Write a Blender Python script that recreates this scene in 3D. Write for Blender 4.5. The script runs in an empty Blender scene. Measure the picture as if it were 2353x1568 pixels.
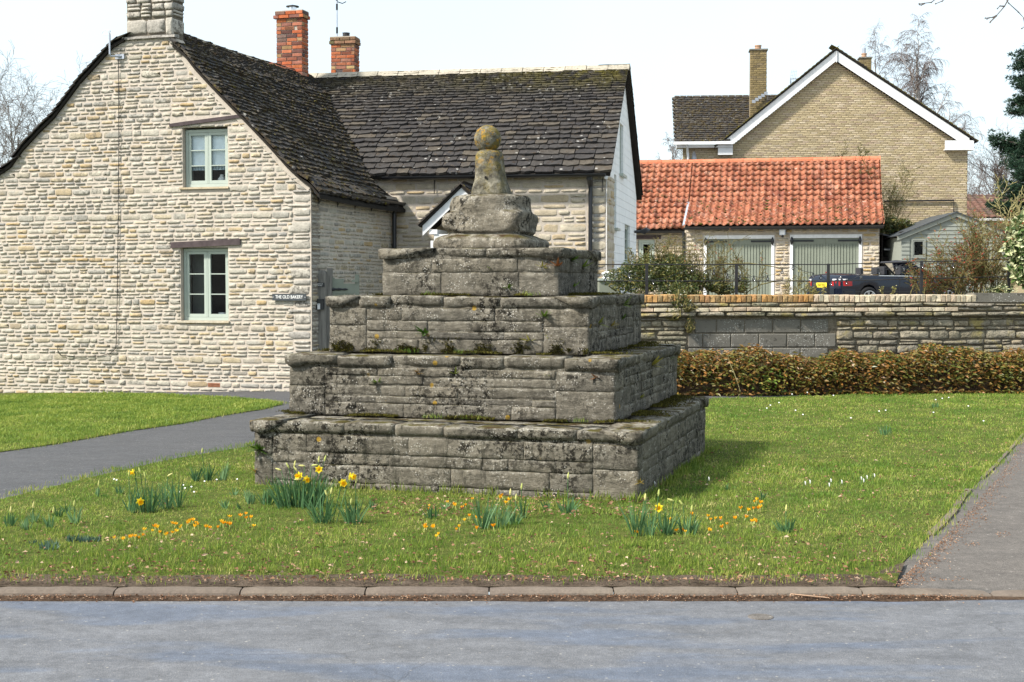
import bpy, bmesh, math, random
import numpy as np
from mathutils import Vector, Matrix, noise as mnoise
from mathutils.geometry import tessellate_polygon

# ---------------------------------------------------------------- camera, world, sun, exposure
SC = bpy.context.scene
COL = SC.collection
PITCH = math.radians(2.39)
CAMZ = 1.7
FP = 3210.0                       # focal length in units of 1/2353 of the picture width
cam_d = bpy.data.cameras.new('camera')
cam_d.sensor_width = 36.0
cam_d.lens = FP / 2353.0 * 36.0
cam_d.clip_start = 0.1
cam_d.clip_end = 2000.0
cam = bpy.data.objects.new('camera', cam_d)
COL.objects.link(cam)
cam.location = (0, 0, CAMZ)
cam.rotation_euler = (math.pi / 2 - PITCH, 0, 0)
SC.camera = cam

SUN_EL = math.radians(45)
SUN_AZ = math.atan2(-0.90, -0.42)           # compass angle of the sun from +Y towards +X
SUN_DIR = Vector((math.sin(SUN_AZ) * math.cos(SUN_EL), math.cos(SUN_AZ) * math.cos(SUN_EL), math.sin(SUN_EL)))
world = bpy.data.worlds.new('World')
SC.world = world
world.use_nodes = True
wt = world.node_tree
wt.nodes.clear()
wo = wt.nodes.new('ShaderNodeOutputWorld')
wb = wt.nodes.new('ShaderNodeBackground')
sk = wt.nodes.new('ShaderNodeTexSky')
sk.sky_type = 'NISHITA'
sk.sun_disc = False
sk.sun_elevation = SUN_EL
sk.sun_rotation = SUN_AZ
sk.air_density = 1.0
sk.dust_density = 2.5
sk.ozone_density = 1.0
# thin high cloud: most of the sky is veiled in white
tc = wt.nodes.new('ShaderNodeTexCoord')
cn = wt.nodes.new('ShaderNodeTexNoise')
cn.inputs['Scale'].default_value = 1.3
cn.inputs['Detail'].default_value = 5
wt.links.new(tc.outputs['Generated'], cn.inputs['Vector'])
cr = wt.nodes.new('ShaderNodeMapRange')
cr.inputs['From Min'].default_value = 0.3
cr.inputs['From Max'].default_value = 0.7
cr.inputs['To Min'].default_value = 0.46
cr.inputs['To Max'].default_value = 0.74
wt.links.new(cn.outputs['Fac'], cr.inputs['Value'])
cm = wt.nodes.new('ShaderNodeMix')
cm.data_type = 'RGBA'
wt.links.new(cr.outputs['Result'], cm.inputs['Factor'])
wt.links.new(sk.outputs['Color'], cm.inputs['A'])
cm.inputs['B'].default_value = (6.0, 6.9, 7.3, 1)
wt.links.new(cm.outputs['Result'], wb.inputs['Color'])
wb.inputs['Strength'].default_value = 0.118
wt.links.new(wb.outputs['Background'], wo.inputs['Surface'])

sun_l = bpy.data.lights.new('sun', 'SUN')
sun_l.energy = 4.7
sun_l.angle = math.radians(5)
sun_l.color = (1.0, 0.945, 0.86)
sun = bpy.data.objects.new('sun', sun_l)
COL.objects.link(sun)
sun.location = (-20, -8, 25)
sun.rotation_euler = (-SUN_DIR).to_track_quat('-Z', 'Y').to_euler()

SC.view_settings.view_transform = 'Standard'
SC.view_settings.look = 'None'
SC.view_settings.exposure = 0.8
SC.view_settings.gamma = 1.0
SC.view_settings.use_curve_mapping = False
SC.cycles.max_bounces = 6
SC.cycles.transparent_max_bounces = 12

# ---------------------------------------------------------------- geometry helpers
R = random.Random(7)
NPR = np.random.default_rng(11)
cP, sP = math.cos(PITCH), math.sin(PITCH)

def ray(x, y):
    a, b = (x - 1176.5) / FP, (784 - y) / FP
    return Vector((a, cP + b * sP, -sP + b * cP))

def G(x, y, z=0.0):
    """where the line of sight through picture point (x, y) meets level z"""
    d = ray(x, y)
    k = (z - CAMZ) / d.z
    return Vector((d.x * k, d.y * k, z))

def AT(x, y, Y):
    d = ray(x, y)
    k = Y / d.y
    return Vector((d.x * k, Y, CAMZ + d.z * k))

class Frame:
    """vertical working plane: s to the right, t to the back, z up"""
    def __init__(s, O, U):
        s.O = Vector((O[0], O[1], 0)); s.U = Vector((U[0], U[1], 0)).normalized()
        s.V = Vector((-s.U.y, s.U.x, 0))
    def P(s, a, t, z):
        return s.O + s.U * a + s.V * t + Vector((0, 0, z))
    def hit(s, x, y, t=0.0):
        d = ray(x, y); C = Vector((0, 0, CAMZ))
        o = s.O + s.V * t
        k = (o - C).dot(s.V) / d.dot(s.V)
        p = C + d * k
        return ((p - s.O).dot(s.U), p.z)
    def mat(s):
        return Matrix(((s.U.x, s.V.x, 0), (s.U.y, s.V.y, 0), (0, 0, 1)))

def set_props(o, label=None, cat=None, group=None, kind=None):
    if label: o['label'] = label
    if cat: o['category'] = cat
    if group: o['group'] = group
    if kind: o['kind'] = kind
    return o

def thing(name, label, cat, loc=(0, 0, 0), group=None, rz=0):
    o = bpy.data.objects.new(name, None)
    o.empty_display_size = 0.2
    COL.objects.link(o)
    o.location = loc
    o.rotation_euler = (0, 0, rz)
    return set_props(o, label, cat, group)

def root_loc(o):
    L = Vector((0, 0, 0))
    while o is not None:
        L = L + Vector(o.location); o = o.parent
    return L

def mesh_np(name, V, sizes, loops, smooth=False, attrs=None):
    me = bpy.data.meshes.new(name)
    V = np.asarray(V, dtype=np.float32).reshape(-1, 3)
    sizes = np.asarray(sizes, dtype=np.int32); loops = np.asarray(loops, dtype=np.int32)
    me.vertices.add(len(V)); me.vertices.foreach_set('co', V.ravel())
    me.loops.add(len(loops)); me.loops.foreach_set('vertex_index', loops)
    me.polygons.add(len(sizes))
    st = np.zeros(len(sizes), dtype=np.int32); st[1:] = np.cumsum(sizes)[:-1]
    me.polygons.foreach_set('loop_start', st)
    me.polygons.foreach_set('loop_total', sizes)
    me.polygons.foreach_set('use_smooth', np.full(len(sizes), bool(smooth)))
    if attrs:
        for k, a in attrs.items():
            at = me.attributes.new(k, 'FLOAT', 'POINT')
            at.data.foreach_set('value', np.asarray(a, dtype=np.float32))
    me.update(calc_edges=True)
    return me

def link(name, me, mat, parent=None, label=None, cat=None, group=None, kind=None):
    if mat is not None and not me.materials:
        me.materials.append(mat)
    o = bpy.data.objects.new(name, me)
    COL.objects.link(o)
    if parent is not None: o.parent = parent
    return set_props(o, label, cat, group, kind)

class MB:
    """collects geometry in world coordinates and links it as one mesh object"""
    def __init__(s): s.v = []; s.f = []
    def add(s, vs, fs):
        n = len(s.v); s.v += [tuple(p) for p in vs]; s.f += [tuple(i + n for i in f) for f in fs]; return s
    def hexa(s, p):        # 8 points: bottom 4 (ccw seen from above), top 4
        return s.add(p, [(3, 2, 1, 0), (4, 5, 6, 7), (0, 1, 5, 4), (1, 2, 6, 5), (2, 3, 7, 6), (3, 0, 4, 7)])
    def box(s, F, s0, s1, t0, t1, z0, z1):
        q = [(s0, t0), (s1, t0), (s1, t1), (s0, t1)]
        return s.hexa([F.P(a, t, z0) for a, t in q] + [F.P(a, t, z1) for a, t in q])
    def bar(s, a, b, w, h, up=(0, 0, 1)):
        a = Vector(a); b = Vector(b); d = (b - a).normalized(); up = Vector(up)
        x = d.cross(up)
        if x.length < 1e-4: x = Vector((1, 0, 0))
        x.normalize(); u = x.cross(d)
        o = [(-w / 2, -h / 2), (w / 2, -h / 2), (w / 2, h / 2), (-w / 2, h / 2)]
        return s.hexa([a + x * i + u * j for i, j in o] + [b + x * i + u * j for i, j in o])
    def tube(s, pts, rs, n=8, cap=True):
        pts = [Vector(p) for p in pts]
        if not hasattr(rs, '__len__'): rs = [rs] * len(pts)
        rings = []; base = len(s.v); prev = None
        for i, p in enumerate(pts):
            d = (pts[min(i + 1, len(pts) - 1)] - pts[max(i - 1, 0)]).normalized()
            if prev is None:
                x = d.orthogonal().normalized()
            else:
                x = (prev - d * prev.dot(d)).normalized()
            prev = x; y = d.cross(x)
            for k in range(n):
                a = 2 * math.pi * k / n
                s.v.append(tuple(p + (x * math.cos(a) + y * math.sin(a)) * rs[i]))
        for i in range(len(pts) - 1):
            for k in range(n):
                a = base + i * n + k; b = base + i * n + (k + 1) % n
                s.f.append((a, b, b + n, a + n))
        if cap:
            s.f.append(tuple(base + k for k in range(n))[::-1])
            s.f.append(tuple(base + (len(pts) - 1) * n + k for k in range(n)))
        return s
    def loft(s, rings, closed=True, cap=True):
        base = len(s.v); n = len(rings[0])
        for r in rings: s.v += [tuple(p) for p in r]
        for i in range(len(rings) - 1):
            for k in range(n if closed else n - 1):
                a = base + i * n + k; b = base + i * n + (k + 1) % n
                s.f.append((a, b, b + n, a + n))
        if cap:
            s.f.append(tuple(base + k for k in range(n))[::-1])
            s.f.append(tuple(base + (len(rings) - 1) * n + k for k in range(n)))
        return s
    def ball(s, c, r, n=10, m=6, sz=1.0):
        c = Vector(c); rings = []
        for j in range(m + 1):
            a = math.pi * (j + 0.04) / (m + 0.08)
            rings.append([c + Vector((r * math.sin(a) * math.cos(2 * math.pi * k / n), r * math.sin(a) * math.sin(2 * math.pi * k / n), -r * sz * math.cos(a))) for k in range(n)])
        return s.loft(rings)
    def slab(s, F, outline, holes, t0, t1, cap_back=True):
        """wall plate in frame F from an (s, z) outline with rectangular holes"""
        loops = [[(a, z) for a, z in outline]] + [[(h[0], h[2]), (h[1], h[2]), (h[1], h[3]), (h[0], h[3])] for h in holes]
        flat = [p for l in loops for p in l]
        tris = tessellate_polygon([[Vector((a, z, 0)) for a, z in l] for l in loops])
        n = len(flat); base = len(s.v)
        s.v += [tuple(F.P(a, t0, z)) for a, z in flat] + [tuple(F.P(a, t1, z)) for a, z in flat]
        for t in tris:
            s.f.append(tuple(base + i for i in t))
            if cap_back: s.f.append(tuple(base + n + i for i in t[::-1]))
        k = 0
        for l in loops:
            m = len(l)
            for i in range(m):
                a = base + k + i; b = base + k + (i + 1) % m
                s.f.append((a, b, b + n, a + n))
            k += m
        return s
    def build(s, name, mat, parent=None, smooth=False, **kw):
        L = root_loc(parent) if parent is not None else Vector((0, 0, 0))
        me = bpy.data.meshes.new(name)
        me.from_pydata([(p[0] - L.x, p[1] - L.y, p[2] - L.z) for p in s.v], [], s.f)
        if smooth: me.polygons.foreach_set('use_smooth', [True] * len(me.polygons))
        me.update()
        bm = bmesh.new(); bm.from_mesh(me); bmesh.ops.recalc_face_normals(bm, faces=bm.faces); bm.to_mesh(me); bm.free()
        return link(name, me, mat, parent, **kw)

# ---- pieces: many alike stones, bricks, slates, leaves from a few shared shapes
class Shape:
    def __init__(s, v, f, smooth=False):
        s.V = np.array([tuple(p) for p in v], dtype=np.float32)
        s.sizes = np.array([len(q) for q in f], dtype=np.int32)
        s.loops = np.array([i for q in f for i in q], dtype=np.int32)
        s.smooth = smooth; s.me = {}
    def mesh(s, name, mat):
        k = (name, mat.name)
        if k not in s.me:
            s.me[k] = mesh_np(name, s.V, s.sizes, s.loops, s.smooth); s.me[k].materials.append(mat)
        return s.me[k]

class Pieces:
    def __init__(s): s.items = []
    def add(s, shape, M, size=1.0, r=None):
        s.items.append((shape, M, size, R.random() if r is None else r))
    def build(s, name, mat, parent, limit=300, label=None):
        L = root_loc(parent)
        TL = Matrix.Translation(-L)
        s.items.sort(key=lambda q: -q[2])
        own, rest = s.items[:limit], s.items[limit:]
        for sh, M, z, r in own:
            o = bpy.data.objects.new(name, sh.mesh(name, mat))
            o.parent = parent
            o.matrix_basis = TL @ M
            COL.objects.link(o)
            if label: o['label'] = label
        if rest:
            Vs, Ss, Ls, As = [], [], [], []; n = 0
            for sh, M, z, r in rest:
                A = np.array(TL @ M, dtype=np.float32)
                Vs.append(sh.V @ A[:3, :3].T + A[:3, 3]); Ss.append(sh.sizes); Ls.append(sh.loops + n)
                As.append(np.full(len(sh.V), r, dtype=np.float32)); n += len(sh.V)
            me = mesh_np(name, np.concatenate(Vs), np.concatenate(Ss), np.concatenate(Ls), rest[0][0].smooth, {'rnd': np.concatenate(As)})
            link(name, me, mat, parent, kind='stuff')

def MX(p, X, Y, Z):
    return Matrix(((X.x, Y.x, Z.x, p.x), (X.y, Y.y, Z.y, p.y), (X.z, Y.z, Z.z, p.z), (0, 0, 0, 1)))

def stone_shape(seed, n=12, e=6.0, jit=0.055, bul=0.12, inset=0.87):
    r = random.Random(seed); out = []
    for k in range(n):
        a = 2 * math.pi * (k + 0.5) / n
        c, q = math.cos(a), math.sin(a)
        x = 0.5 * math.copysign(abs(c) ** (2 / e), c); z = 0.5 * math.copysign(abs(q) ** (2 / e), q)
        out.append((x + r.uniform(-jit, jit) * .6, z + r.uniform(-jit, jit) * 1.6))
    v = [(x, 0.5, z) for x, z in out] + [(x, -0.1 + r.uniform(-.05, .1), z) for x, z in out]
    v += [(x * inset + r.uniform(-.03, .03), -0.5 + r.uniform(-bul, bul) * .6, z * (inset - .06) + r.uniform(-.04, .04)) for x, z in out]
    v.append((r.uniform(-.1, .1), -0.5 - r.uniform(0, bul), r.uniform(-.1, .1)))
    f = []
    for k in range(n):
        b = (k + 1) % n
        f += [(k, b, n + b, n + k), (n + k, n + b, 2 * n + b, 2 * n + k), (2 * n + k, 2 * n + b, 3 * n)]
    return Shape(v, f, True)

def slate_shape(seed):
    r = random.Random(seed)
    xs = [-.5, -.17, .17, .5]
    bz = [r.uniform(-.05, .05) + (r.uniform(0, .1) if i in (0, 3) else 0) for i in range(4)]
    by = [r.uniform(-.35, .2) for _ in range(4)]
    v = [(x * r.uniform(.96, 1.0), -1 + by[i], bz[i]) for i, x in enumerate(xs)] + [(x * .98, -.55 + r.uniform(-.1, .1), 1) for x in xs] + [(x * .97, 0, bz[i] + .01) for i, x in enumerate(xs)]
    f = [(0, 1, 5, 4), (1, 2, 6, 5), (2, 3, 7, 6), (8, 9, 1, 0), (9, 10, 2, 1), (10, 11, 3, 2), (8, 0, 4), (3, 11, 7)]
    return Shape(v, f)

def brick_shape(seed, j=0.012):
    r = random.Random(seed)
    q = [(-.5, -.5), (.5, -.5), (.5, .5), (-.5, .5)]
    b = [(x, .5, z) for x, z in q]; fr = [(x * (1 - r.uniform(0, j * 2)), -.5 + r.uniform(-j, j) * 4, z * (1 - r.uniform(0, j * 4))) for x, z in q]
    m = [(x, -.36, z) for x, z in q]
    fr = [(x * .965, y, z * .9) for x, y, z in fr]
    v = b + m + fr
    f = [(0, 1, 5, 4), (1, 2, 6, 5), (2, 3, 7, 6), (3, 0, 4, 7), (4, 5, 9, 8), (5, 6, 10, 9), (6, 7, 11, 10), (7, 4, 8, 11), (8, 9, 10, 11)]
    return Shape(v, f)

STONES = [stone_shape(100 + i) for i in range(14)]
BLOCKS = [stone_shape(200 + i, 16, 9.0, 0.025, 0.12, 0.9) for i in range(8)]
SLATES = [slate_shape(300 + i) for i in range(12)]
BRICKS = [brick_shape(400 + i) for i in range(8)]

def cut(iv, h0, h1):
    out = []
    for a, b in iv:
        if h1 <= a or h0 >= b: out.append((a, b))
        else:
            if h0 - a > .03: out.append((a, h0))
            if b - h1 > .03: out.append((h1, b))
    return out

def rubble(F, pc, span, holes, z0, z1, hr, wr, gap=0.018, depth=0.06, proud=0.02, shapes=None, thick=None, rows=None, tilt=.02, split=.13):
    """courses of uneven stones on the front (t = 0) of frame F"""
    shapes = shapes or STONES
    z = z0; i = 0
    while z < z1:
        h = rows(i) if rows else (R.uniform(*hr) if R.random() > .3 else R.uniform(hr[0], hr[0] + (hr[1] - hr[0]) * .35))
        i += 1
        h = min(h, z1 - z)
        if h < 0.03: break
        a, b = span(z + h * .5)
        iv = cut([(a, b)], 1e9, 1e9) if b > a else []
        for hs in holes:
            if z + h > hs[2] + .02 and z < hs[3] - .02: iv = cut(iv, hs[0], hs[1])
        for a, b in iv:
            x = a
            while x < b - .02:
                w = R.uniform(*wr) * (0.7 + 0.6 * min(1, h / hr[1]))
                if b - x - w < wr[0] * .6: w = b - x
                if w > wr[1] * 1.7: w = w / 2
                hh = h * R.uniform(.78, 1.08)
                zo = .014 * mnoise.noise((x * 1.3, z * .8, 3.3)) + .006 * mnoise.noise((x * 5, z * 3, 1.3))
                if h > .085 and R.random() < split:
                    for q in (0, 1):
                        p = F.P(x + w / 2, depth * .5 - proud - R.uniform(0, .012), z + zo + h * (.26 + .5 * q))
                        pc.add(R.choice(shapes), MX(p, F.U * (w - gap) * R.uniform(.85, 1), F.V * depth, Vector((0, 0, h * .5 - gap * .8))), w * h * .5 / max(1, p.y) ** 2)
                    x += w; continue
                tl = R.uniform(-tilt, tilt)
                X = F.U * math.cos(tl) + Vector((0, 0, math.sin(tl))); Z = Vector((0, 0, math.cos(tl))) - F.U * math.sin(tl)
                d = depth * R.uniform(.8, 1.25)
                p = F.P(x + w / 2, depth * .5 - proud - R.uniform(0, .012), z + zo + h / 2 + R.uniform(-.1, .1) * gap)
                M = MX(p, X * (w - gap), F.V * d, Z * max(.02, (hh - gap)))
                if R.random() < .5: M = M @ Matrix.Diagonal((-1, 1, -1, 1))
                pc.add(R.choice(shapes), M, w * h / max(1, p.y) ** 2)
                x += w
        z += h

# ---------------------------------------------------------------- material helpers
def C4(c): return (c[0], c[1], c[2], 1.0)
class NT:
    def __init__(s, name, rough=0.9, spec=0.2, metal=0.0):
        s.m = bpy.data.materials.new(name); s.m.use_nodes = True; s.t = s.m.node_tree; s.t.nodes.clear()
        s.out = s.n('ShaderNodeOutputMaterial'); s.b = s.n('ShaderNodeBsdfPrincipled')
        s.t.links.new(s.b.outputs[0], s.out.inputs['Surface'])
        s.b.inputs['Roughness'].default_value = rough
        s.b.inputs['Specular IOR Level'].default_value = spec
        s.b.inputs['Metallic'].default_value = metal
        s._p = None; s._r = None; s._n = None
    def n(s, t): return s.t.nodes.new(t)
    def L(s, val, sock):
        if isinstance(val, bpy.types.NodeSocket): s.t.links.new(val, sock)
        elif isinstance(val, (tuple, list)): sock.default_value = C4(val) if sock.type == 'RGBA' else val
        else: sock.default_value = val
    def pos(s):
        if s._p is None: s._p = s.n('ShaderNodeNewGeometry')
        return s._p.outputs['Position']
    def sep(s, v):
        q = s.n('ShaderNodeSeparateXYZ'); s.L(v, q.inputs[0]); return q.outputs
    def nz(s):
        s.pos(); return s.sep(s._p.outputs['Normal'])[2]
    def scaled(s, v, k):
        q = s.n('ShaderNodeVectorMath'); q.operation = 'MULTIPLY'; s.L(v, q.inputs[0]); q.inputs[1].default_value = k; return q.outputs[0]
    def noise(s, scale, detail=3, rough=.6, vec=None, dist=0.0, col=False):
        q = s.n('ShaderNodeTexNoise'); q.inputs['Scale'].default_value = scale; q.inputs['Detail'].default_value = detail
        q.inputs['Roughness'].default_value = rough; q.inputs['Distortion'].default_value = dist
        s.L(vec if vec is not None else s.pos(), q.inputs['Vector']); return q.outputs['Color' if col else 'Fac']
    def vor(s, scale, vec=None, out='Distance', feat='F1'):
        q = s.n('ShaderNodeTexVoronoi'); q.feature = feat; q.inputs['Scale'].default_value = scale
        s.L(vec if vec is not None else s.pos(), q.inputs['Vector']); return q.outputs[out]
    def mr(s, v, a, b, c=0.0, d=1.0, smooth=False):
        q = s.n('ShaderNodeMapRange'); q.clamp = True
        if smooth: q.interpolation_type = 'SMOOTHSTEP'
        s.L(v, q.inputs[0]); s.L(a, q.inputs[1]); s.L(b, q.inputs[2]); s.L(c, q.inputs[3]); s.L(d, q.inputs[4]); return q.outputs[0]
    def math(s, op, a, b=0.0):
        q = s.n('ShaderNodeMath'); q.operation = op; s.L(a, q.inputs[0]); s.L(b, q.inputs[1]); return q.outputs[0]
    def mix(s, f, a, b, mode='MIX'):
        q = s.n('ShaderNodeMix'); q.data_type = 'RGBA'; q.blend_type = mode
        s.L(f, q.inputs['Factor']); s.L(a, q.inputs['A']); s.L(b, q.inputs['B']); return q.outputs['Result']
    def ramp(s, f, stops, const=False):
        q = s.n('ShaderNodeValToRGB'); e = q.color_ramp.elements
        if const: q.color_ramp.interpolation = 'CONSTANT'
        while len(e) < len(stops): e.new(0.5)
        for i, (p, c) in enumerate(stops): e[i].position = p; e[i].color = C4(c)
        s.L(f, q.inputs[0]); return q.outputs[0]
    def rnd(s, k=1.0):
        if s._r is None:
            a = s.n('ShaderNodeObjectInfo').outputs['Random']; q = s.n('ShaderNodeAttribute'); q.attribute_name = 'rnd'
            s._r = s.math('FRACT', s.math('ADD', a, q.outputs['Fac']))
        return s._r if k == 1.0 else s.math('FRACT', s.math('MULTIPLY', s._r, k))
    def gray(s, f, lo, hi):
        v = s.mr(f, 0.25, 0.75, lo, hi); q = s.n('ShaderNodeCombineColor')
        for i in range(3): s.L(v, q.inputs[i])
        return q.outputs[0]
    def col(s, c): s.L(c, s.b.inputs['Base Color']); return s
    def bump(s, h, strength=.5, dist=.01):
        q = s.n('ShaderNodeBump'); q.inputs['Strength'].default_value = strength; q.inputs['Distance'].default_value = dist
        s.L(h, q.inputs['Height'])
        if s._n is not None: s.L(s._n, q.inputs['Normal'])
        s._n = q.outputs[0]; s.L(s._n, s.b.inputs['Normal']); return s

def plain(name, c, rough=.6, spec=.3, metal=0, var=.12, scale=8, dirt=None):
    n = NT(name, rough, spec, metal)
    k = n.mix(1.0, c, n.gray(n.noise(scale, 4), 1 - var, 1 + var), 'MULTIPLY')
    if dirt: k = n.mix(n.mr(n.noise(3.1, 6, .7), .5, .75, 0, dirt[1]), k, dirt[0])
    n.col(k); n.bump(n.noise(60, 2), .1, .003)
    return n.m

def stone_mat(name, stops, grain=(.75, 1.2), dark=((.06, .055, .045), .6, .55), spot=None, ochre=None, moss=None, bs=.6, bd=.012, rough=.95, stain=None):
    n = NT(name, rough, .1)
    c = n.ramp(n.rnd(), stops)
    c = n.mix(1.0, c, n.gray(n.noise(9, 5, .65), *grain), 'MULTIPLY')
    c = n.mix(1.0, c, n.gray(n.noise(55, 3, .7), .82, 1.18), 'MULTIPLY')
    if ochre: c = n.mix(n.mr(n.noise(ochre[1], 4, .6), .56, .68, 0, ochre[2]), c, ochre[0])
    if stain: c = n.mix(n.mr(n.noise(1.1, 6, .7), .42, .66, 0, stain[1]), c, stain[0])
    if dark:
        big = n.mr(n.noise(0.55, 3, .5), .38, .62, .1, 1)
        f = n.mr(n.noise(17, 5, .75), dark[2], dark[2] + .09, 0, dark[1])
        c = n.mix(n.math('MULTIPLY', f, n.math('MULTIPLY', big, n.mr(n.rnd(7.7), .25, .8, .15, 1))), c, dark[0])
    if spot: 
        f = n.mr(n.vor(spot[1]), spot[2], spot[2] - .08, 0, spot[3])
        f = n.math('MULTIPLY', f, n.mr(n.noise(4.3, 2), .45, .6))
        c = n.mix(f, c, spot[0])
    if moss:
        f = n.math('MULTIPLY', n.mr(n.nz(), .55, .9), n.mr(n.noise(5, 6, .7), moss[1], moss[1] + .1))
        c = n.mix(f, c, n.ramp(n.noise(23, 3), [(0.3, moss[0]), (.7, [q * 1.8 for q in moss[0]])]))
    n.col(c)
    n.bump(n.noise(38, 4, .7), bs, bd)
    n.bump(n.noise(11, 3, .6), bs, bd * 2)
    return n.m
# ---------------------------------------------------------------- materials
M = {}
cream = [(0, (.38, .345, .28)), (.18, (.46, .425, .35)), (.34, (.31, .295, .26)), (.5, (.48, .44, .355)), (.64, (.37, .35, .305)), (.76, (.43, .365, .25)), (.86, (.38, .28, .15)), (.93, (.26, .25, .23)), (1, (.47, .41, .31))]
M['lime'] = stone_mat('limestone', cream, dark=((.10, .095, .082), .9, .485), ochre=((.38, .27, .13), 2.3, .4), stain=((.33, .32, .30), .35), bs=.9, bd=.007)
M['lime_grey'] = stone_mat('grey_limestone', [(0, (.36, .335, .29)), (.5, (.43, .40, .345)), (1, (.33, .31, .28))], dark=((.07, .065, .058), .9, .48), bs=.6, bd=.009)
M['dressed'] = stone_mat('dressed_limestone', [(0, (.42, .375, .29)), (.4, (.46, .41, .325)), (.75, (.40, .335, .235)), (1, (.43, .33, .2))], dark=((.12, .11, .09), .3, .58), ochre=((.40, .27, .12), 1.7, .5), bs=.5)
M['mortar'] = stone_mat('lime_mortar', [(0, (.44, .39, .33)), (1, (.46, .405, .345))], grain=(.85, 1.12), dark=((.2, .17, .14), .3, .6), bs=.25, bd=.006)
M['mortar_grey'] = stone_mat('grey_mortar', [(0, (.13, .113, .088)), (1, (.15, .13, .102))], grain=(.8, 1.15), dark=((.06, .055, .045), .6, .55), bs=.6)
M['wallstone'] = stone_mat('garden_wall_stone', [(0, (.23, .2, .155)), (.3, (.31, .275, .21)), (.6, (.22, .2, .16)), (.85, (.35, .29, .2)), (1, (.2, .185, .16))], dark=((.045, .042, .03), .8, .5), ochre=((.42, .33, .08), 3.4, .6), stain=((.17, .17, .1), .5), bs=1.0, bd=.02)
M['garage_stone'] = stone_mat('pale_rubble', [(0, (.5, .43, .32)), (.4, (.56, .5, .4)), (.7, (.48, .38, .24)), (.88, (.5, .36, .17)), (1, (.42, .38, .32))], dark=((.15, .13, .1), .4, .6), bs=.9, bd=.03)

def cross_mat(name, dk):
    n = NT(name, .95, .08)
    c = n.ramp(n.rnd(), [(0, (.118, .107, .086)), (.3, (.178, .161, .128)), (.6, (.142, .13, .107)), (.8, (.205, .182, .14)), (1, (.11, .102, .086))])
    c = n.mix(1, c, n.gray(n.noise(6, 7, .75), .5, 1.55), 'MULTIPLY')
    st = n.scaled(n.pos(), (7, 7, 34))
    c = n.mix(1, c, n.gray(n.noise(1, 5, .75, st), .5, 1.5), 'MULTIPLY')
    c = n.mix(n.mr(n.noise(2.2, 5, .6), .5, .68, 0, .6), c, (.23, .205, .16))
    # black lichen in ragged patches, pale crusts, orange discs
    f = n.math('MULTIPLY', n.mr(n.noise(17, 6, .8), .485, .545), n.mr(n.noise(1.5, 4, .6), .40, .56, dk * .16, 1))
    c = n.mix(f, c, (.022, .02, .016))
    f = n.math('MULTIPLY', n.mr(n.noise(1, 4, .7, n.scaled(n.pos(), (11, 11, 1.6))), .56, .66), n.mr(n.noise(1.1, 2), .45, .6))
    c = n.mix(n.math('MULTIPLY', f, .75), c, (.03, .03, .022))
    cr_ = n.math('MULTIPLY', n.mr(n.nz(), .15, .6), n.mr(n.noise(12, 5, .75), .46, .58))
    c = n.mix(n.math('MULTIPLY', cr_, .7), c, (.34, .318, .265))
    f = n.math('MULTIPLY', n.mr(n.vor(46), .3, .2), n.mr(n.noise(6, 3), .47, .6))
    c = n.mix(n.math('MULTIPLY', f, .75), c, (.5, .48, .43))
    c = n.mix(n.math('MULTIPLY', n.mr(n.noise(31, 5, .75), .56, .64), .35), c, (.38, .355, .3))
    f = n.math('MULTIPLY', n.mr(n.vor(5.2), .13, .09), n.mr(n.noise(1.3, 2), .53, .56))
    c = n.mix(n.math('MULTIPLY', f, .75), c, (.42, .26, .03))
    # moss along the level tops
    up = n.mr(n.nz(), .6, .92)
    mo = n.mix(n.noise(26, 3), (.03, .03, .01), (.12, .10, .022))
    mo = n.mix(n.mr(n.noise(9, 3), .45, .6), mo, (.055, .035, .018))
    c = n.mix(n.math('MULTIPLY', up, n.mr(n.noise(3.7, 5, .7), .44, .56)), c, mo)
    n.col(c)
    n.bump(n.noise(1, 5, .8, st), .9, .016); n.bump(n.noise(60, 4, .75), .8, .010); n.bump(n.noise(17, 6, .8), .9, .020)
    return n.m
M['cross'] = cross_mat('weathered_cross_stone', 1.0)
def ball_mat():
    n = NT('lichen_covered_stone', .95, .08)
    c = n.ramp(n.noise(11, 6, .7), [(.34, (.05, .046, .037)), (.5, (.135, .125, .095)), (.64, (.25, .232, .18))])
    z = n.sep(n.pos())[2]
    c = n.mix(n.math('MULTIPLY', n.mr(n.noise(8, 5, .7), .46, .58), n.mr(z, 2.35, 2.95, .1, .85)), c, (.155, .12, .03))
    c = n.mix(n.math('MULTIPLY', n.mr(n.noise(14, 5, .75), .54, .6), n.mr(z, 2.7, 2.95, .0, .9)), c, (.36, .2, .025))
    c = n.mix(n.mr(n.noise(24, 6, .8), .56, .62, 0, .8), c, (.03, .028, .02))
    c = n.mix(n.mr(n.noise(33, 6, .8), .6, .66, 0, .6), c, (.36, .345, .28))
    n.col(c); n.bump(n.noise(40, 5, .75), 1, .012); n.bump(n.noise(9, 4), .6, .02)
    return n.m
M['ball'] = ball_mat()

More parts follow.
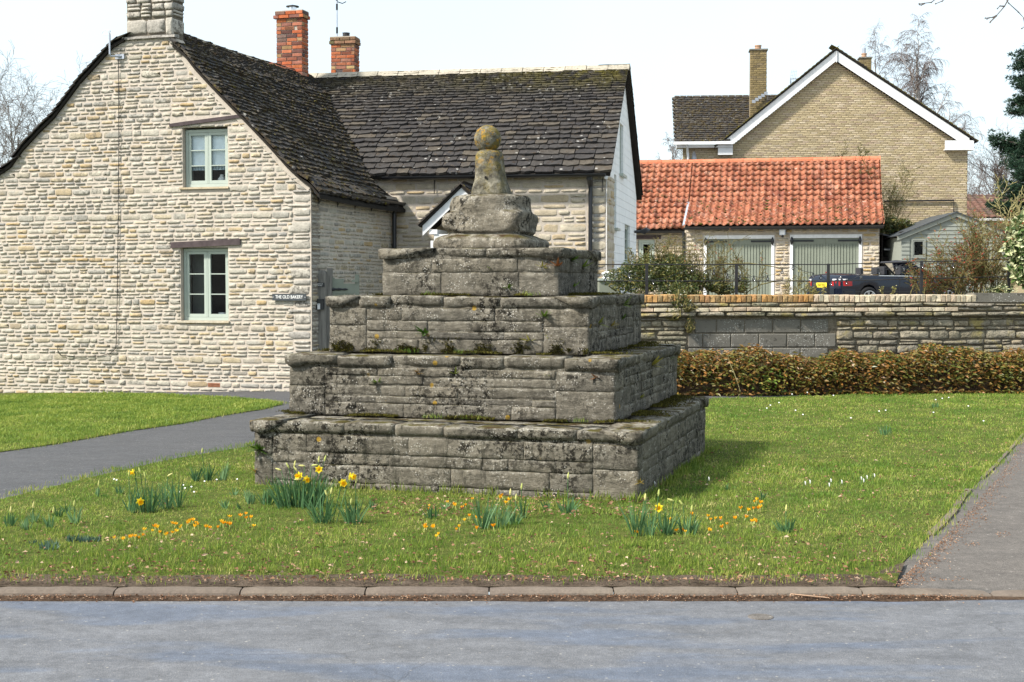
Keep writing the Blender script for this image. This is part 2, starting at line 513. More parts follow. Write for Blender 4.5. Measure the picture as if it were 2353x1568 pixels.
def slate_mat(name, mossy, scale=1.0):
    n = NT(name, .85, .25)
    c = n.ramp(n.rnd(), [(0, (.034, .031, .03)), (.35, (.048, .044, .041)), (.6, (.028, .026, .027)), (.82, (.058, .051, .044)), (1, (.085, .072, .055))])
    c = n.mix(1, c, n.gray(n.noise(13, 5, .7), .65, 1.35), 'MULTIPLY')
    if mossy < .5:
        f = n.math('MULTIPLY', n.mr(n.noise(9, 6, .75), .57, .6), n.mr(n.rnd(5.3), .4, .7))
        c = n.mix(n.math('MULTIPLY', f, .8), c, (.19, .155, .115))
    f = n.math('MULTIPLY', n.mr(n.vor(7), .22, .16), n.mr(n.noise(2.1, 2), .5, .58))
    c = n.mix(n.math('MULTIPLY', f, .7), c, (.42, .41, .38))
    z = n.sep(n.pos())[2]
    if mossy < .5:
        k = n.mr(n.noise(9, 6, .78), .56, .62)
        c = n.mix(n.math('MULTIPLY', k, .92), c, (.03, .02, .012))
        x = n.sep(n.pos())[0]
        k = n.math('MULTIPLY', n.mr(z, 5.25, 5.9), n.mr(n.noise(5, 5, .7), .40, .56))
        c = n.mix(n.math('MULTIPLY', k, n.mr(x, -1.8, 1.8, .25, .95)), c, n.mix(n.noise(18, 3), (.06, .04, .015), (.2, .18, .02)))
    else:
        k = n.mr(n.noise(6, 6, .75), .47, .56)
        c = n.mix(k, c, n.ramp(n.noise(15, 4, .7), [(.35, (.024, .016, .011)), (.55, (.055, .038, .018)), (.66, (.15, .13, .02))]))
    n.col(c); n.bump(n.noise(30, 5, .75), .8, .012); n.bump(n.noise(9, 4, .75), .8, .04 if mossy > .5 else .02)
    return n.m
M['slate'] = slate_mat('stone_slate', 0.2)
M['slate_moss'] = slate_mat('mossy_stone_slate', .9)
M['deck'] = plain('dark_roof_underlay', (.03, .027, .024), .95, .05)
M['ridge'] = stone_mat('stone_ridge', [(0, (.33, .3, .24)), (.5, (.4, .36, .29)), (1, (.28, .26, .21))], dark=((.06, .06, .05), .8, .52), bs=.5)

def pantile_mat():
    n = NT('clay_pantile', .8, .2)
    c = n.ramp(n.rnd(), [(0, (.27, .09, .05)), (.4, (.31, .115, .064)), (.7, (.37, .145, .084)), (.9, (.2, .065, .04)), (1, (.43, .2, .13))])
    c = n.mix(1, c, n.gray(n.noise(5, 5, .7), .8, 1.15), 'MULTIPLY')
    f = n.math('MULTIPLY', n.mr(n.noise(1, 5, .75, n.scaled(n.pos(), (9, 2.2, 2.2))), .53, .65), .7)
    c = n.mix(f, c, (.1, .055, .045))
    f = n.mr(n.noise(6.5, 6, .75), .56, .6)
    z = n.sep(n.pos())[2]
    f = n.math('MULTIPLY', f, n.mr(z, 5.6, 3.6, .6, 1))
    c = n.mix(f, c, n.ramp(n.noise(12, 3), [(.4, (.03, .018, .01)), (.6, (.07, .06, .015))]))
    c = n.mix(n.math('MULTIPLY', n.mr(n.noise(11, 4), .62, .66), .6), c, (.5, .4, .33))
    n.col(c); n.bump(n.noise(25, 4), .4, .02)
    return n.m
M['pantile'] = pantile_mat()
M['clay_ridge'] = stone_mat('clay_ridge_tile', [(0, (.45, .15, .08)), (.5, (.5, .19, .11)), (1, (.4, .13, .07))], dark=((.06, .04, .03), .6, .6), bs=.3)
M['ybrick'] = stone_mat('buff_brick', [(0, (.42, .345, .21)), (.3, (.47, .39, .25)), (.55, (.43, .35, .225)), (.72, (.52, .44, .32)), (.86, (.40, .31, .225)), (1, (.46, .395, .26))], grain=(.9, 1.1), dark=((.12, .1, .06), .3, .62), bs=.3, bd=.01)
M['ymortar'] = plain('buff_brick_mortar', (.22, .18, .12), .95, .05)
M['rbrick'] = stone_mat('red_brick', [(0, (.33, .09, .045)), (.16, (.44, .13, .055)), (.3, (.1, .055, .05)), (.42, (.27, .12, .09)), (.56, (.48, .15, .06)), (.68, (.085, .07, .07)), (.78, (.36, .2, .14)), (.88, (.22, .08, .055)), (1, (.38, .27, .13))], dark=((.05, .04, .035), .4, .56), bs=.4, bd=.008)
M['cap_brick'] = stone_mat('mossy_cap_brick', [(0, (.2, .13, .08)), (.5, (.3, .16, .1)), (1, (.17, .14, .07))], moss=((.09, .085, .02), .4), dark=((.05, .05, .03), .7, .48))
M['rmortar'] = plain('chimney_mortar', (.4, .35, .29), .95, .05)
M['obrick'] = stone_mat('orange_coping_brick', [(0, (.42, .22, .09)), (.3, (.38, .27, .14)), (.6, (.46, .24, .08)), (.85, (.36, .28, .16)), (1, (.40, .18, .08))], dark=((.06, .055, .04), .8, .53), bs=.6)
M['cbrick'] = stone_mat('cream_brick', [(0, (.50, .43, .31)), (.4, (.56, .49, .36)), (.7, (.48, .37, .27)), (1, (.58, .52, .38))], dark=((.09, .08, .06), .7, .53), bs=.6)
def block_mat():
    n = NT('concrete_block', .95, .05)
    c = n.mix(n.noise(3, 5, .7), (.125, .117, .1), (.2, .188, .16))
    c = n.mix(n.math('MULTIPLY', n.mr(n.vor(38), .28, .18), n.mr(n.noise(3, 3), .42, .55)), c, (.55, .54, .5))
    c = n.mix(n.mr(n.noise(13, 5, .75), .57, .64, 0, .7), c, (.06, .055, .045))
    n.col(c); n.bump(n.noise(70, 3), .5, .01); return n.m
M['block'] = block_mat()

def painted_brick():
    n = NT('white_painted_brick', .75, .2)
    p = n.sep(n.pos()); q = n.n('ShaderNodeCombineXYZ'); n.L(p[1], q.inputs[0]); n.L(p[2], q.inputs[1])
    b = n.n('ShaderNodeTexBrick'); n.L(q.outputs[0], b.inputs['Vector'])
    b.inputs['Scale'].default_value = 1; b.inputs['Brick Width'].default_value = .46; b.inputs['Row Height'].default_value = .15
    b.inputs['Mortar Size'].default_value = .008; b.inputs['Mortar Smooth'].default_value = .6
    for k, v in (('Color1', (1, 1, 1, 1)), ('Color2', (.9, .9, .9, 1)), ('Mortar', (0, 0, 0, 1))): b.inputs[k].default_value = v
    c = n.mix(1, (.78, .79, .79), n.gray(n.noise(4, 5), .92, 1.06), 'MULTIPLY')
    c = n.mix(n.mr(n.noise(1, 5, .7, n.scaled(n.pos(), (4, 4, 1.2))), .55, .75, 0, .3), c, (.45, .47, .4))
    n.col(c); n.bump(b.outputs['Color'], .8, .012); n.bump(n.noise(7, 3), .4, .02); return n.m
M['white_brick'] = painted_brick()
M['white'] = plain('white_paint', (.72, .73, .74), .45, .4, dirt=((.5, .5, .45), .25))
M['white_dull'] = plain('weathered_white_paint', (.72, .73, .74), .6, .3, scale=3, dirt=((.42, .42, .4), .45))
M['sage'] = plain('sage_paint', (.36, .41, .365), .45, .35, var=.05)
M['sage_dk'] = plain('sage_green_boards', (.2, .222, .178), .55, .3, var=.1, scale=4)
M['shed'] = plain('pale_green_boards', (.23, .245, .215), .6, .2, var=.1)
M['black'] = plain('black_plastic', (.012, .013, .016), .35, .5)
M['iron'] = plain('black_iron', (.02, .02, .022), .6, .4)
M['galv'] = plain('galvanised_steel', (.42, .45, .5), .4, .5, .7)
M['steel'] = plain('polished_steel', (.7, .72, .75), .25, .5, 1.0)
M['lead'] = plain('lead_sheet', (.32, .35, .4), .6, .3, .3)
M['terra'] = plain('terracotta', (.36, .15, .08), .8, .2, var=.3)
M['pot'] = plain('buff_chimney_pot', (.38, .24, .16), .85, .2, var=.35, scale=6)
M['slate_plate'] = plain('slate_plate', (.045, .052, .058), .5, .4)
M['letter'] = plain('white_lettering', (.85, .85, .83), .6, .2, var=.02)
M['lintel'] = plain('dark_timber', (.075, .058, .06), .85, .15, var=.3, scale=12)
def wood_mat():
    n = NT('weathered_oak', .9, .1)
    v = n.scaled(n.pos(), (30, 30, 2.2))
    c = n.ramp(n.noise(1, 5, .7, v), [(.3, (.1, .095, .085)), (.5, (.2, .19, .17)), (.7, (.27, .255, .23))])
    n.col(c); n.bump(n.noise(1, 5, .7, v), .6, .01); return n.m
M['oak'] = wood_mat()
M['wallmortar'] = stone_mat('garden_wall_mortar', [(0, (.16, .135, .1)), (1, (.2, .17, .125))], grain=(.7, 1.2), dark=((.04, .036, .028), .8, .5), bs=1, bd=.02)
M['room'] = plain('dark_room', (.025, .023, .022), .95, .05)
M['blind'] = plain('white_blind', (.82, .88, .93), .8, .1, var=.1, scale=9)  # white blind, with the sky's reflection in the pane put into its blue-white colour
M['stripe'] = plain('blue_stripe_cloth', (.12, .2, .27), .9, .05)
M['porcelain'] = plain('white_china', (.7, .7, .68), .3, .5)
def glass_mat(name, tint, k):
    n = NT(name)
    g = n.n('ShaderNodeBsdfGlossy'); g.inputs['Roughness'].default_value = .02
    t = n.n('ShaderNodeBsdfTransparent'); t.inputs['Color'].default_value = C4(tint)
    f = n.n('ShaderNodeFresnel'); f.inputs['IOR'].default_value = k
    b = n.n('ShaderNodeBump'); b.inputs['Strength'].default_value = .05; n.L(n.noise(3, 2), b.inputs['Height']); n.L(b.outputs[0], g.inputs['Normal'])
    m = n.n('ShaderNodeMixShader'); n.L(f.outputs[0], m.inputs[0]); n.L(t.outputs[0], m.inputs[1]); n.L(g.outputs[0], m.inputs[2])
    n.t.links.new(m.outputs[0], n.out.inputs['Surface']); return n.m
M['glass'] = glass_mat('window_glass', (.95, .97, .97), 1.2)
M['bulb'] = glass_mat('bulb_glass', (.9, .92, .95), 1.9)

def asphalt(name, base, blue, blue_film=0.0, agg=1.0):
    n = NT(name, .8, .3)
    c = n.mix(n.noise(.8, 5, .6, n.scaled(n.pos(), (.5, 1.6, 1))), base, blue)
    c = n.mix(1, c, n.gray(n.noise(38, 4, .85), .74, 1.26), 'MULTIPLY')
    if blue_film:
        v = n.scaled(n.pos(), (.55, 2.2, 1))
        k = n.mr(n.noise(1.15, 4, .55, v), .50, .60)
        c = n.mix(n.math('MULTIPLY', k, blue_film), c, (.08, .105, .155))  # bluish film in soft drawn-out patches
        d = n.mr(n.noise(1.7, 4, .6, n.scaled(n.pos(), (.6, 3, 1))), .62, .7)
        c = n.mix(n.math('MULTIPLY', d, .35), c, (.07, .078, .098))
        n.L(n.mr(k, 0, 1, .78, .55), n.b.inputs['Roughness'])
    c = n.mix(1, c, n.gray(n.noise(150, 3, .9), .25, 1.75), 'MULTIPLY')
    c = n.mix(1, c, n.gray(n.noise(2.5, 6, .7, n.scaled(n.pos(), (.7, 2, 1))), .78, 1.22), 'MULTIPLY')
    c = n.mix(n.math('MULTIPLY', n.mr(n.vor(75), .2, .1), .5 * agg), c, (.34, .32, .29))
    c = n.mix(n.mr(n.noise(4, 6, .75), .6, .72, 0, .3), c, (.09, .08, .07))
    c = n.mix(n.math('MULTIPLY', n.mr(n.vor(14), .12, .05), .8 * agg), c, (.3, .28, .25))
    c = n.mix(1, c, n.gray(n.noise(11, 5, .8), .72, 1.3), 'MULTIPLY')
    ck = n.math('MULTIPLY', n.mr(n.vor(.7, n.mix(.12, n.pos(), n.noise(3, 4, .7, col=True), 'ADD'), feat='DISTANCE_TO_EDGE'), .004, .0015), n.mr(n.noise(.6, 2), .5, .56))
    c = n.mix(n.math('MULTIPLY', ck, .3), c, (.03, .028, .026))
    n.col(c); n.bump(n.noise(170, 2, .8), .6, .006); n.bump(n.noise(3, 3), .2, .02); return n.m
M['road'] = asphalt('worn_road_asphalt', (.122, .124, .130), (.108, .113, .126), .5)
M['path'] = asphalt('path_asphalt', (.052, .053, .057), (.076, .076, .078), 0)
M['side'] = asphalt('side_road_asphalt', (.088, .077, .067), (.118, .106, .095), 0, 1.0)
def soil(name, a, b, c3):
    n = NT(name, .95, .05)
    c = n.ramp(n.noise(7, 7, .75), [(.3, a), (.5, b), (.7, c3)])
    c = n.mix(1, c, n.gray(n.noise(70, 3, .8), .55, 1.5), 'MULTIPLY')
    n.col(c); n.bump(n.noise(30, 6, .75), 1, .03); return n.m
M['soil'] = soil('bare_soil', (.05, .037, .026), (.10, .076, .056), (.16, .125, .095))
M['turf'] = soil('turf_base', (.045, .065, .014), (.085, .105, .025), (.15, .145, .045))
M['yard'] = soil('gravel_yard', (.2, .18, .14), (.28, .25, .2), (.34, .3, .25))
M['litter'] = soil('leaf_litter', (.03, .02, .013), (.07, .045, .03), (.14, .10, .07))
M['kerb'] = stone_mat('concrete_kerb', [(0, (.125, .1, .082)), (1, (.15, .122, .1))], grain=(.8, 1.15), dark=((.1, .08, .06), .5, .55), bs=.4, stain=((.2, .17, .13), .5))

def leafm(name, stops, rough=.6, spec=.3, trans=.25, noise_s=None, extra=None):
    n = NT(name, rough, spec)
    f = n.rnd()
    if noise_s: f = n.math('ADD', n.math('MULTIPLY', f, .55), n.mr(n.noise(noise_s, 4, .6), .3, .7, 0, .45))
    c = n.ramp(f, stops)
    if extra: c = n.mix(n.mr(n.noise(extra[1], 3, .6), extra[2], extra[2] + .1, 0, extra[3]), c, extra[0])
    n.col(c)
    if trans:
        t = n.n('ShaderNodeBsdfTranslucent'); n.L(c, t.inputs['Color'])
        m = n.n('ShaderNodeMixShader'); m.inputs[0].default_value = trans
        n.L(n.b.outputs[0], m.inputs[1]); n.L(t.outputs[0], m.inputs[2]); n.t.links.new(m.outputs[0], n.out.inputs['Surface'])
    return n.m
M['grass'] = leafm('grass_blades', [(0, (.05, .12, .015)), (.25, (.13, .235, .03)), (.48, (.26, .345, .055)), (.68, (.42, .42, .1)), (.86, (.6, .52, .22)), (1, (.42, .32, .16))], .55, .3, .4, 1.9, ((.09, .2, .022), .8, .5, .6))
M['grass_lush'] = leafm('lush_grass_blades', [(0, (.06, .12, .018)), (.35, (.16, .25, .035)), (.65, (.3, .36, .065)), (1, (.52, .47, .18))], .55, .3, .4, 1.7)
M['daff_leaf'] = leafm('daffodil_leaf', [(0, (.05, .12, .045)), (.5, (.085, .18, .07)), (1, (.16, .27, .12))], .45, .35, .25)
M['dark_leaf'] = leafm('bluish_bulb_leaf', [(0, (.045, .09, .065)), (1, (.08, .14, .1))], .5, .3, .2)
M['petal'] = leafm('yellow_petal', [(0, (.86, .72, .03)), (1, (.9, .8, .06))], .5, .2, .3)
M['trumpet'] = leafm('daffodil_trumpet', [(0, (.85, .52, .01)), (1, (.88, .58, .02))], .5, .2, .3)
M['bud'] = leafm('pale_bud', [(0, (.45, .5, .15)), (1, (.65, .6, .25))], .6, .2, .2)
M['crocus'] = leafm('orange_crocus_petal', [(0, (.85, .33, .005)), (.6, (.9, .45, .01)), (1, (.92, .6, .03))], .5, .2, .35)
M['daisy'] = leafm('white_petal', [(0, (.8, .8, .78)), (1, (.85, .85, .82))], .6, .2, .2)
M['hedge'] = leafm('bronze_hedge_leaf', [(0, (.045, .07, .014)), (.2, (.09, .11, .02)), (.4, (.15, .14, .03)), (.55, (.28, .125, .03)), (.7, (.2, .11, .035)), (.82, (.15, .17, .045)), (.92, (.46, .27, .18)), (1, (.28, .32, .2))], .42, .45, .2, 2.1, ((.07, .1, .02), 1.1, .58, .6))
M['bush'] = leafm('glossy_evergreen_leaf', [(0, (.03, .05, .014)), (.5, (.06, .085, .022)), (.8, (.12, .13, .035)), (.95, (.22, .19, .05)), (1, (.3, .24, .08))], .35, .5, .15)
M['fern'] = leafm('fern_frond', [(0, (.05, .11, .015)), (.5, (.13, .2, .025)), (.8, (.32, .28, .05)), (1, (.2, .08, .03))], .5, .3, .3)
M['redleaf'] = leafm('red_young_leaf', [(0, (.2, .03, .018)), (.6, (.33, .06, .03)), (.85, (.25, .14, .05)), (1, (.14, .17, .04))], .5, .3, .2)
M['ivy'] = leafm('variegated_ivy_leaf', [(0, (.04, .08, .02)), (.45, (.09, .15, .04)), (.6, (.45, .48, .25)), (1, (.6, .6, .38))], .4, .4, .15)
M['conifer'] = leafm('dark_pine_needles', [(0, (.01, .028, .018)), (.5, (.018, .045, .026)), (1, (.035, .07, .035))], .6, .2, .05)
M['dead'] = leafm('fallen_leaf', [(0, (.12, .06, .035)), (.5, (.24, .13, .075)), (.85, (.36, .23, .15)), (1, (.5, .38, .28))], .8, .1, .1)
M['moss'] = leafm('moss_tuft', [(0, (.025, .024, .01)), (.5, (.06, .055, .014)), (1, (.16, .14, .03))], .9, .05, .1, 3)
M['bark'] = plain('grey_brown_bark', (.12, .1, .085), .9, .1, var=.3)
M['birch'] = plain('birch_bark', (.36, .33, .31), .9, .1, var=.35)
M['twig'] = plain('purple_brown_twigs', (.13, .1, .09), .9, .1, var=.2)
M['stem'] = plain('bramble_stems', (.15, .13, .05), .8, .2, var=.4)
# ---------------------------------------------------------------- ground
def dip(x, y):
    """the green falls slightly towards the left end of the cottage"""
    a = min(1, max(0, (-3.2 - x) / 5.5)); b = min(1, max(0, (y - 12) / 10))
    return -0.165 * a * b
def inside(P, X, Y):
    r = np.zeros(len(X), bool); n = len(P)
    for i in range(n):
        x0, y0 = P[i]; x1, y1 = P[(i + 1) % n]
        c = ((y0 > Y) != (y1 > Y)) & (X < (x1 - x0) * (Y - y0) / (y1 - y0 + 1e-12) + x0)
        r ^= c
    return r
def GP(pts, z=0.0): return [tuple(G(x, y, z)[:2]) for x, y in pts]
def sheet(name, poly, zf, mat, parent=None, step=1.0, skirt=0, **kw):
    bm = bmesh.new()
    bm.faces.new([bm.verts.new((x, y, 0)) for x, y in poly])
    xs = [p[0] for p in poly]; ys = [p[1] for p in poly]
    if step:
        for ax, lo, hi in ((0, max(min(xs), -15), min(max(xs), 15)), (1, max(min(ys), 0), min(max(ys), 26))):
            k = math.ceil(lo / step) * step
            while k < hi:
                co = [0, 0, 0]; co[ax] = k; no = [0, 0, 0]; no[ax] = 1
                bmesh.ops.bisect_plane(bm, geom=bm.verts[:] + bm.edges[:] + bm.faces[:], plane_co=co, plane_no=no)
                k += step
    bmesh.ops.triangulate(bm, faces=bm.faces[:])
    for v in bm.verts: v.co.z = zf(v.co.x, v.co.y)
    bmesh.ops.recalc_face_normals(bm, faces=bm.faces)
    if bm.faces and sum(f.normal.z for f in bm.faces) < 0: bmesh.ops.reverse_faces(bm, faces=bm.faces[:])
    me = bpy.data.meshes.new(name); bm.to_mesh(me); bm.free()
    return link(name, me, mat, parent, **kw)

ROADZ = -0.04
def kerb_y(x): return 7.66 - 0.004 * x
# everything far off, then the raised yard level behind the garden wall
sheet('ground', [(-400, 7.757), (400, 7.757), (400, 900), (-400, 900)], lambda x, y: dip(x, y) - .03, M['turf'], kind='structure')
sheet('road', [(-120, -40), (120, -40), (120, 7.68), (-120, 7.68)], lambda x, y: ROADZ, M['road'], step=0, kind='structure')
YZ = 0.95
yard = MB(); YF = Frame((0, 0), (1, 0))
yard.box(YF, 1.9, 120, 22.35, 220, -0.3, YZ)
yard.build('yard', M['yard'], kind='structure')

path_px = [(-500, 1235), (-200, 1195), (0, 1151), (120, 1122), (250, 1090), (400, 1057), (480, 1043), (575, 1028), (700, 1000), (1000, 975), (1400, 945), (1640, 917), (1760, 913), (1900, 909), (2010, 904), (2010, 898), (1560, 897), (1300, 893), (720, 893), (650, 893), (300, 889), (0, 886), (-500, 880)]
path_w = [tuple(G(x, y, -.0)[:2]) for x, y in path_px]
sheet('path', path_w, lambda x, y: dip(x, y) + .004, M['path'], kind='structure')
lawnA_px = [(-400, 1085), (0, 1041), (130, 1022), (300, 992), (420, 975), (520, 955), (600, 943), (650, 930), (610, 922), (520, 915), (350, 907), (200, 905), (80, 903), (0, 905), (-400, 905)]
def Gd(x, y):
    p = G(x, y)
    for _ in range(4): p = G(x, y, dip(p.x, p.y))
    return p
lawnA = [tuple(Gd(x, y)[:2]) for x, y in lawnA_px]
sheet('far_lawn', lawnA, lambda x, y: dip(x, y) + .010, M['turf'], step=.8, kind='structure')
side_px = [(2480, 900), (2353, 998), (2290, 1070), (2226, 1132), (2180, 1190), (2140, 1232), (2075, 1297), (2052, 1344), (2060, 1353), (3300, 1353), (3300, 900)]
side_w = GP(side_px)
sheet('side_road', side_w, lambda x, y: -.026 + .034 * min(1, max(0, (y - 7.8) / .6)), M['side'], step=.5, kind='structure')
cl_ = lambda P: [(x, 7.757 if y < 7.83 else y) for x, y in P]
lawn_w = path_w[:12] + GP([(1760, 915), (1900, 911), (2010, 903), (2300, 899), (2560, 897)]) + [side_w[i] for i in range(8)] + GP([(1176, 1351), (-600, 1353)])
lawn_w = cl_(lawn_w)
sheet('lawn', lawn_w, lambda x, y: .012 * min(1, max(0, (y - 7.76) / .1)), M['turf'], step=1, kind='structure')
# bare earth along the kerb
soil_w = GP([(-300, 1318), (200, 1328), (600, 1330), (1000, 1325), (1500, 1332), (2000, 1325), (2080, 1300), (2052, 1346), (1176, 1351), (-300, 1353)])
soil_w = cl_(soil_w)
sheet('verge_soil', soil_w, lambda x, y: (.016 + .008 * math.sin(x * 5) * math.sin(x * 2.3 + y * 9)) * min(1, max(0, (y - 7.76) / .05)) + .001, M['soil'], step=.25, kind='structure')

# kerb: bedding strip with kerb stones laid end to end
kb = MB(); kb.box(YF, -9, 5.9, 7.665, 7.755, -.35, -.045)
kerb = kb.build('kerb', M['soil'], kind='structure')
kj = [-1400, -1110, -820, -530, -37, 252, 545, 835, 1123, 1413, 1700, 1990, 2290, 2620, 2950]
kj = [-1490, -1200, -910, -620, -330, -37, 252, 545, 835, 1123, 1413, 1700, 1990, 2290, 2620]
def kerb_stone(x0, x1, drop0, drop1, seed):
    prof = [(0.105, -.06), (0.105, 0.0), (.02 + .03, .0), (.02, -.004), (.006, -.016), (0, -.035), (-.012, -.095)]
    rings = []; N = 9
    for i in range(N + 1):
        u = i / N; x = x0 + .004 + (x1 - x0 - .008) * u; dr = drop0 + (drop1 - drop0) * u
        e = .006 if i in (0, N) else 0
        rings.append([Vector((x, 7.655 + t + e * (t < .05) + .003 * mnoise.noise((x * 7, t * 30, seed)), z * (1 - dr) - dr * .027 + .003 * mnoise.noise((x * 9, t * 40, seed + 5)) - e)) for t, z in prof])
    return rings
for i in range(len(kj) - 1):
    x0, x1 = G(kj[i], 1363).x, G(kj[i + 1], 1363).x
    d0 = 0 if i < 12 else (.0 if i == 12 else .75); d1 = 0 if i < 12 else .75
    b = MB(); b.loft(kerb_stone(x0, x1, d0, d1, i), closed=True)
    b.build('kerb_stone', M['kerb'], kerb, smooth=False)
# leaf litter washed against the kerb
gl = MB(); rows = []
for i in range(140):
    x = -6.2 + i * .085
    a = mnoise.noise((x * 1.7, 0, 3)) * .5 + mnoise.noise((x * 6, 0, 3)) * .4
    w = max(.02, .085 + .05 * a - max(0, x - 2.2) * .05)
    hh = (.014 + .005 * a) * min(1, w / .1)
    rows.append([Vector((x, 7.68, ROADZ + hh)), Vector((x, 7.655, ROADZ + hh)), Vector((x, 7.655 - w * .4, ROADZ + hh * .5)), Vector((x, 7.655 - w, ROADZ + .001))])
gl.loft(rows, closed=False, cap=False)
gl.build('gutter_silt', M['litter'], kind='structure')
# edging stones of the side road
es = [((2353, 1000), (2318, 1040)), ((2317, 1041), (2285, 1076)), ((2284, 1077), (2256, 1104)), ((2226, 1130), (2208, 1152)), ((2209, 1153), (2190, 1178)), ((2196, 1176), (2165, 1207)), ((2168, 1206), (2137, 1234))]
egr = thing('edging_row', 'broken line of thin concrete edging between the lawn and the side road', 'edging', (3.5, 10, 0))
for i, (a, b) in enumerate(es):
    A, B = G(*a), G(*b); w = .05 if i > 2 else .03
    MB().bar(A + Vector((0, 0, -.01)), B + Vector((0, 0, -.012)), w, .07).build('edging_stone', M['kerb'], egr)
# ---------------------------------------------------------------- the stepped cross base
TH = 0.29
CU = (math.cos(TH), -math.sin(TH)); CV = (math.sin(TH), math.cos(TH))
TZ = [0.0, 0.553, 1.078, 1.584, 2.004]
TT = [(-.111, 12.80, 1.635, 1.68), (-.134, 13.20, 1.455, 1.47), (-.172, 13.35, 1.20, 1.135), (-.168, 13.05, .82, .738)]

def rough(F, s0, s1, z0, z1, t=0.0, depth=.12, amp=.012, edge=.02, res=.035, top=False):
    """one weathered block: a finely dented face with worn arrises, its sides running back into the core"""
    w, h = s1 - s0, z1 - z0
    nx = max(3, min(16, int(w / res))); nz = max(3, min(10, int(h / res)))
    vs = []; sd = R.uniform(0, 50)
    us = [0, min(.3, edge * .6 / w)] + [(i + 1) / nx for i in range(nx - 1)] + [1 - min(.3, edge * .6 / w), 1]
    ws = [0, min(.3, edge * .6 / h)] + [(i + 1) / nz for i in range(nz - 1)] + [1 - min(.3, edge * .6 / h), 1]
    us = sorted(set(us)); ws = sorted(set(ws))
    NX, NZ = len(us), len(ws)
    for j in ws:
        for i in us:
            e = min(min(i, 1 - i) * w, min(j, 1 - j) * h)
            k = max(0, 1 - e / edge)
            p = F.P(s0 + w * i, 0, z0 + h * j)
            q = (p.x * 5 + sd, p.y * 5, p.z * 13)
            nn = mnoise.noise(q) * .6 + mnoise.noise((q[0] * 2.7, q[1] * 2.7, q[2] * 2.2)) * .4
            dy = -amp * nn * 1.5 + edge * (1 - math.sqrt(max(0, 1 - k * k))) * .8
            ds = (mnoise.noise((q[2] * 2, sd, 1)) * .008 if k > .99 else 0)
            dz = (mnoise.noise((q[0] * 2, sd, 7)) * .008 if k > .99 else 0)
            vs.append(F.P(s0 + w * i + ds * (1 if i < .5 else -1), t + dy, z0 + h * j + dz))
    fs = [(j * NX + i, j * NX + i + 1, (j + 1) * NX + i + 1, (j + 1) * NX + i) for j in range(NZ - 1) for i in range(NX - 1)]
    per = [(i, 0) for i in range(NX)] + [(NX - 1, j) for j in range(1, NZ)] + [(i, NZ - 1) for i in range(NX - 2, -1, -1)] + [(0, j) for j in range(NZ - 2, 0, -1)]
    n0 = len(vs)
    for i, j in per: vs.append(F.P(s0 + w * us[i], t + depth, z0 + h * ws[j]))
    m = len(per)
    for k in range(m):
        a = per[k]; b = per[(k + 1) % m]
        fs.append((b[1] * NX + b[0], a[1] * NX + a[0], n0 + k, n0 + (k + 1) % m))
    return vs, fs

def piece(name, vs, fs, mat, parent, smooth=True):
    L = root_loc(parent)
    me = bpy.data.meshes.new(name); me.from_pydata([(p[0] - L.x, p[1] - L.y, p[2] - L.z) for p in vs], [], fs)
    if smooth: me.polygons.foreach_set('use_smooth', [True] * len(me.polygons))
    me.update()
    return link(name, me, mat, parent)

def coping(F, s0, s1, z1, h, over, back=.42, m0=False, m1=False, worn=0.0):
    """worn projecting slab with a rounded nose; m0/m1 mitre its ends at a corner"""
    L = s1 - s0; n = max(5, int(L / .045)); sd = R.uniform(0, 99)
    wr = R.uniform(.0, .018) + worn; r = .02
    prof = [(back, 0), (back * .45, 0), (r * 1.6 - over, 0)] + [(-over + r - r * math.sin(a), -r + r * math.cos(a)) for a in (.5, 1.05, 1.57)] + [(-over + .002, -h * .62), (-over + .02, -h * .93), (-.0 + .01, -h), (.1, -h)]
    rings = []
    for i in range(n + 1):
        u = i / n; x = s0 + L * u; e = 1 if i in (0, n) else 0
        ring = []
        for k, (t, z) in enumerate(prof):
            xx = x
            if m0: xx = s0 + (t if t > -over - 1 else 0) + (L - t) * u
            if m1: xx = (xx if not m1 else s0 + (s1 - t - s0) * u)
            q = F.P(xx, t, z)
            nn = mnoise.noise((q.x * 6 + sd, q.y * 6, z * 8)) * .6 + mnoise.noise((q.x * 17 + sd, q.y * 17, z * 21)) * .4
            big = mnoise.noise((q.x * 2.3 + sd, q.y * 2.3, 4))
            ft = 1.0 if 2 < k < 9 else .3
            ring.append(F.P(xx, t + (nn * .013 + max(0, big) * .02 + wr * .6) * ft + e * .008 * ft, z1 + z + (nn * .011 - max(0, -big) * .015) * (1 if k < 7 else .5) - e * .004))
        rings.append(ring)
    b = MB(); b.loft(rings, closed=True)
    return b.v, b.f

C0 = Vector((-.12, 12.9, 0))
cross = thing('market_cross', 'weathered grey stone village cross base of four square steps on the green', 'stone cross', C0, None)
tier_parts = []
def side_frames(cx, cy, hw, hd):
    c = Vector((cx, cy, 0)); u = Vector((CU[0], CU[1], 0)); v = Vector((CV[0], CV[1], 0))
    return [(Frame(c - v * hd, u), hw), (Frame(c + u * hw, v), hd), (Frame(c + v * hd, -u), hw), (Frame(c - u * hw, -v), hd)]
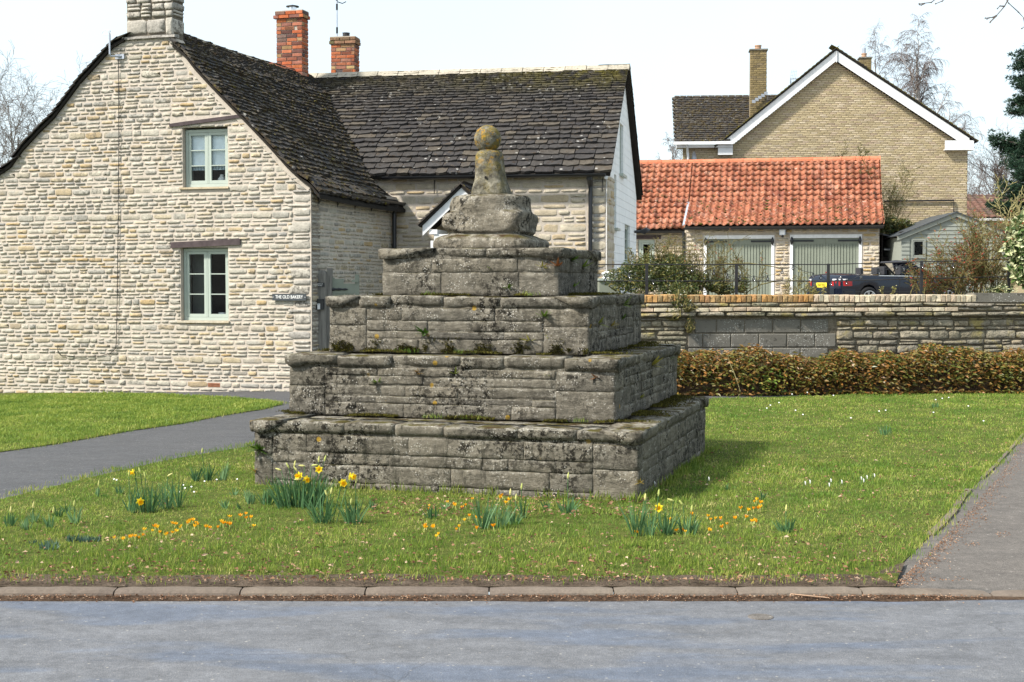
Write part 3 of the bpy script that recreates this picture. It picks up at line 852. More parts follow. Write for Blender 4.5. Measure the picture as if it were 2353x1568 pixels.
# front-face stones by (from, to, courses) so that the big corner blocks of each step stand where they are
rowsets = {0: [.09, .12, .08, .12], 1: [.11, .06, .09, .075, .07], 2: [.11, .06, .08, .10], 3: [.20, .12]}
for k, (cx, cy, hw, hd) in enumerate(TT):
    z0, z1 = TZ[k], TZ[k + 1]; ch = .105 if k < 3 else .09
    core = MB(); FF = Frame((cx, cy), CU)
    core.box(FF, -hw + .004, hw - .004, -hd + .004, hd - .004, z0 - (.15 if k == 0 else .0), z1 - .012)
    tier = core.build('step', M['cross'], cross)
    tier['label'] = ['lowest and widest step', 'second step from the ground', 'third step from the ground', 'topmost and smallest step'][k]
    tier_parts.append(tier)
    for si, (F, h) in enumerate(side_frames(cx, cy, hw, hd)):
        coarse = si > 1
        zs = z0 - (.05 if k == 0 else 0.0); top = z1 - ch
        rs = rowsets[k]; sc = (top - zs) / sum(rs)
        q0 = {0: .17, 1: .34, 2: .36, 3: .56}[k]; q1 = {0: .36, 1: .50, 2: .40, 3: .36}[k]
        # corner blocks
        if not coarse:
            for a, b, nn in ((-h, -h + q0, 2), (h - q1, h, 2 if k != 3 else 1)):
                hh = (top - zs) / nn
                for j in range(nn):
                    if k == 3: za, zb = (zs, zs + (top - zs) * .62)
                    else: za, zb = (zs + j * hh * (1.15 if j else 1), zs + (j + 1) * hh * (1.15 if nn == 2 and j == 0 else 1)) if nn == 1 else ((zs, zs + hh * 1.2) if j == 0 else (zs + hh * 1.2, top))
                    if k == 3 and j: continue
                    e0 = .003 if a == -h else .0
                    vs, fs = rough(F, a + .004, b - .004, za + .004, zb - .004, amp=.006, edge=.008, t=R.uniform(-.005, .001))
                    piece('stone', vs, fs, M['cross'], tier)
        z = zs
        for ri, rh in enumerate(rs):
            hgt = rh * sc
            a, b = -h, h
            if not coarse and (k != 3 or ri == 0): a, b = -h + q0, h - q1
            x = a
            while x < b - .01:
                w = R.uniform(.2, .8) * (1.0 if hgt < .11 else 1.25)
                if coarse: w *= 1.6
                if b - x - w < .13: w = b - x
                g = R.uniform(.003, .010)
                vs, fs = rough(F, x + g * .5, x + w - g * .5, z + g * .5, z + hgt - g * .5 + R.uniform(-.004, .004), amp=.008, edge=.006, t=R.uniform(-.006, .003), res=.032 if not coarse else .09)
                piece('stone', vs, fs, M['cross'], tier)
                x += w
            z += hgt
        # coping slabs
        over = .036
        a, b = -h - over, h + over; x = a
        lens = {(0, 0): [.86, .44, .42, .62], (0, 1): [.5, .5, .62, .38], (0, 2): [.33, .3, .5, .52], (0, 3): [.52, .5]}.get((si, k))
        i = 0
        while x < b - .01:
            w = lens[i] if lens and i < len(lens) else R.uniform(.45, .75)
            if b - x - w < .3: w = b - x
            m0 = (i == 0); m1 = (x + w >= b - .01)
            vs, fs = coping(F, x + .003, x + w - .003, z1 + R.uniform(-.006, .008), ch * R.uniform(.85, 1.05), over * R.uniform(.7, 1.25), back=.3 if k < 3 else .5, m0=False, m1=False, worn=R.uniform(0, .012))
            piece('coping_stone', vs, fs, M['cross'], tier)
            x += w; i += 1

# socket stone, shaft and ball
CX = AT(1129, 573, 13.05).x
F4 = Frame((CX, 13.05), CU)
def ringpts(cx, cy, a, n, z, bulge=0.0, N=48, sd=0.0, rot=TH, amp=.012):
    out = []
    for k in range(N):
        ph = 2 * math.pi * k / N
        c, s = math.cos(ph), math.sin(ph)
        r = a / (abs(c) ** n + abs(s) ** n) ** (1 / n) if n > 0 else 1 / (((max(abs(c), abs(s)) / a) ** 14 + ((abs(c) + abs(s)) / (-n * a)) ** 14) ** (1 / 14))
        d = abs(((ph - math.pi / 4) % (math.pi / 2)) - math.pi / 4)      # 0 at faces, pi/4 ... corner
        cd = abs(((ph + math.pi / 4) % (math.pi / 2)) - 0)
        cd = min(cd, math.pi / 2 - cd)
        r += bulge * math.exp(-(cd / .2) ** 2)
        x, y = r * c, r * s
        X = cx + x * math.cos(rot) + y * math.sin(rot); Y = cy - x * math.sin(rot) + y * math.cos(rot)
        q = mnoise.noise((X * 4 + sd, Y * 4, z * 4)) * .6 + mnoise.noise((X * 11 + sd, Y * 11, z * 22)) * .4
        f = 1 + amp * q / max(a, .05) * 1.6
        out.append(Vector((cx + (X - cx) * f, cy + (Y - cy) * f, z + .006 * mnoise.noise((X * 9, Y * 9, z + sd)))))
    return out
zt = TZ[4]
prof = [(-.01, .455, 7, 0), (.03, .468, 7, 0), (.07, .466, 7, 0), (.10, .445, 7, 0), (.115, .41, 6, 0), (.128, .385, 5, 0), (.138, .345, 6, 0), (.15, .345, 6, 0), (.158, .375, -1.6, .0), (.17, .38, -1.55, .03), (.19, .378, -1.5, .075), (.22, .376, -1.48, .10), (.26, .374, -1.46, .115), (.30, .372, -1.46, .115), (.33, .37, -1.46, .09), (.35, .369, -1.46, .03), (.36, .368, -1.46, .0), (.40, .364, -1.46, .0), (.44, .36, -1.46, .0), (.475, .352, -1.46, .0), (.495, .33, -1.46, 0), (.507, .25, 3, 0), (.512, .1, 2, 0)]
b = MB(); b.loft([ringpts(F4.O.x + .01 * math.sin(i), 13.05, a, n, zt + z, bu, 72, 3.0, amp=.009) for i, (z, a, n, bu) in enumerate(prof)])
b.build('socket_stone', M['cross'], cross, smooth=True)
sx = AT(1125, 400, 13.05).x
sh = [(.49, .172, 5), (.53, .166, 5), (.57, .158, 4.5), (.61, .150, 4), (.65, .139, 3.6), (.70, .131, 3.2), (.76, .128, 3.0), (.82, .127, 3.0), (.86, .126, 2.8), (.89, .122, 2.6), (.91, .108, 2.4), (.925, .085, 2.2), (.928, .02, 2)]
b = MB(); b.loft([ringpts(sx + .02 * (1 - i / 8 if i < 8 else 0), 13.05, a, n, zt + z, 0, 40, 9.0, amp=.007) for i, (z, a, n) in enumerate(sh)])
shaft = b.build('shaft', M['ball'], cross, smooth=True)
hp = AT(1116, 408, 12.915); b = MB(); b.tube([hp + Vector((0, -.012, 0)), hp + Vector((0, .02, 0))], .012, 8); b.build('peg_hole', M['room'], shaft)
bc = AT(1121, 319.5, 13.05); r0 = .127; rg = []
for j in range(21):
    a = math.pi * (j + .02) / 20.04
    ring = []
    for k in range(30):
        f = 2 * math.pi * k / 30
        d = Vector((math.sin(a) * math.cos(f), math.sin(a) * math.sin(f), -math.cos(a)))
        q = 1 + .022 * mnoise.noise(d * 2.1) + .012 * mnoise.noise(d * 7)
        p = d * r0 * q; p.z = max(p.z, -r0 * .93)
        ring.append(bc + p)
    rg.append(ring)
b = MB(); b.loft(rg); b.build('ball_finial', M['ball'], cross, smooth=True)
# ---------------------------------------------------------------- windows
def casement(F, parent, s0, s1, z0, z1, t, mat, n_leaf=2, rows_=3, fw=.045, cw=.042, blind=None, depth=.06, sill=None, panes=True):
    """a window: outer frame, leaves, glazing bars and panes"""
    b = MB()
    b.box(F, s0, s0 + fw, t, t + depth, z0, z1); b.box(F, s1 - fw, s1, t, t + depth, z0, z1)
    b.box(F, s0 + fw, s1 - fw, t, t + depth, z0, z0 + fw * 1.1); b.box(F, s0 + fw, s1 - fw, t, t + depth, z1 - fw, z1)
    win = b.build('window', mat, parent)
    iw = (s1 - s0 - 2 * fw - (n_leaf - 1) * fw * .5) / n_leaf
    for i in range(n_leaf):
        a = s0 + fw + i * (iw + fw * .5) + .003; e = a + iw - .006
        za, zb = z0 + fw * 1.1 + .003, z1 - fw - .003
        if i: MB().box(F, a - fw * .5 - .001, a - .002, t + .004, t + depth, za, zb).build('mullion', mat, win)
        c = MB(); tt = t + .008
        c.box(F, a, a + cw, tt, tt + .04, za, zb); c.box(F, e - cw, e, tt, tt + .04, za, zb)
        c.box(F, a + cw, e - cw, tt, tt + .04, za, za + cw * 1.2); c.box(F, a + cw, e - cw, tt, tt + .04, zb - cw, zb)
        c.build('casement', mat, win)
        ph = (zb - za - cw * 2.2 - (rows_ - 1) * .016) / rows_
        for r in range(rows_):
            p0 = za + cw * 1.2 + r * (ph + .016)
            if r: MB().box(F, a + cw, e - cw, tt + .002, tt + .038, p0 - .016, p0).build('glazing_bar', mat, win)
            MB().box(F, a + cw - .002, e - cw + .002, tt + .02, tt + .024, p0 - .002, p0 + ph + .002).build('pane', M['glass'], win)
        hx = a - .006 if i == 0 else e - .004
        for hz in (.2, .8): MB().box(F, hx, hx + .01, t - .006, t + .006, z0 + (z1 - z0) * hz - .03, z0 + (z1 - z0) * hz + .03).build('hinge', mat, win)
    # a shallow dark room behind the glass, open towards the window
    rm = MB(); d = .7; t1 = t + depth + .002
    rm.box(F, s0 - .2, s1 + .2, t1 + d, t1 + d + .03, z0 - .2, z1 + .2)
    for q in ((s0 - .23, s0 - .2), (s1 + .2, s1 + .23)): rm.box(F, q[0], q[1], t1 + .34, t1 + d, z0 - .2, z1 + .2)
    rm.box(F, s0 - .2, s1 + .2, t1 + .34, t1 + d, z1 + .2, z1 + .23); rm.box(F, s0 - .2, s1 + .2, t1 + .34, t1 + d, z0 - .23, z0 - .2)
    rm.build('window_recess', M['room'], win)
    return win

def interp(pts):
    pts = sorted(pts)
    def f(x):
        if x <= pts[0][0]: return pts[0][1]
        for (a, b), (c, d) in zip(pts, pts[1:]):
            if x <= c: return b + (d - b) * (x - a) / (c - a)
        return pts[-1][1]
    return f

# ---------------------------------------------------------------- the stone cottage on the left (gable towards the road)
HC = AT(717, 897, 21.8)
FG = Frame(HC, CU)                       # gable front, s < 0 to the left of the corner
FR = Frame(HC, CV)                       # wall running back from the corner, s > 0 away from the road
h1 = thing('stone_cottage', 'cream rubble stone cottage with steep mossy slate roof, its gable to the road', 'house', (HC.x - 2.5, HC.y + 2, -.1))
Rpx = [(395, 84), (425, 130), (450, 162), (485, 200), (520, 236), (570, 287), (620, 340), (660, 385), (690, 412), (717, 432)]
Lpx = [(287, 88), (262, 108), (222, 152), (187, 190), (159, 228), (127, 270), (95, 301), (57, 342), (28, 382), (0, 402), (-20, 410)]
Rsz = [FG.hit(*p) for p in Rpx]; Lsz = [FG.hit(*p) for p in Lpx]
SL = Lsz[-1][0]
RS = interp([(z, s) for s, z in Rsz]); LS = interp([(z, s) for s, z in Lsz])
outline = [(SL, -.35), (0, -.35), (0, Rsz[-1][1])] + [p for p in Rsz[-2::-1]] + Lsz[:]
w1 = [FG.hit(420, 434), FG.hit(523, 290)]; w2 = [FG.hit(416, 740), FG.hit(524, 569)]
holes = [(w1[0][0], w1[1][0], w1[0][1], w1[1][1]), (w2[0][0], w2[1][0], w2[0][1], w2[1][1])]
b = MB(); b.slab(FG, outline, holes, .002, .34)
gw = b.build('gable_wall', M['mortar'], h1)
pc = Pieces()
def gspan(z):
    a = SL + .01 if z < Lsz[-1][1] else LS(z) + .03
    e = -.01 if z < Rsz[-1][1] else RS(z) - .03
    if z > FG.hit(340, 88)[1]: return (0, 0)
    return a, e
# lintel zones are kept free of stones as well
l1 = [FG.hit(391, 288), FG.hit(557, 268)]; l2 = [FG.hit(394, 568), FG.hit(553, 552)]
hz = holes + [(l1[0][0], l1[1][0], l1[0][1] - .0, l1[1][1]), (l2[0][0], l2[1][0], l2[0][1], l2[1][1]), FG.hit(478, 890) and (FG.hit(477, 890)[0], FG.hit(506, 890)[0], FG.hit(478, 891)[1], FG.hit(478, 880)[1])]
qz = [(-.30, .02, -.3, 3.1)]
bands = [1.0, .62, .8, 1.15, .7, .55, .9, .6, .75, 1.2, .6, .55, .85]
def gz_rows(i): return .088 * bands[i % 13] * R.uniform(.85, 1.15)
rubble(FG, pc, gspan, hz + qz, -.16, Rsz[0][1] + .05, (.05, .13), (.11, .30), gap=.023, depth=.022, proud=.004, rows=gz_rows, tilt=.018)
pc.build('stone', M['lime'], gw, 240)
pq = Pieces()
rubble(FG, pq, lambda z: (-.31 - .1 * (int(z * 6) % 2), -.004), [], -.1, Rsz[-1][1] - .02, (.09, .17), (.26, .42), gap=.026, depth=.035, proud=.008, shapes=STONES + BLOCKS, rows=lambda i: [.12, .08, .15, .1, .17, .09][i % 6])
pq.build('stone', M['lime_grey'], gw, 60)

# wall running back from the corner
tb = 4.2
b = MB(); b.slab(FR, [(0.012, -.35), (tb, -.35), (tb, 3.25), (0.012, 3.2)], [], .0, .34); sw = b.build('side_wall', M['mortar'], h1)
pc = Pieces()
rubble(FR, pc, lambda z: (.02, 3.75), [], -.1, 3.18, (.055, .12), (.13, .34), gap=.022, depth=.022, proud=.004, rows=gz_rows)
pc.build('stone', M['lime'], sw, 200)

# lintels, sills, windows
for wi, (l, w, zz) in enumerate(((l1, w1, (288, 268)), (l2, w2, (568, 552)))):
    b = MB(); n = 9; rings = []
    tilt = (.11, .045)[wi]; z0_, z1_ = l[0][1], l[1][1]
    th = (.055, .095)[wi]
    for i in range(n + 1):
        u = i / n; s = l[0][0] + (l[1][0] - l[0][0]) * u; zc = (z0_ + z1_) / 2 + (u - .5) * tilt
        a = th / 2 + .006 * mnoise.noise((s * 3, wi, 1)); c = .005 * mnoise.noise((s * 6, wi, 5))
        rings.append([FG.P(s, -.03 + c, zc - a), FG.P(s, -.032 + c, zc + a), FG.P(s, .12, zc + a), FG.P(s, .12, zc - a)])
    b.loft(rings); b.build('lintel', M['lintel'], h1)
    s0, z0, s1, z1 = w[0][0], w[0][1], w[1][0], w[1][1]
    b = MB(); rings = []
    for i in range(8):
        u = i / 7; s = s0 - .05 + (s1 - s0 + .07) * u; c = .008 * mnoise.noise((s * 5, wi, 9))
        rings.append([FG.P(s, -.035 + c, z0 - .012), FG.P(s, -.032 + c, z0 + .018), FG.P(s, .1, z0 + .024), FG.P(s, .1, z0 - .012)])
    b.loft(rings); b.build('sill', M['dressed'], h1)
    # plastered reveals
    b = MB(); b.box(FG, s0 - .012, s0 + .002, .014, .3, z0 + .02, z1); b.box(FG, s1 - .002, s1 + .012, .014, .3, z0 + .02, z1)
    b.build('reveal', M['mortar'], h1)
    win = casement(FG, h1, s0 + .012, s1 - .008, z0 + .026, z1 - .012 - (.02 if wi == 0 else 0), .085, M['sage'])
    if wi == 0:
        zb = FG.hit(470, 382)[1]
        MB().box(FG, s0 + .05, s1 - .05, .158, .166, zb, z1 - .03).build('roller_blind', M['blind'], win)
        b = MB(); k = s0 + .06
        while k < s1 - .08:
            b.box(FG, k, k + .012, .15, .156, zb - .05 + .008 * math.sin(k * 60), zb + .012); k += .027
        b.build('blind_stripes', M['stripe'], win)
        b2 = MB().box(FG, s0 + .05, s1 - .05, .157, .162, zb - .052, zb); b2.build('blind_fringe', M['blind'], win)
        p = FG.P(s1 - .24, .25, z0 + .05); b = MB(); b.loft([[p + Vector((r * math.cos(a), r * math.sin(a), z)) for a in [q * math.pi / 6 for q in range(12)]] for r, z in ((.045, 0), (.075, .05), (.07, .11), (.03, .16), (.035, .18))]); b.build('white_vase', M['porcelain'], win, smooth=True)
    else:
        p = FG.P(s1 - .24, .25, z0 + .05); b = MB(); b.loft([[p + Vector((r * math.cos(a), r * math.sin(a), z)) for a in [q * math.pi / 6 for q in range(12)]] for r, z in ((.06, 0), (.075, .08), (.07, .1))]); b.build('white_bowl', M['porcelain'], win, smooth=True)
        MB().box(FG, s1 - .1, s1 - .085, .24, .3, z0 + .04, z0 + .25).build('photo_frame', M['white'], win)
        MB().box(FG, s0 + .05, s0 + .28, .30, .305, z0 + .03, z1 - .05).build('grey_curtain', plain('grey_curtain', (.09, .095, .09), .9, .05), win)

# chimney of the gable
ca = FG.hit(290, 88); cb = FG.hit(398, 88); zc = ca[1]
b = MB(); b.box(FG, ca[0] + .012, cb[0] - .012, .012, .338, zc - .5, zc + 1.6)
chim = b.build('gable_chimney', M['mortar_grey'], h1)
pc = Pieces()
for F_, a_, e_ in ((FG, ca[0], cb[0]), (Frame(FG.P(cb[0], 0, 0), CV), 0.01, .34)):
    rubble(F_, pc, lambda z: (a_, e_), [], zc + .02, zc + 1.6, (.09, .3), (.2, .4), gap=.018, depth=.06, proud=.012, shapes=BLOCKS + STONES[:4], rows=lambda i: [.29, .11, .12, .11, .2, .1, .25, .12][i % 8], tilt=.01)
pc.build('stone', M['lime_grey'], chim, 80)
b = MB(); rings = []
for i in range(10):
    s = ca[0] - .05 + (cb[0] - ca[0] + .1) * i / 9; c = .01 * mnoise.noise((s * 4, 2, 2))
    rings.append([FG.P(s, -.05, zc - .03 + c), FG.P(s, -.045, zc + .01 + c), FG.P(s, .1, zc + .03), FG.P(s, .1, zc - .03)])
b.loft(rings); b.build('drip_ledge', M['lime_grey'], chim)

# roof: profile across the ridge (s, z), swept back along t
RS_ = [(s + .03, z + .05) for s, z in Rsz]; 
ridge_s = (ca[0] + cb[0]) / 2; ridge_z = FG.hit(340, 62, .35)[1]
ridge_z = AT(422, 62, FG.P(ridge_s, .4, 0).y).z
prof_r = [(ridge_s, ridge_z)] + [(s + .02, z + .07) for s, z in Rsz[1:]] + [(.17, Rsz[-1][1] - .085)]
prof_l = [(ridge_s, ridge_z)] + [(s - .02, z + .05) for s, z in Lsz[1:]] + [(SL - .25, Lsz[-1][1] - .12)]
TEND = 6.2
def sag(t): return -.05 * math.sin(math.pi * min(1, max(0, t / 5.4)))
def deck(prof, name, off):
    b = MB(); e = cb[0] + .01 if prof[-1][0] > prof[0][0] else ca[0] - .01
    sgn = 1 if prof[-1][0] > prof[0][0] else -1
    front = [(e, interp(prof)(e))] + [p for p in prof if (p[0] - e) * sgn > 0]
    for pr, ts in ((prof, [.345, .5, 1.5, 2.5, 3.5, 4.5, 5.4, TEND]), (front, [-.05, .345])):
        b.loft([[FG.P(s, t, z + sag(t) - off) for s, z in pr] + [FG.P(s, t, z + sag(t) - off - .05) for s, z in pr[::-1]] for t in ts])
    return b.build(name, M['deck'], h1)
roof = deck(prof_r, 'right_roof_slope', .035)
roofl = deck(prof_l, 'left_roof_slope', .03)

def walk(prof):
    """arc length table of a profile given from the ridge down"""
    P = prof[::-1]; L = [0]
    for (a, b), (c, d) in zip(P, P[1:]): L.append(L[-1] + math.hypot(c - a, d - b))
    return P, L
def at_len(P, L, l):
    for i in range(len(L) - 1):
        if l <= L[i + 1] or i == len(L) - 2:
            u = (l - L[i]) / (L[i + 1] - L[i]); a, b = P[i], P[i + 1]
            d = Vector((b[0] - a[0], b[1] - a[1])).normalized()
            return a[0] + (b[0] - a[0]) * u, a[1] + (b[1] - a[1]) * u, d
# the other cottage's roof plane is needed for the valley: set up here
H2U = (math.cos(.183), -math.sin(.183)); H2V = (math.sin(.183), math.cos(.183))
c2 = AT(1394, 700, 24.6)
F2 = Frame(c2, H2U)                      # front wall, s < 0 to the left
F2R = Frame(c2, H2V)                     # white gable end
apx = 2.75
E2z = AT(1394, 399, c2.y).z; R2z = AT(1432, 153, F2.P(0, apx, 0).y).z
def h2_roof_z(p):
    d = p - F2.O; t = d.dot(F2.V)
    return E2z + (R2z - E2z) * (t + .16) / (apx + .16)
def h1_roof_z(p):
    d = p - FG.O; s = d.dot(FG.U); t = d.dot(FG.V)
    pr = sorted(prof_r)
    if s < ridge_s: return 99
    if s > pr[-1][0]: return -99
    return interp(pr)(s) + sag(t)

P_, L_ = walk(prof_r); tot = L_[-1]
pc = Pieces(); l = 0.0
while l < tot - .03:
    ex = .135 - .055 * (l / tot)
    s, z, d = at_len(P_, L_, l)
    up = (FG.U * d.x + Vector((0, 0, d.y))).normalized(); nrm = FG.V.cross(up) * -1
    if nrm.z < 0: nrm = -nrm
    t = -.09 + R.uniform(-.02, .02)
    while t < TEND - .2:
        w = R.uniform(.13, .26)
        jl = R.uniform(-.012, .012)
        p = FG.P(s, t + w / 2, z + sag(t)) + up * jl + nrm * .012
        if not (t > .6 and p.z < h2_roof_z(p) - .03) and not (t < .33 and s < cb[0] + .04):
            ln = min(ex * 2.0, .3); k = R.uniform(.03, .055)
            u2 = (up * ln - nrm * k * 1.0).normalized()
            n2 = FG.V.cross(u2); n2 = -n2 if n2.z < 0 else n2
            pc.add(R.choice(SLATES), MX(p, FG.V * (w - .006), -n2 * k, u2 * ln), w * ex / p.y ** 2)
        t += w
    l += ex
pc.build('slate', M['slate_moss'], roof, 300)
# verge slates of the left slope
P_, L_ = walk(prof_l); tot = L_[-1]; pc = Pieces(); l = 0
while l < tot - .03:
    s, z, d = at_len(P_, L_, l); up = (FG.U * d.x + Vector((0, 0, d.y))).normalized(); nrm = FG.V.cross(up); nrm = -nrm if nrm.z < 0 else nrm
    t = -.09
    if s > ca[0] - .1: break
    for w in (.24, .3, .3):
        p = FG.P(s, t + w / 2, z) + nrm * .01; u2 = (up * .26 - nrm * .03).normalized(); n2 = FG.V.cross(u2); n2 = -n2 if n2.z < 0 else n2
        pc.add(R.choice(SLATES), MX(p, FG.V * w, -n2 * .022, u2 * .26), .001); t += w
    l += .12
pc.build('slate', M['slate'], roofl, 120)
# ridge tiles
for i in range(18):
    t0 = .34 + i * .29; A = FG.P(ridge_s, t0, ridge_z + sag(t0) + .015); B = FG.P(ridge_s, t0 + .275, ridge_z + sag(t0 + .275) + .015)
    b = MB(); b.loft([[c + FG.U * x + Vector((0, 0, z)) for x, z in ((-.15, -.14), (-.07, -.02), (0, .035), (.07, -.02), (.15, -.14), (.12, -.15), (0, 0), (-.12, -.15))] for c in (A, B)])
    b.build('ridge_tile', M['ridge'] if i < 13 else M['clay_ridge'], roof)
# mortar fillet under the verge
b = MB(); b.loft([[FG.P(s + .0, -.012, z + .03), FG.P(s - .06, -.014, z - .045), FG.P(s - .05, .05, z - .04), FG.P(s, .05, z + .03)] for s, z in Rsz[1:]]); b.build('verge_fillet', M['mortar'], h1)

# eaves gutter of the side wall, brackets and downpipe
def gutter(parent, A, B, r, mat=None, n=8, drop=0.0):
    A = Vector(A); B = Vector(B); d = (B - A).normalized(); x = Vector((d.y, -d.x, 0)).normalized(); rings = []
    for c in (A, B):
        rings.append([c + x * r * math.cos(a) - Vector((0, 0, r * math.sin(a))) for a in [math.pi * k / n for k in range(n + 1)]] + [c + x * (r - .008) * math.cos(a) - Vector((0, 0, (r - .008) * math.sin(a))) for a in [math.pi * k / n for k in range(n, -1, -1)]])
    b = MB(); b.loft(rings); b.build('gutter', mat or M['black'], parent)
gz0 = AT(717, 434, HC.y).z - .03
GA = FR.P(-.03, -.12, gz0); GB = FR.P(3.98, -.12, gz0 + .01)
gutter(h1, GA, GB, .06)
for i in range(5):
    t0 = .25 + i * .72
    b = MB(); p = FR.P(t0, -.1, gz0 - .05); b.tube([p, FR.P(t0, -.03, gz0 - .17)], .007, 6); b.tube([FR.P(t0 - .06, -.02, gz0 - .1), FR.P(t0 + .06, -.02, gz0 - .1)], .007, 6); b.tube([FR.P(t0, -.02, gz0 - .02), FR.P(t0, -.02, gz0 - .2)], .007, 6)
    b.build('gutter_bracket', M['iron'], h1)
b = MB(); b.tube([FR.P(3.36, -.1, gz0 - .02), FR.P(3.36, -.1, gz0 - .12), FR.P(3.36, -.07, gz0 - .2), FR.P(3.36, -.07, -.1)], .04, 10); b.build('downpipe', M['black'], h1)

# air brick, small aerial bracket, cable
a = FG.hit(478, 889); c = FG.hit(505, 881)
b = MB(); b.box(FG, a[0], c[0], -.005, .03, a[1], c[1]); ab = b.build('air_brick', M['terra'], h1)
for j in range(2):
    for i in range(9):
        s = a[0] + .012 + i * (c[0] - a[0] - .018) / 9; z = a[1] + .008 + j * (c[1] - a[1] - .006) / 2
        MB().box(FG, s, s + .011, -.007, -.004, z, z + .016).build('vent_hole', M['room'], ab)
br = thing('aerial_bracket', 'grey metal aerial bracket and short mast on the cottage verge left of the gable chimney', 'bracket', FG.P(*[FG.hit(278, 132)[0], 0, FG.hit(278, 132)[1]]))
a = FG.hit(267, 137); c = FG.hit(287, 125)
MB().box(FG, a[0], c[0], -.03, -.012, a[1], c[1]).build('wall_plate', M['galv'], br)
b = MB(); p0 = FG.hit(264, 132); p1 = FG.hit(262, 74); b.tube([FG.P(c[0] - .05, -.03, (a[1] + c[1]) / 2), FG.P(p0[0], -.12, p0[1]), FG.P(p0[0] - .01, -.13, p0[1] + .03), FG.P(p1[0], -.13, p1[1])], .016, 8); b.build('mast', M['galv'], br)
b = MB(); q = [FG.hit(*k) for k in ((262, 74), (255, 72), (246, 76), (245, 82), (253, 84), (262, 82))]; b.tube([FG.P(s, -.13, z) for s, z in q], .005, 5); q = [FG.hit(*k) for k in ((262, 74), (266, 82), (272, 90))]; b.tube([FG.P(s, -.14, z) for s, z in q], .005, 5); b.build('loose_wire', M['white_dull'], br)
cb_ = MB(); q = [(274, 137), (275, 300), (273.5, 500), (271, 700), (269, 790), (266, 803), (255, 812), (235, 818), (180, 819), (142, 817), (135, 808), (135, 793)]
cb_.tube([FG.P(*(lambda h: (h[0], -.025, h[1]))(FG.hit(*k))) for k in q], .0058, 5)
o = cb_.build('cable', M['black'], None); set_props(o, 'thin black cable hanging down the cottage gable and looping near its foot', 'cable')

# name plate and letters
def text_mesh(body, size, F, s, z, t, mat, parent, name='lettering', squash=1.0, ext=.002):
    cu = bpy.data.curves.new(name, 'FONT'); cu.body = body; cu.size = size; cu.align_x = 'CENTER'; cu.align_y = 'CENTER'; cu.extrude = ext; cu.offset = 0
    o = bpy.data.objects.new(name, cu); COL.objects.link(o)
    dg = bpy.context.evaluated_depsgraph_get(); me = bpy.data.meshes.new_from_object(o.evaluated_get(dg)); me.name = name
    bpy.data.objects.remove(o); me.materials.clear()
    q = link(name, me, mat, parent)
    L = root_loc(parent) if parent else Vector((0, 0, 0))
    q.matrix_basis = MX(F.P(s, t, z) - L, F.U * squash, Vector((0, 0, 1)), -F.V)
    return q
def plate(F, a, c, t, th, mat, name, label, cat, parent=None):
    b = MB(); b.box(F, a[0], c[0], t - th, t, a[1], c[1])
    root = thing(name, label, cat, F.P((a[0] + c[0]) / 2, t, a[1])); b.build('plate', mat, root); return root
a = FG.hit(628.5, 691); c = FG.hit(706, 675.5)
np_ = plate(FG, a, c, -.03, .014, M['slate_plate'], 'house_sign', 'dark slate sign with white capitals reading THE OLD BAKERY on the cottage gable', 'sign')
text_mesh('THE OLD BAKERY', .074, FG, (a[0] + c[0]) / 2, (a[1] + c[1]) / 2 + .002, -.045, M['letter'], np_, squash=.79)
for s in (a[0] + .016, c[0] - .016):
    b = MB(); b.ball(FG.P(s, -.045, (a[1] + c[1]) / 2), .006, 8, 4); b.build('screw_cap', M['letter'], np_)
# ---------------------------------------------------------------- second cottage (long slate roof, white gable end)
h2 = thing('slate_roofed_cottage', 'pale limestone cottage with long dark slate roof and white painted gable end', 'house', F2.P(-2, 2, 0))
SL2 = F2.hit(905, 650)[0]
b = MB(); b.slab(F2, [(SL2 - 2.6, -.3), (-.012, -.3), (-.012, E2z), (SL2 - 2.6, E2z)], [], .0, .34)
fw2 = b.build('front_wall', M['mortar'], h2)
pc = Pieces()
rubble(F2, pc, lambda z: (SL2 - .3, -.36), [], .1, E2z - .03, (.08, .20), (.2, .42), gap=.03, depth=.024, proud=.004, rows=lambda i: [.13, .10, .17, .09, .14, .19, .11][i % 7] * R.uniform(.92, 1.08), shapes=STONES + BLOCKS[:5], tilt=.008)
pc.build('stone', M['dressed'], fw2, 190)
pc = Pieces()
rubble(F2, pc, lambda z: (-.36, -.012), [], .1, E2z - .03, (.12, .2), (.2, .36), gap=.03, depth=.032, proud=.007, rows=lambda i: [.17, .13, .2, .12][i % 4], shapes=STONES + BLOCKS, tilt=.008)
pc.build('stone', M['dressed'], fw2, 60)
# gable end: stone return, then painted brick
GE = 2 * apx
gout = [(0, -.3), (GE, -.3), (GE, E2z - .1), (apx, R2z - .06), (0, E2z)]
def s2(x): return F2R.hit(x, 500)[0]
wr = [(s2(1424), s2(1432), F2R.hit(1428, 400)[1], F2R.hit(1428, 285)[1]),
      (s2(1411.5), s2(1416.5), F2R.hit(1413, 523)[1], F2R.hit(1413, 401)[1]),
      (s2(1436), s2(1448), F2R.hit(1442, 606)[1], F2R.hit(1442, 517)[1])]
b = MB(); b.slab(F2R, gout, wr, .004, .32); ge = b.build('gable_end', M['white_brick'], h2)
pc = Pieces(); sx0 = s2(1410.5)
MB().box(F2R, -.001, sx0, -.003, .003, 0, E2z - .02).build('quoin_pointing', M['mortar'], ge)
rubble(F2R, pc, lambda z: (.012, sx0), [], .1, E2z - .03, (.12, .2), (.16, .4), gap=.02, depth=.055, proud=.008, rows=lambda i: [.17, .13, .2, .12][i % 4], shapes=STONES + BLOCKS, tilt=.008)
pc.build('stone', M['dressed'], ge, 60)
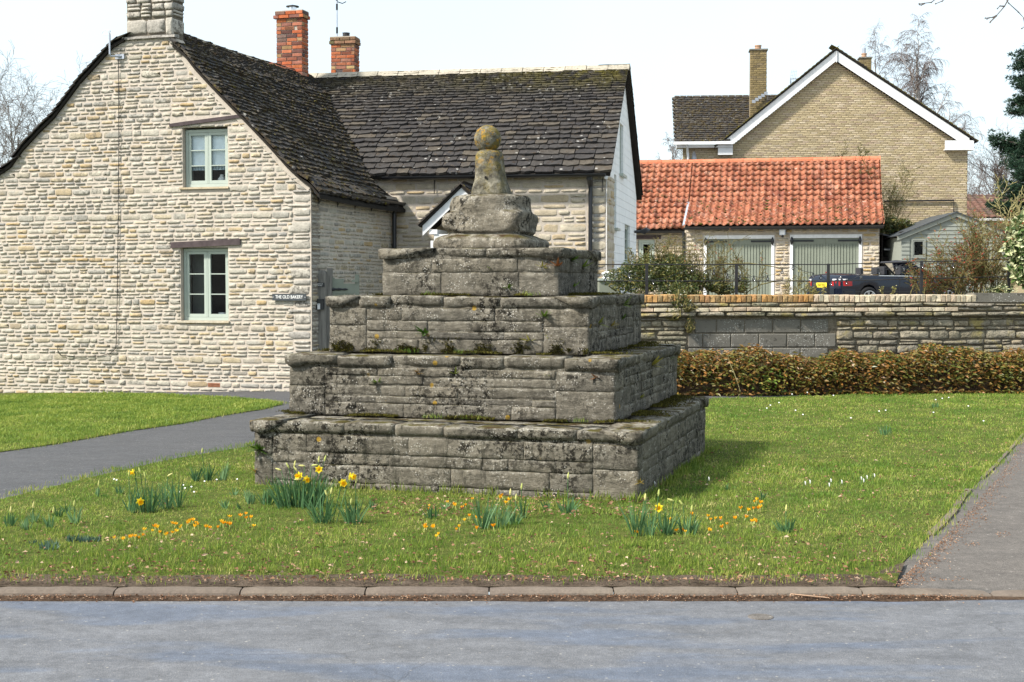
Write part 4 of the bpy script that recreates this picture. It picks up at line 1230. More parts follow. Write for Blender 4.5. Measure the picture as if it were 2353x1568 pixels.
for i, q in enumerate(wr):
    casement(F2R, h2, q[0] + .01, q[1] - .01, q[2], q[3], .05, M['sage'], n_leaf=2 if i else 1, rows_=4 if i < 2 else 3, fw=.04, cw=.035)
    MB().box(F2R, q[0] - .06, q[1] + .06, -.07, .1, q[2] - .06, q[2] - .012).build('sill', M['sage'], h2)
p = F2R.P(s2(1458), -.1, F2R.hit(1458, 533)[1])
b = MB(); b.tube([p + Vector((-.1, 0, 0)), p + Vector((.02, 0, 0)), p + Vector((.14, -.02, .02)), p + Vector((.16, -.02, -.01))], [.03, .03, .075, .09], 10); b.build('outside_lamp', M['black'], h2)

# roof
ov = .16
slope = Vector((F2.V.x * (apx + ov), F2.V.y * (apx + ov), R2z - E2z)); SLN = slope.length; UP2 = slope.normalized(); N2 = F2.U.cross(UP2)
if N2.z < 0: N2 = -N2
base2 = F2.P(0, -ov, E2z)
sR = .10                                   # verge overhang past the gable end
sLft = F2.hit(700, 175, apx)[0] - .4
b = MB()
def rp(s, l, off=0): return base2 + F2.U * s + UP2 * l + N2 * off
b.loft([[rp(sLft, 0, -.07), rp(sLft, SLN, -.07), rp(sLft, SLN, -.01), rp(sLft, 0, -.01)], [rp(sR - .03, 0, -.07), rp(sR - .03, SLN, -.07), rp(sR - .03, SLN, -.01), rp(sR - .03, 0, -.01)]])
roof2 = b.build('front_roof_slope', M['deck'], h2)
pc = Pieces(); l = 0; i = 0
while l < SLN - .04:
    ex = .135 * (1 - l / SLN) + .062
    wv = .004
    s = sR
    while s > sLft:
        w = R.uniform(.14, .34) * (.75 + ex * 2)
        p = rp(s - w / 2, l + wv * mnoise.noise((s * .8, l * 3, 1)) + R.uniform(-.006, .006), .006)
        if p.z > h1_roof_z(p) - .12:
            ln = min(ex * 1.9, .5); k = R.uniform(.032, .05)
            u2 = (UP2 * ln - N2 * k).normalized(); n2 = F2.U.cross(u2); n2 = -n2 if n2.z < 0 else n2
            pc.add(R.choice(SLATES), MX(p, F2.U * (w - .008), -n2 * k, u2 * ln), w * ex / p.y ** 2)
        s -= w
    l += ex; i += 1
pc.build('slate', M['slate'], roof2, 300)
# back slope seen only as the far verge
bs = Vector((F2.V.x * (apx + ov), F2.V.y * (apx + ov), -(R2z - E2z) * 1.03)); UPB = -bs.normalized(); SB = bs.length
b = MB(); top = rp(0, SLN)
def rb(s, l, off=0): return top + F2.U * s + bs.normalized() * (SB - l) + Vector((0, 0, off))
b.loft([[rb(sLft, 0, -.07), rb(sLft, SB, -.07), rb(sLft, SB, .0), rb(sLft, 0, .0)], [rb(sR, 0, -.07), rb(sR, SB, -.07), rb(sR, SB, .0), rb(sR, 0, .0)]])
roofb = b.build('back_roof_slope', M['deck'], h2)
NB = F2.U.cross(UPB); NB = -NB if NB.z < 0 else NB
pc = Pieces(); l = 0
while l < SB - .05:
    ex = .2 * (1 - l / SB) + .09
    for j in range(2):
        w = R.uniform(.25, .4); p = rb(sR + .03 - w / 2 - j * .3, l, .01)
        u2 = (UPB * ex * 1.9 - NB * .035).normalized(); n2 = F2.U.cross(u2); n2 = -n2 if n2.z < 0 else n2
        pc.add(R.choice(SLATES), MX(p, F2.U * w, -n2 * .04, u2 * ex * 1.9), .01)
    l += ex
pc.build('slate', M['slate'], roofb, 100)
# stone ridge tiles
rl = sR + .02; i = 0
while rl > F2.hit(715, 172, apx)[0]:
    w = .42; A = rp(rl, SLN, .02 + R.uniform(-.006, .006)); B = A - F2.U * (w - .012); b = MB()
    b.loft([[c + F2.V * x + Vector((0, 0, z)) for x, z in ((-.15, -.115), (-.155, -.09), (-.03, .02), (.03, .02), (.155, -.09), (.15, -.115), (0, -.02))] for c in (A, B)])
    b.build('ridge_tile', M['ridge'], roof2); rl -= w
# verge mortar of the white gable
b = MB(); b.loft([[F2R.P(0 - .12, -.03, E2z - .1), F2R.P(-.12, -.03, E2z + .0), F2R.P(-.12, .03, E2z), F2R.P(-.12, .03, E2z - .1)], [F2R.P(apx, -.03, R2z - .16), F2R.P(apx, -.03, R2z - .05), F2R.P(apx, .03, R2z - .05), F2R.P(apx, .03, R2z - .16)]]); b.build('verge_board', M['white'], h2)
# gutter and downpipe
gA = F2.P(F2.hit(880, 405, -.2)[0], -.24, F2.hit(880, 407, -.2)[1]); gB = F2.P(.0, -.24, F2.hit(1402, 399, -.2)[1])
gutter(h2, gA, gB, .055)
for x in (999, 1136, 1385):
    s = F2.hit(x, 420)[0]; MB().tube([F2.P(s, -.03, E2z - .08), F2.P(s, -.035, E2z - .32)], .008, 5).build('gutter_bracket', M['iron'], h2)
s = F2.hit(1358, 500)[0]
b = MB(); b.tube([F2.P(s, -.2, E2z - .04), F2.P(s, -.2, E2z - .1), F2.P(s, -.08, E2z - .2), F2.P(s, -.075, E2z - .25), F2.P(s, -.075, 0)], [.06, .055, .045, .038, .038], 10); b.build('downpipe', M['black'], h2)
# lead valley
pv = AT(870, 412, F2.P(-4.2, -.1, 0).y)

# brick chimneys
def brick_stack(name, label, x0, x1, xs, yt, yb, Y, mat, capmat, th, wide_cap=.05, courses=None, vent=None, flue=None):
    A = AT(x0, yb, Y); B = AT(x1, yb, Y); top = AT(x0, yt, Y).z; zb = A.z - .7
    U = Vector((math.cos(th), -math.sin(th), 0)); F = Frame((A.x, A.y), (U.x, U.y))
    w = (B - A).dot(F.U) / 1.0; w = F.hit(x1, yb)[0]
    Fs = Frame(F.P(w, 0, 0), (F.V.x, F.V.y)); d = Fs.hit(xs, yb)[0]
    root = thing(name, label, 'chimney', F.P(w / 2, d / 2, zb))
    body = MB(); body.box(F, .012, w - .012, .012, d, zb, top - .02); st = body.build('stack', M['rmortar'], root)
    ch = .075; n = int((top - zb) / ch); pc = Pieces()
    for i in range(n):
        z = top - (i + 1) * ch
        p = wide_cap if i == 1 else (.02 if i == 0 else 0)
        for FF, L in ((F, w), (Fs, d)):
            e = L + (p if FF is F else 0); s = -p + (-.11 if i % 2 else 0)
            while s < e - .01:
                a = max(s, -p); c = min(s + (.225 if R.random() > .2 else .112), e)
                if e - c < .05: c = e
                if vent and i == vent[0] and FF is F and a <= vent[1] * w < c: s = c; continue
                if c - a > .04:
                    q = FF.P((a + c) / 2, -p + .05 - R.uniform(0, .006), z + ch / 2)
                    pc.add(R.choice(BRICKS), MX(q, FF.U * (c - a - .01), FF.V * .1, Vector((0, 0, ch - .011))), 1 + i * .001 - (10 if i < 2 else 0) * 0, R.random())
                    pc.items[-1] = pc.items[-1] + (i,)
                s = c
    cap = Pieces(); main = Pieces()
    for it in pc.items: (cap if it[4] < 2 else main).items.append(it[:4])
    main.build('brick', mat, st, 300); cap.build('brick', capmat, st, 60)
    MB().box(F, -.01, w + .01, -.01, d, top - .018, top + .012).build('flaunching', M['rmortar'], root)
    if vent:
        z = top - (vent[0] + 1) * ch; a = vent[1] * w - .09
        vb = MB().box(F, a, a + .2, -.004, .03, z + .006, z + ch - .005).build('air_brick', M['terra'], root)
        for j in range(3):
            for i in range(8): MB().box(F, a + .012 + i * .023, a + .024 + i * .023, -.007, -.003, z + .012 + j * .019, z + .024 + j * .019).build('vent_hole', M['room'], vb)
    return root, F, w, d, top
t2_, F_, w_, d_, tp = brick_stack('brick_chimney', 'tall multicoloured red brick chimney with metal flue cowl on the left cottage roof', 635, 695, 709, 27, 165, 27.7, M['rbrick'], M['rbrick'], TH, .045, vent=(4, .48))
c = F_.P(w_ * .52, d_ * .5, tp)
b = MB(); b.tube([c, c + Vector((0, 0, .1))], .075, 14); b.build('flue', M['steel'], t2_)
b = MB(); b.tube([c + Vector((0, 0, .1)), c + Vector((0, 0, .115)), c + Vector((0, 0, .14))], [.13, .125, .02], 16); b.build('cowl', M['iron'], t2_)
b = MB()
for k in range(4): b.bar(c + Vector((.07 * math.cos(k * 1.57), .07 * math.sin(k * 1.57), .05)), c + Vector((.09 * math.cos(k * 1.57), .09 * math.sin(k * 1.57), .11)), .012, .004)
b.build('cowl_strap', M['steel'], t2_)
b3, F_, w_, d_, tp = brick_stack('brick_chimney', 'shorter red brick chimney with moss covered cap and thin aerial pole, behind the slate ridge', 760, 815, 826, 86, 168, 29.6, M['rbrick'], M['cap_brick'], .183, .03, vent=(9, .68))
c = F_.P(w_ * .55, d_ * .5, tp); b = MB(); b.tube([c, c + Vector((0, 0, .1)), c + Vector((0, 0, .11))], [.075, .075, .085], 12); b.build('flue', M['iron'], b3)
ap = thing('aerial_pole', 'thin dark aerial pole rising out of the picture behind the mossy brick chimney', 'aerial', AT(774.5, 90, 30.4))
q = AT(774.5, 90, 30.4); b = MB(); b.tube([q + Vector((0, 0, -.6)), q + Vector((0, 0, 1.15))], .016, 6); b.build('pole', M['galv'], ap)
for z in (.12, .62, .82): MB().tube([q + Vector((0, 0, z)), q + Vector((0, 0, z + .13))], .024, 6).build('clamp', M['black'], ap)
b = MB(); b.tube([q + Vector((0, 0, .8)), q + Vector((.12, 0, .76)), q + Vector((.2, 0, .8))], .01, 6); b.build('bracket_arm', M['iron'], ap)

# ---------------------------------------------------------------- porch with white bargeboards
PF = Frame(F2.O, H2U); pY = -1.15
pa = PF.hit(1060, 432, pY); pl = PF.hit(971, 519, pY)
por = thing('porch', 'small gabled porch with white bargeboards, white posts and stone slate roof beside the cross base', 'porch', PF.P(pa[0], -.5, 0))
hw = pa[0] - pl[0]; rz = pa[1]; ez = pl[1]
for sg in (-1, 1):
    b = MB(); e = pa[0] + sg * hw
    b.loft([[PF.P(pa[0] + (-.0 if sg < 0 else .0), pY + t, rz) if False else PF.P(pa[0], pY + t, rz - dz) for t, dz in ((0, 0), (.03, 0), (.03, .17), (0, .17))], [PF.P(e, pY + t, ez - dz) for t, dz in ((0, 0), (.03, 0), (.03, .17), (0, .17))]])
    b.build('bargeboard', M['white'], por)
    upv = Vector((-sg * PF.U.x * hw, -sg * PF.U.y * hw, rz - ez)).normalized(); nn = PF.V.cross(upv); nn = -nn if nn.z < 0 else nn
    L_n = math.hypot(hw, rz - ez)
    b = MB(); O = PF.P(e, pY - .04, ez) - upv * .05
    b.loft([[O + nn * .01, O + nn * .05, O + upv * (L_n + .05) + nn * .05, O + upv * (L_n + .05) + nn * .01], [x + PF.V * 1.15 for x in (O + nn * .01, O + nn * .05, O + upv * (L_n + .05) + nn * .05, O + upv * (L_n + .05) + nn * .01)]])
    rr = b.build('roof_slope', M['deck'], por); pc = Pieces(); l = 0
    while l < L_n:
        t = -.03
        while t < 1.12:
            w = R.uniform(.15, .25); p = O + upv * l + PF.V * (t + w / 2) + nn * .055
            u2 = (upv * .2 - nn * .025).normalized(); n2 = PF.V.cross(u2); n2 = -n2 if n2.z < 0 else n2
            pc.add(R.choice(SLATES), MX(p, PF.V * (w - .005) * (1 if sg > 0 else -1), -n2 * .03, u2 * .2), .01); t += w
        l += .1
    pc.build('slate', M['slate_moss' if sg > 0 else 'slate'], rr, 150)
b = MB(); b.loft([[c_ + PF.U * x + Vector((0, 0, z)) for x, z in ((-.12, -.06), (0, .05), (.12, -.06), (0, .0))] for c_ in (PF.P(pa[0], pY - .05, rz + .05), PF.P(pa[0], -.02, rz + .05))]); b.build('ridge_tile', M['slate'], por)
bz = PF.hit(1000, 541, pY)
b = MB(); b.box(PF, pa[0] - hw * .72, pa[0] + hw * .72, pY + .04, pY + .12, bz[1] - .09, bz[1] + .02); b.build('tie_beam', M['white'], por)
for sg in (-1, 1):
    q = PF.hit(995, 560, pY)[0]; s = q if sg < 0 else 2 * pa[0] - q
    MB().box(PF, s - .05, s + .05, pY + .03, pY + .13, 0, bz[1] - .09).build('post', M['white'], por)
    MB().box(PF, s - .07, s + .07, pY + .02, 0, bz[1] + .02, bz[1] + .1).build('side_beam', M['white'], por)
MB().box(PF, pa[0] - .42, pa[0] + .42, -.03, -.002, 0, 2.02).build('door', M['sage_dk'], por)

# ---------------------------------------------------------------- gate post, gate, little signs
PX = Frame((0, AT(735, 800, 21.65).y), (math.cos(.12), -math.sin(.12)))
gp = thing('gate_post', 'tall weathered grey oak gate post at the corner of the stone cottage', 'gate post', PX.P(PX.hit(740, 800)[0], 0, 0))
a = PX.hit(722.5, 700)[0]; c = PX.hit(748, 700)[0]; zt_ = PX.hit(735, 621)[1]; rings = []
for z, k in ((-.1, 0), (zt_ - .06, 0), (zt_ - .025, .02), (zt_ - .005, .05), (zt_, .08)):
    rings.append([PX.P(a + k, k * .5, z), PX.P(c - k, k * .5, z), PX.P(c - k, .17 - k * .5, z), PX.P(a + k, .17 - k * .5, z)])
b = MB(); b.loft(rings); b.build('post', M['oak'], gp)
c2_ = PX.hit(758, 640)[0]
MB().box(PX, c + .001, c + .07, .10, .2, 0, zt_ + .03).build('rear_post', M['oak'], gp)
bw = plate(PX, PX.hit(724, 659.5), PX.hit(746, 650), -.001, .01, M['black'], 'dog_sign', 'tiny black sign reading BEWARE OF THE DOG on the oak gate post', 'sign')
sc_ = (PX.hit(724, 655)[0] + PX.hit(746, 655)[0]) / 2; zc_ = PX.hit(735, 654.8)[1]
text_mesh('BEWARE OF', .024, PX, sc_, zc_ + .012, -.013, M['letter'], bw, squash=.78); text_mesh('THE DOG', .024, PX, sc_, zc_ - .013, -.013, M['letter'], bw, squash=.78)
db = thing('doorbell', 'white doorbell button in a black box on the oak gate post', 'doorbell', PX.P(PX.hit(735, 700)[0], -.03, PX.hit(735, 700)[1]))
a = PX.hit(725, 711.5); c = PX.hit(745, 687); MB().box(PX, a[0], c[0], -.06, -.001, a[1], c[1]).build('box', M['black'], db)
MB().box(PX, a[0] + .05, c[0] - .01, -.07, -.061, c[1] - .02, c[1] - .006).build('rain_lip', M['black'], db)
a = PX.hit(732, 711); c = PX.hit(738, 698); MB().box(PX, a[0], c[0], -.075, -.061, a[1], c[1]).build('button_plate', M['white'], db)
b = MB(); p = PX.P((a[0] + c[0]) / 2, -.076, a[1] + .075); b.tube([p, p + PX.V * .006], .011, 10); b.build('push_button', M['galv'], db)
# gate
GFm = Frame(PX.P(PX.hit(752, 700)[0], .16, 0), (math.cos(-.10), math.sin(.10)))
gt = thing('garden_gate', 'sage green boarded garden gate with black strap hinge behind the oak post', 'gate', GFm.P(.3, 0, 0))
g0, g1 = 0.0, GFm.hit(826, 700)[0]
ztp = GFm.hit(790, 652)[1]; zl = GFm.hit(760, 641)[1]
MB().box(GFm, g0, g0 + .08, 0, .045, .05, zl + .02).build('hinge_stile', M['sage_dk'], gt)
MB().box(GFm, g1 - .07, g1, 0, .045, .05, GFm.hit(820, 631)[1]).build('latch_stile', M['sage_dk'], gt)
MB().box(GFm, g0 + .08, g1 - .07, .003, .042, ztp - .16, ztp).build('top_rail', M['sage_dk'], gt)
MB().box(GFm, g0 + .08, g0 + .22, .001, .044, ztp, zl).build('shoulder', M['sage_dk'], gt)
MB().box(GFm, g1 - .12, g1 - .02, -.03, 0, ztp + .02, ztp + .06).build('latch', M['sage_dk'], gt)
k = g0 + .082
while k < g1 - .09: MB().box(GFm, k, k + .047, .014, .03, .1, ztp - .16).build('board', M['sage_dk'], gt); k += .05
b = MB(); b.tube([GFm.P(g0 - .01, -.012, ztp - .09), GFm.P(g0 + .06, -.012, ztp - .09), GFm.P(g0 + .1, -.012, ztp - .09), GFm.P(g0 + .14, -.012, ztp - .09), GFm.P(g0 + .2, -.012, ztp - .09), GFm.P(g0 + .24, -.012, ztp - .09), GFm.P(g0 + .29, -.012, ztp - .09)], [.028, .026, .014, .024, .012, .018, .004], 8); b.build('strap_hinge', M['black'], gt)
# pale planter lid in the corner by the white gable
pl_ = thing('planter_box', 'grey green planter box with a white cap between the white gable and the evergreen bush', 'planter', AT(1390, 660, 23.4))
FP_ = Frame((AT(1380, 660, 23.2).x, 23.2), (1, 0)); 
MB().box(FP_, -.02, .32, 0, .5, .5, FP_.hit(1390, 645)[1]).build('box', M['sage_dk'], pl_)
MB().box(FP_, -.04, .36, -.03, .53, FP_.hit(1390, 645)[1], FP_.hit(1390, 640)[1]).build('lid', M['sage'], pl_)
b = MB(); p = FP_.P(.12, .2, FP_.hit(1390, 640)[1]); b.loft([[p + Vector((x * r, y * r, z)) for x, y in ((-1, -1), (1, -1), (1, 1), (-1, 1))] for r, z in ((.08, 0), (.05, .04), (.09, .075), (.09, .09), (.02, .12))]); b.build('cap', M['white'], pl_)
# ---------------------------------------------------------------- garage with pantile roof
TG = .21
GU = (math.cos(TG), -math.sin(TG)); g_c = AT(1575, 600, 43.9); FGa = Frame(g_c, GU)     # front of the right-hand (garage) part; s=0 its left corner
def gs(x, t=0): return FGa.hit(x, 600, t)[0]
gar = thing('pantile_garage', 'low stone double garage with orange pantile roof and sage green doors', 'garage', FGa.P(3, 2, YZ))
sE = gs(2021); z_e = FGa.hit(1800, 521)[1]
doors = [(gs(1617), gs(1779), FGa.hit(1700, 541)[1]), (gs(1815), gs(1980), FGa.hit(1900, 539)[1])]
b = MB(); b.slab(FGa, [(.012, YZ - .1), (sE - .012, YZ - .1), (sE - .012, z_e), (.012, z_e)], [(d[0], d[1], YZ - .05, d[2]) for d in doors], .0, .34)
gwl = b.build('front_wall', M['mortar'], gar); pc = Pieces()
rubble(FGa, pc, lambda z: (.0, sE), [(d[0] - .02, d[1] + .02, 0, d[2] + .02) for d in doors], YZ, z_e - .02, (.09, .17), (.14, .36), gap=.03, depth=.08, proud=.012)
pc.build('stone', M['garage_stone'], gwl, 180)
FGs = Frame(FGa.P(sE, 0, 0), (FGa.V.x, FGa.V.y)); MB().box(FGs, 0.34, 5.6, .012, .3, YZ - .1, z_e).build('end_wall', M['garage_stone'], gar)
# left, set back part
tL = .95; zeL = FGa.hit(1515, 531, tL)[1]; s0L = gs(1440, tL)
wl = (gs(1466, tL), gs(1504, tL), FGa.hit(1480, 640, tL)[1], FGa.hit(1480, 551, tL)[1])
FL = Frame(FGa.P(0, tL, 0), GU)
b = MB(); b.slab(FL, [(s0L, YZ - .1), (.05, YZ - .1), (.05, zeL), (s0L, zeL)], [wl], .012, .3); lw = b.build('left_wall', M['mortar'], gar); pc = Pieces()
rubble(FL, pc, lambda z: (s0L, 0.03), [wl, (wl[0] - .1, wl[1] + .22, wl[3], wl[3] + .16)], YZ, zeL - .02, (.09, .16), (.14, .34), gap=.03, depth=.08, proud=.012)
pc.build('stone', M['garage_stone'], lw, 100)
MB().box(FL, wl[0] - .1, wl[1] + .2, -.03, .1, wl[3] + .02, wl[3] + .14).build('lintel', M['lintel'], gar)
casement(FL, gar, wl[0] + .01, wl[1] - .01, wl[2], wl[3], .04, M['sage'], n_leaf=1, rows_=2, fw=.09, cw=.06)
MB().box(FGa, -.03, .03, .03, tL, YZ, zeL).build('return_wall', M['garage_stone'], gar)
for d in doors:
    fr = MB(); fr.box(FGa, d[0], d[0] + .09, -.02, .1, YZ, d[2]); fr.box(FGa, d[1] - .09, d[1], -.02, .1, YZ, d[2]); fr.box(FGa, d[0] + .09, d[1] - .09, -.02, .1, d[2] - .11, d[2]); fr.build('door_frame', M['white'], gar)
    mid = (d[0] + d[1]) / 2; hh = d[2] - .115
    for k, (a, c) in enumerate(((d[0] + .095, mid - .004), (mid + .004, d[1] - .095))):
        dl = MB().box(FGa, a, c, .062, .09, YZ + .02, hh).build('door_leaf', M['sage_dk'], gar)
        n = 9; w = (c - a - .16) / n
        MB().box(FGa, a, a + .08, .03, .06, YZ + .02, hh).build('stile', M['sage_dk'], dl); MB().box(FGa, c - .08, c, .03, .06, YZ + .02, hh).build('stile', M['sage_dk'], dl)
        MB().box(FGa, a + .08, c - .08, .03, .06, hh - .17, hh).build('top_rail', M['sage_dk'], dl)
        for i in range(n): MB().box(FGa, a + .08 + i * w + .011, a + .08 + (i + 1) * w - .011, .036, .06, YZ + .02, hh - .17).build('board', M['sage_dk'], dl)
        h0, h1_ = (a - .03, a + .62) if k == 0 else (c - .62, c + .03)
        b = MB(); q = [FGa.P(h0, .015, hh - .075), FGa.P(h1_, .015, hh - .075)]; b.bar(q[0], q[1], .02, .055); b.build('strap_hinge', M['black'], dl)
        b = MB(); e = a - .04 if k == 0 else c + .04; b.tube([FGa.P(e, -.03, hh - .2), FGa.P(e, -.03, hh - .14), FGa.P(e, -.03, hh - .075), FGa.P(e, -.03, hh - .01), FGa.P(e, -.03, hh + .05)], [.01, .04, .055, .04, .01], 8); b.build('hinge_plate', M['black'], dl)
    b = MB(); b.bar(FGa.P(mid + .05, .0, YZ + 1.0), FGa.P(mid + .05, .0, YZ + 1.14), .03, .03); b.build('door_handle', M['steel'], gar)
lp = thing('security_light', 'grey floodlight with sensor on the garage wall between the two doors', 'lamp', FGa.P(gs(1798), -.1, FGa.hit(1798, 540)[1]))
a = FGa.hit(1791, 541); c = FGa.hit(1805, 528)
MB().box(FGa, a[0], c[0], -.2, -.03, a[1], c[1]).build('housing', M['galv'], lp); MB().box(FGa, a[0] + .02, c[0] - .02, -.205, -.2, a[1] + .02, c[1] - .02).build('lens', M['white'], lp)
b = MB(); b.ball(FGa.P(a[0] + .1, -.14, a[1] - .04), .04); b.build('sensor', M['black'], lp)

# pantiles: upper slope common to both parts, then the left part runs on and the right part sprockets out
ridgeT = 2.95
zr = FGa.hit(1800, 371, ridgeT)[1]; eT, eZ = -.22, z_e + .03           # right eave
kT, kZ = .95, None
lz = zeL + .04; lT = tL - .2
def pan_shape(seed):
    r = random.Random(seed); n = 8; xs = [i / n for i in range(n + 1)]
    def prof(x): return .5 * math.cos(2 * math.pi * (x - .08)) * (.8 if x > .5 else 1)
    v = []
    sk_ = r.uniform(-.02, .02)
    for z, y0 in ((0, 0), (1, .0)):
        for x in xs: v.append((x * 1.06 - .5, -prof(x) - (1.35 if z == 0 else 0), z + sk_ * x * (1 - z)))
    for x in xs: v.append((x * 1.06 - .5, -prof(x) + .05, .0 + sk_ * x))
    f = [(i, i + 1, n + 2 + i, n + 1 + i) for i in range(n)] + [(2 * n + 2 + i, 2 * n + 3 + i, i + 1, i) for i in range(n)]
    return Shape(v, f, True)
PANS = [pan_shape(500 + i) for i in range(6)]
slopes = []
upA = Vector((0, 0, 0))
def slope_fn(t0, z0, t1, z1):
    v = FGa.V * (t1 - t0) + Vector((0, 0, z1 - z0)); return v.length, v.normalized()
Ll, ul = slope_fn(lT, lz, ridgeT, zr)
# point on that slope where the right part changes pitch
kpx = FGa.hit(1700, 466, 1.0)
ku = .385; kP_t = lT + (ridgeT - lT) * ku; kP_z = lz + (zr - lz) * ku
rs_ = MB()
sR_ = sE + .12; sL_ = s0L
def pt(s, t, z): return FGa.P(s, t, z)
rs_.loft([[pt(sL_, lT, lz - .06), pt(sL_, ridgeT, zr - .06), pt(sL_, ridgeT, zr - .03), pt(sL_, lT, lz - .03)], [pt(.0, lT, lz - .06), pt(.0, ridgeT, zr - .06), pt(.0, ridgeT, zr - .03), pt(.0, lT, lz - .03)]])
rs_.loft([[pt(.0, kP_t, kP_z - .06), pt(.0, ridgeT, zr - .06), pt(.0, ridgeT, zr - .03), pt(.0, kP_t, kP_z - .03)], [pt(sR_, kP_t, kP_z - .06), pt(sR_, ridgeT, zr - .06), pt(sR_, ridgeT, zr - .03), pt(sR_, kP_t, kP_z - .03)]])
rs_.loft([[pt(.0, eT, eZ - .06), pt(.0, kP_t, kP_z - .06), pt(.0, kP_t, kP_z - .03), pt(.0, eT, eZ - .03)], [pt(sR_, eT, eZ - .06), pt(sR_, kP_t, kP_z - .06), pt(sR_, kP_t, kP_z - .03), pt(sR_, eT, eZ - .03)]])
rs_.loft([[pt(sL_, ridgeT, zr - .06), pt(sL_, ridgeT * 2 + .3, lz - .3), pt(sL_, ridgeT * 2 + .3, lz - .27), pt(sL_, ridgeT, zr - .03)], [pt(sR_, ridgeT, zr - .06), pt(sR_, ridgeT * 2 + .3, lz - .3), pt(sR_, ridgeT * 2 + .3, lz - .27), pt(sR_, ridgeT, zr - .03)]])
groof = rs_.build('roof', M['deck'], gar)
MB().slab(FGs, [(.35, YZ), (5.4, YZ), (5.4, lz - .3), (ridgeT, zr - .1), (kP_t, kP_z - .1), (.35, eZ - .1)], [], .02, .3).build('gable_wall', M['garage_stone'], gar)
pc = Pieces(); cw_ = .213
def lay(t0, z0, t1, z1, sa, sb, n):
    L, u = slope_fn(t0, z0, t1, z1); nn = FGa.U.cross(u); nn = -nn if nn.z < 0 else nn; ex = L / n
    for r in range(n):
        s = sa
        while s < sb - .02:
            w = min(cw_, sb - s)
            p = pt(s + w / 2, t0, z0) + u * (r * ex + R.uniform(-.008, .008)) + nn * .035
            pc.add(R.choice(PANS), MX(p, FGa.U * w * .99, -nn * .066, u * ex * 1.16), 1 / p.y + R.random() * .02); s += cw_
        
lay(lT, lz, ridgeT, zr, sL_, 0.0, 13)
lay(kP_t, kP_z, ridgeT, zr, 0.0, sR_, 8)
lay(eT, eZ, kP_t, kP_z, 0.0, sR_, 8)
pc.build('pantile', M['pantile'], groof, 300)
s = sL_
while s < sR_ - .05:
    w = min(.45, sR_ - s); b = MB()
    b.loft([[pt(x, ridgeT + r * math.cos(a), zr - .02 + r * math.sin(a) * .95) for r, a in [(.14 + ex_, math.pi * k / 6) for k in range(7)] + [(.11, math.pi * k / 6) for k in range(6, -1, -1)]] for x, ex_ in ((s, 0), (s + w - .03, .0), (s + w - .028, .012), (s + w + .01, .012))])
    b.build('ridge_tile', M['clay_ridge'], groof); s += w
# moss cushions on the lower tiles
mo = MB()
for i in range(170):
    s = R.uniform(.3, sR_ - .2); u = R.random() ** 1.6; t = eT + (kP_t - eT) * u; z = eZ + (kP_z - eZ) * u
    mo.ball(pt(s, t, z + .06), R.uniform(.03, .075), 7, 4, .55)
mo.build('roof_moss', M['moss'], groof, smooth=True, kind='stuff')
gutter(gar, FGa.P(-.05, eT - .05, eZ - .06), FGa.P(sR_ - .03, eT - .05, eZ - .07), .06)
gutter(gar, FGa.P(sL_, lT - .05, lz - .07), FGa.P(.0, lT - .05, lz - .07), .055)
b = MB(); b.tube([FGa.P(-.06, -.03, lz - .1), FGa.P(-.06, -.03, YZ)], .04, 8); b.build('downpipe', M['black'], gar)
b = MB(); b.box(FGa, -.1, -.02, kP_t - .1, ridgeT * .5, kP_z, kP_z + .03); b.loft([[pt(-.08, eT, eZ + .01), pt(0.02, eT, eZ + .05), pt(.02, eT, eZ + .08), pt(-.08, eT, eZ + .04)], [pt(-.08, kP_t, kP_z + .01), pt(.02, kP_t, kP_z + .05), pt(.02, kP_t, kP_z + .08), pt(-.08, kP_t, kP_z + .04)]]); b.build('lead_step', M['lead'], groof)

# ---------------------------------------------------------------- buff brick house
TB = .09
BU = (math.cos(TB), -math.sin(TB)); hb = AT(1568, 600, 48.5); FB = Frame(hb, BU)
bh = thing('buff_brick_house', 'two storey buff brick house with wide white bargeboards, behind the garage', 'house', FB.P(5, 3, YZ))
def bz_(x, y, t=0): return FB.hit(x, y, t)
BR = bz_(2222, 500)[0]; apB = bz_(1922, 112, -.2); lE = bz_(1650, 332, -.2); rE = bz_(2238, 320, -.2)
zl_ = bz_(1640, 345)[1]
pitchL = (apB[1] - lE[1]) / (apB[0] - lE[0]); pitchR = (apB[1] - rE[1]) / (rE[0] - apB[0])
wall_top = lambda s: min(apB[1] - .42 - (apB[0] - s) * pitchL, apB[1] - .42 - (s - apB[0]) * pitchR)
outl = [(0, YZ - .1), (BR, YZ - .1), (BR, wall_top(BR)), (apB[0], wall_top(apB[0])), (lE[0] + .4, wall_top(lE[0] + .4)), (0, wall_top(lE[0] + .4))]
b = MB(); b.slab(FB, outl, [], .012, .3); bw_ = b.build('gable_wall', M['ymortar'], bh)
pc = Pieces(); ch = (bz_(1900, 150)[1] - bz_(1900, 160)[1]) / 10 * 4.1; blen = .229; i = 0; z = YZ + 1.0
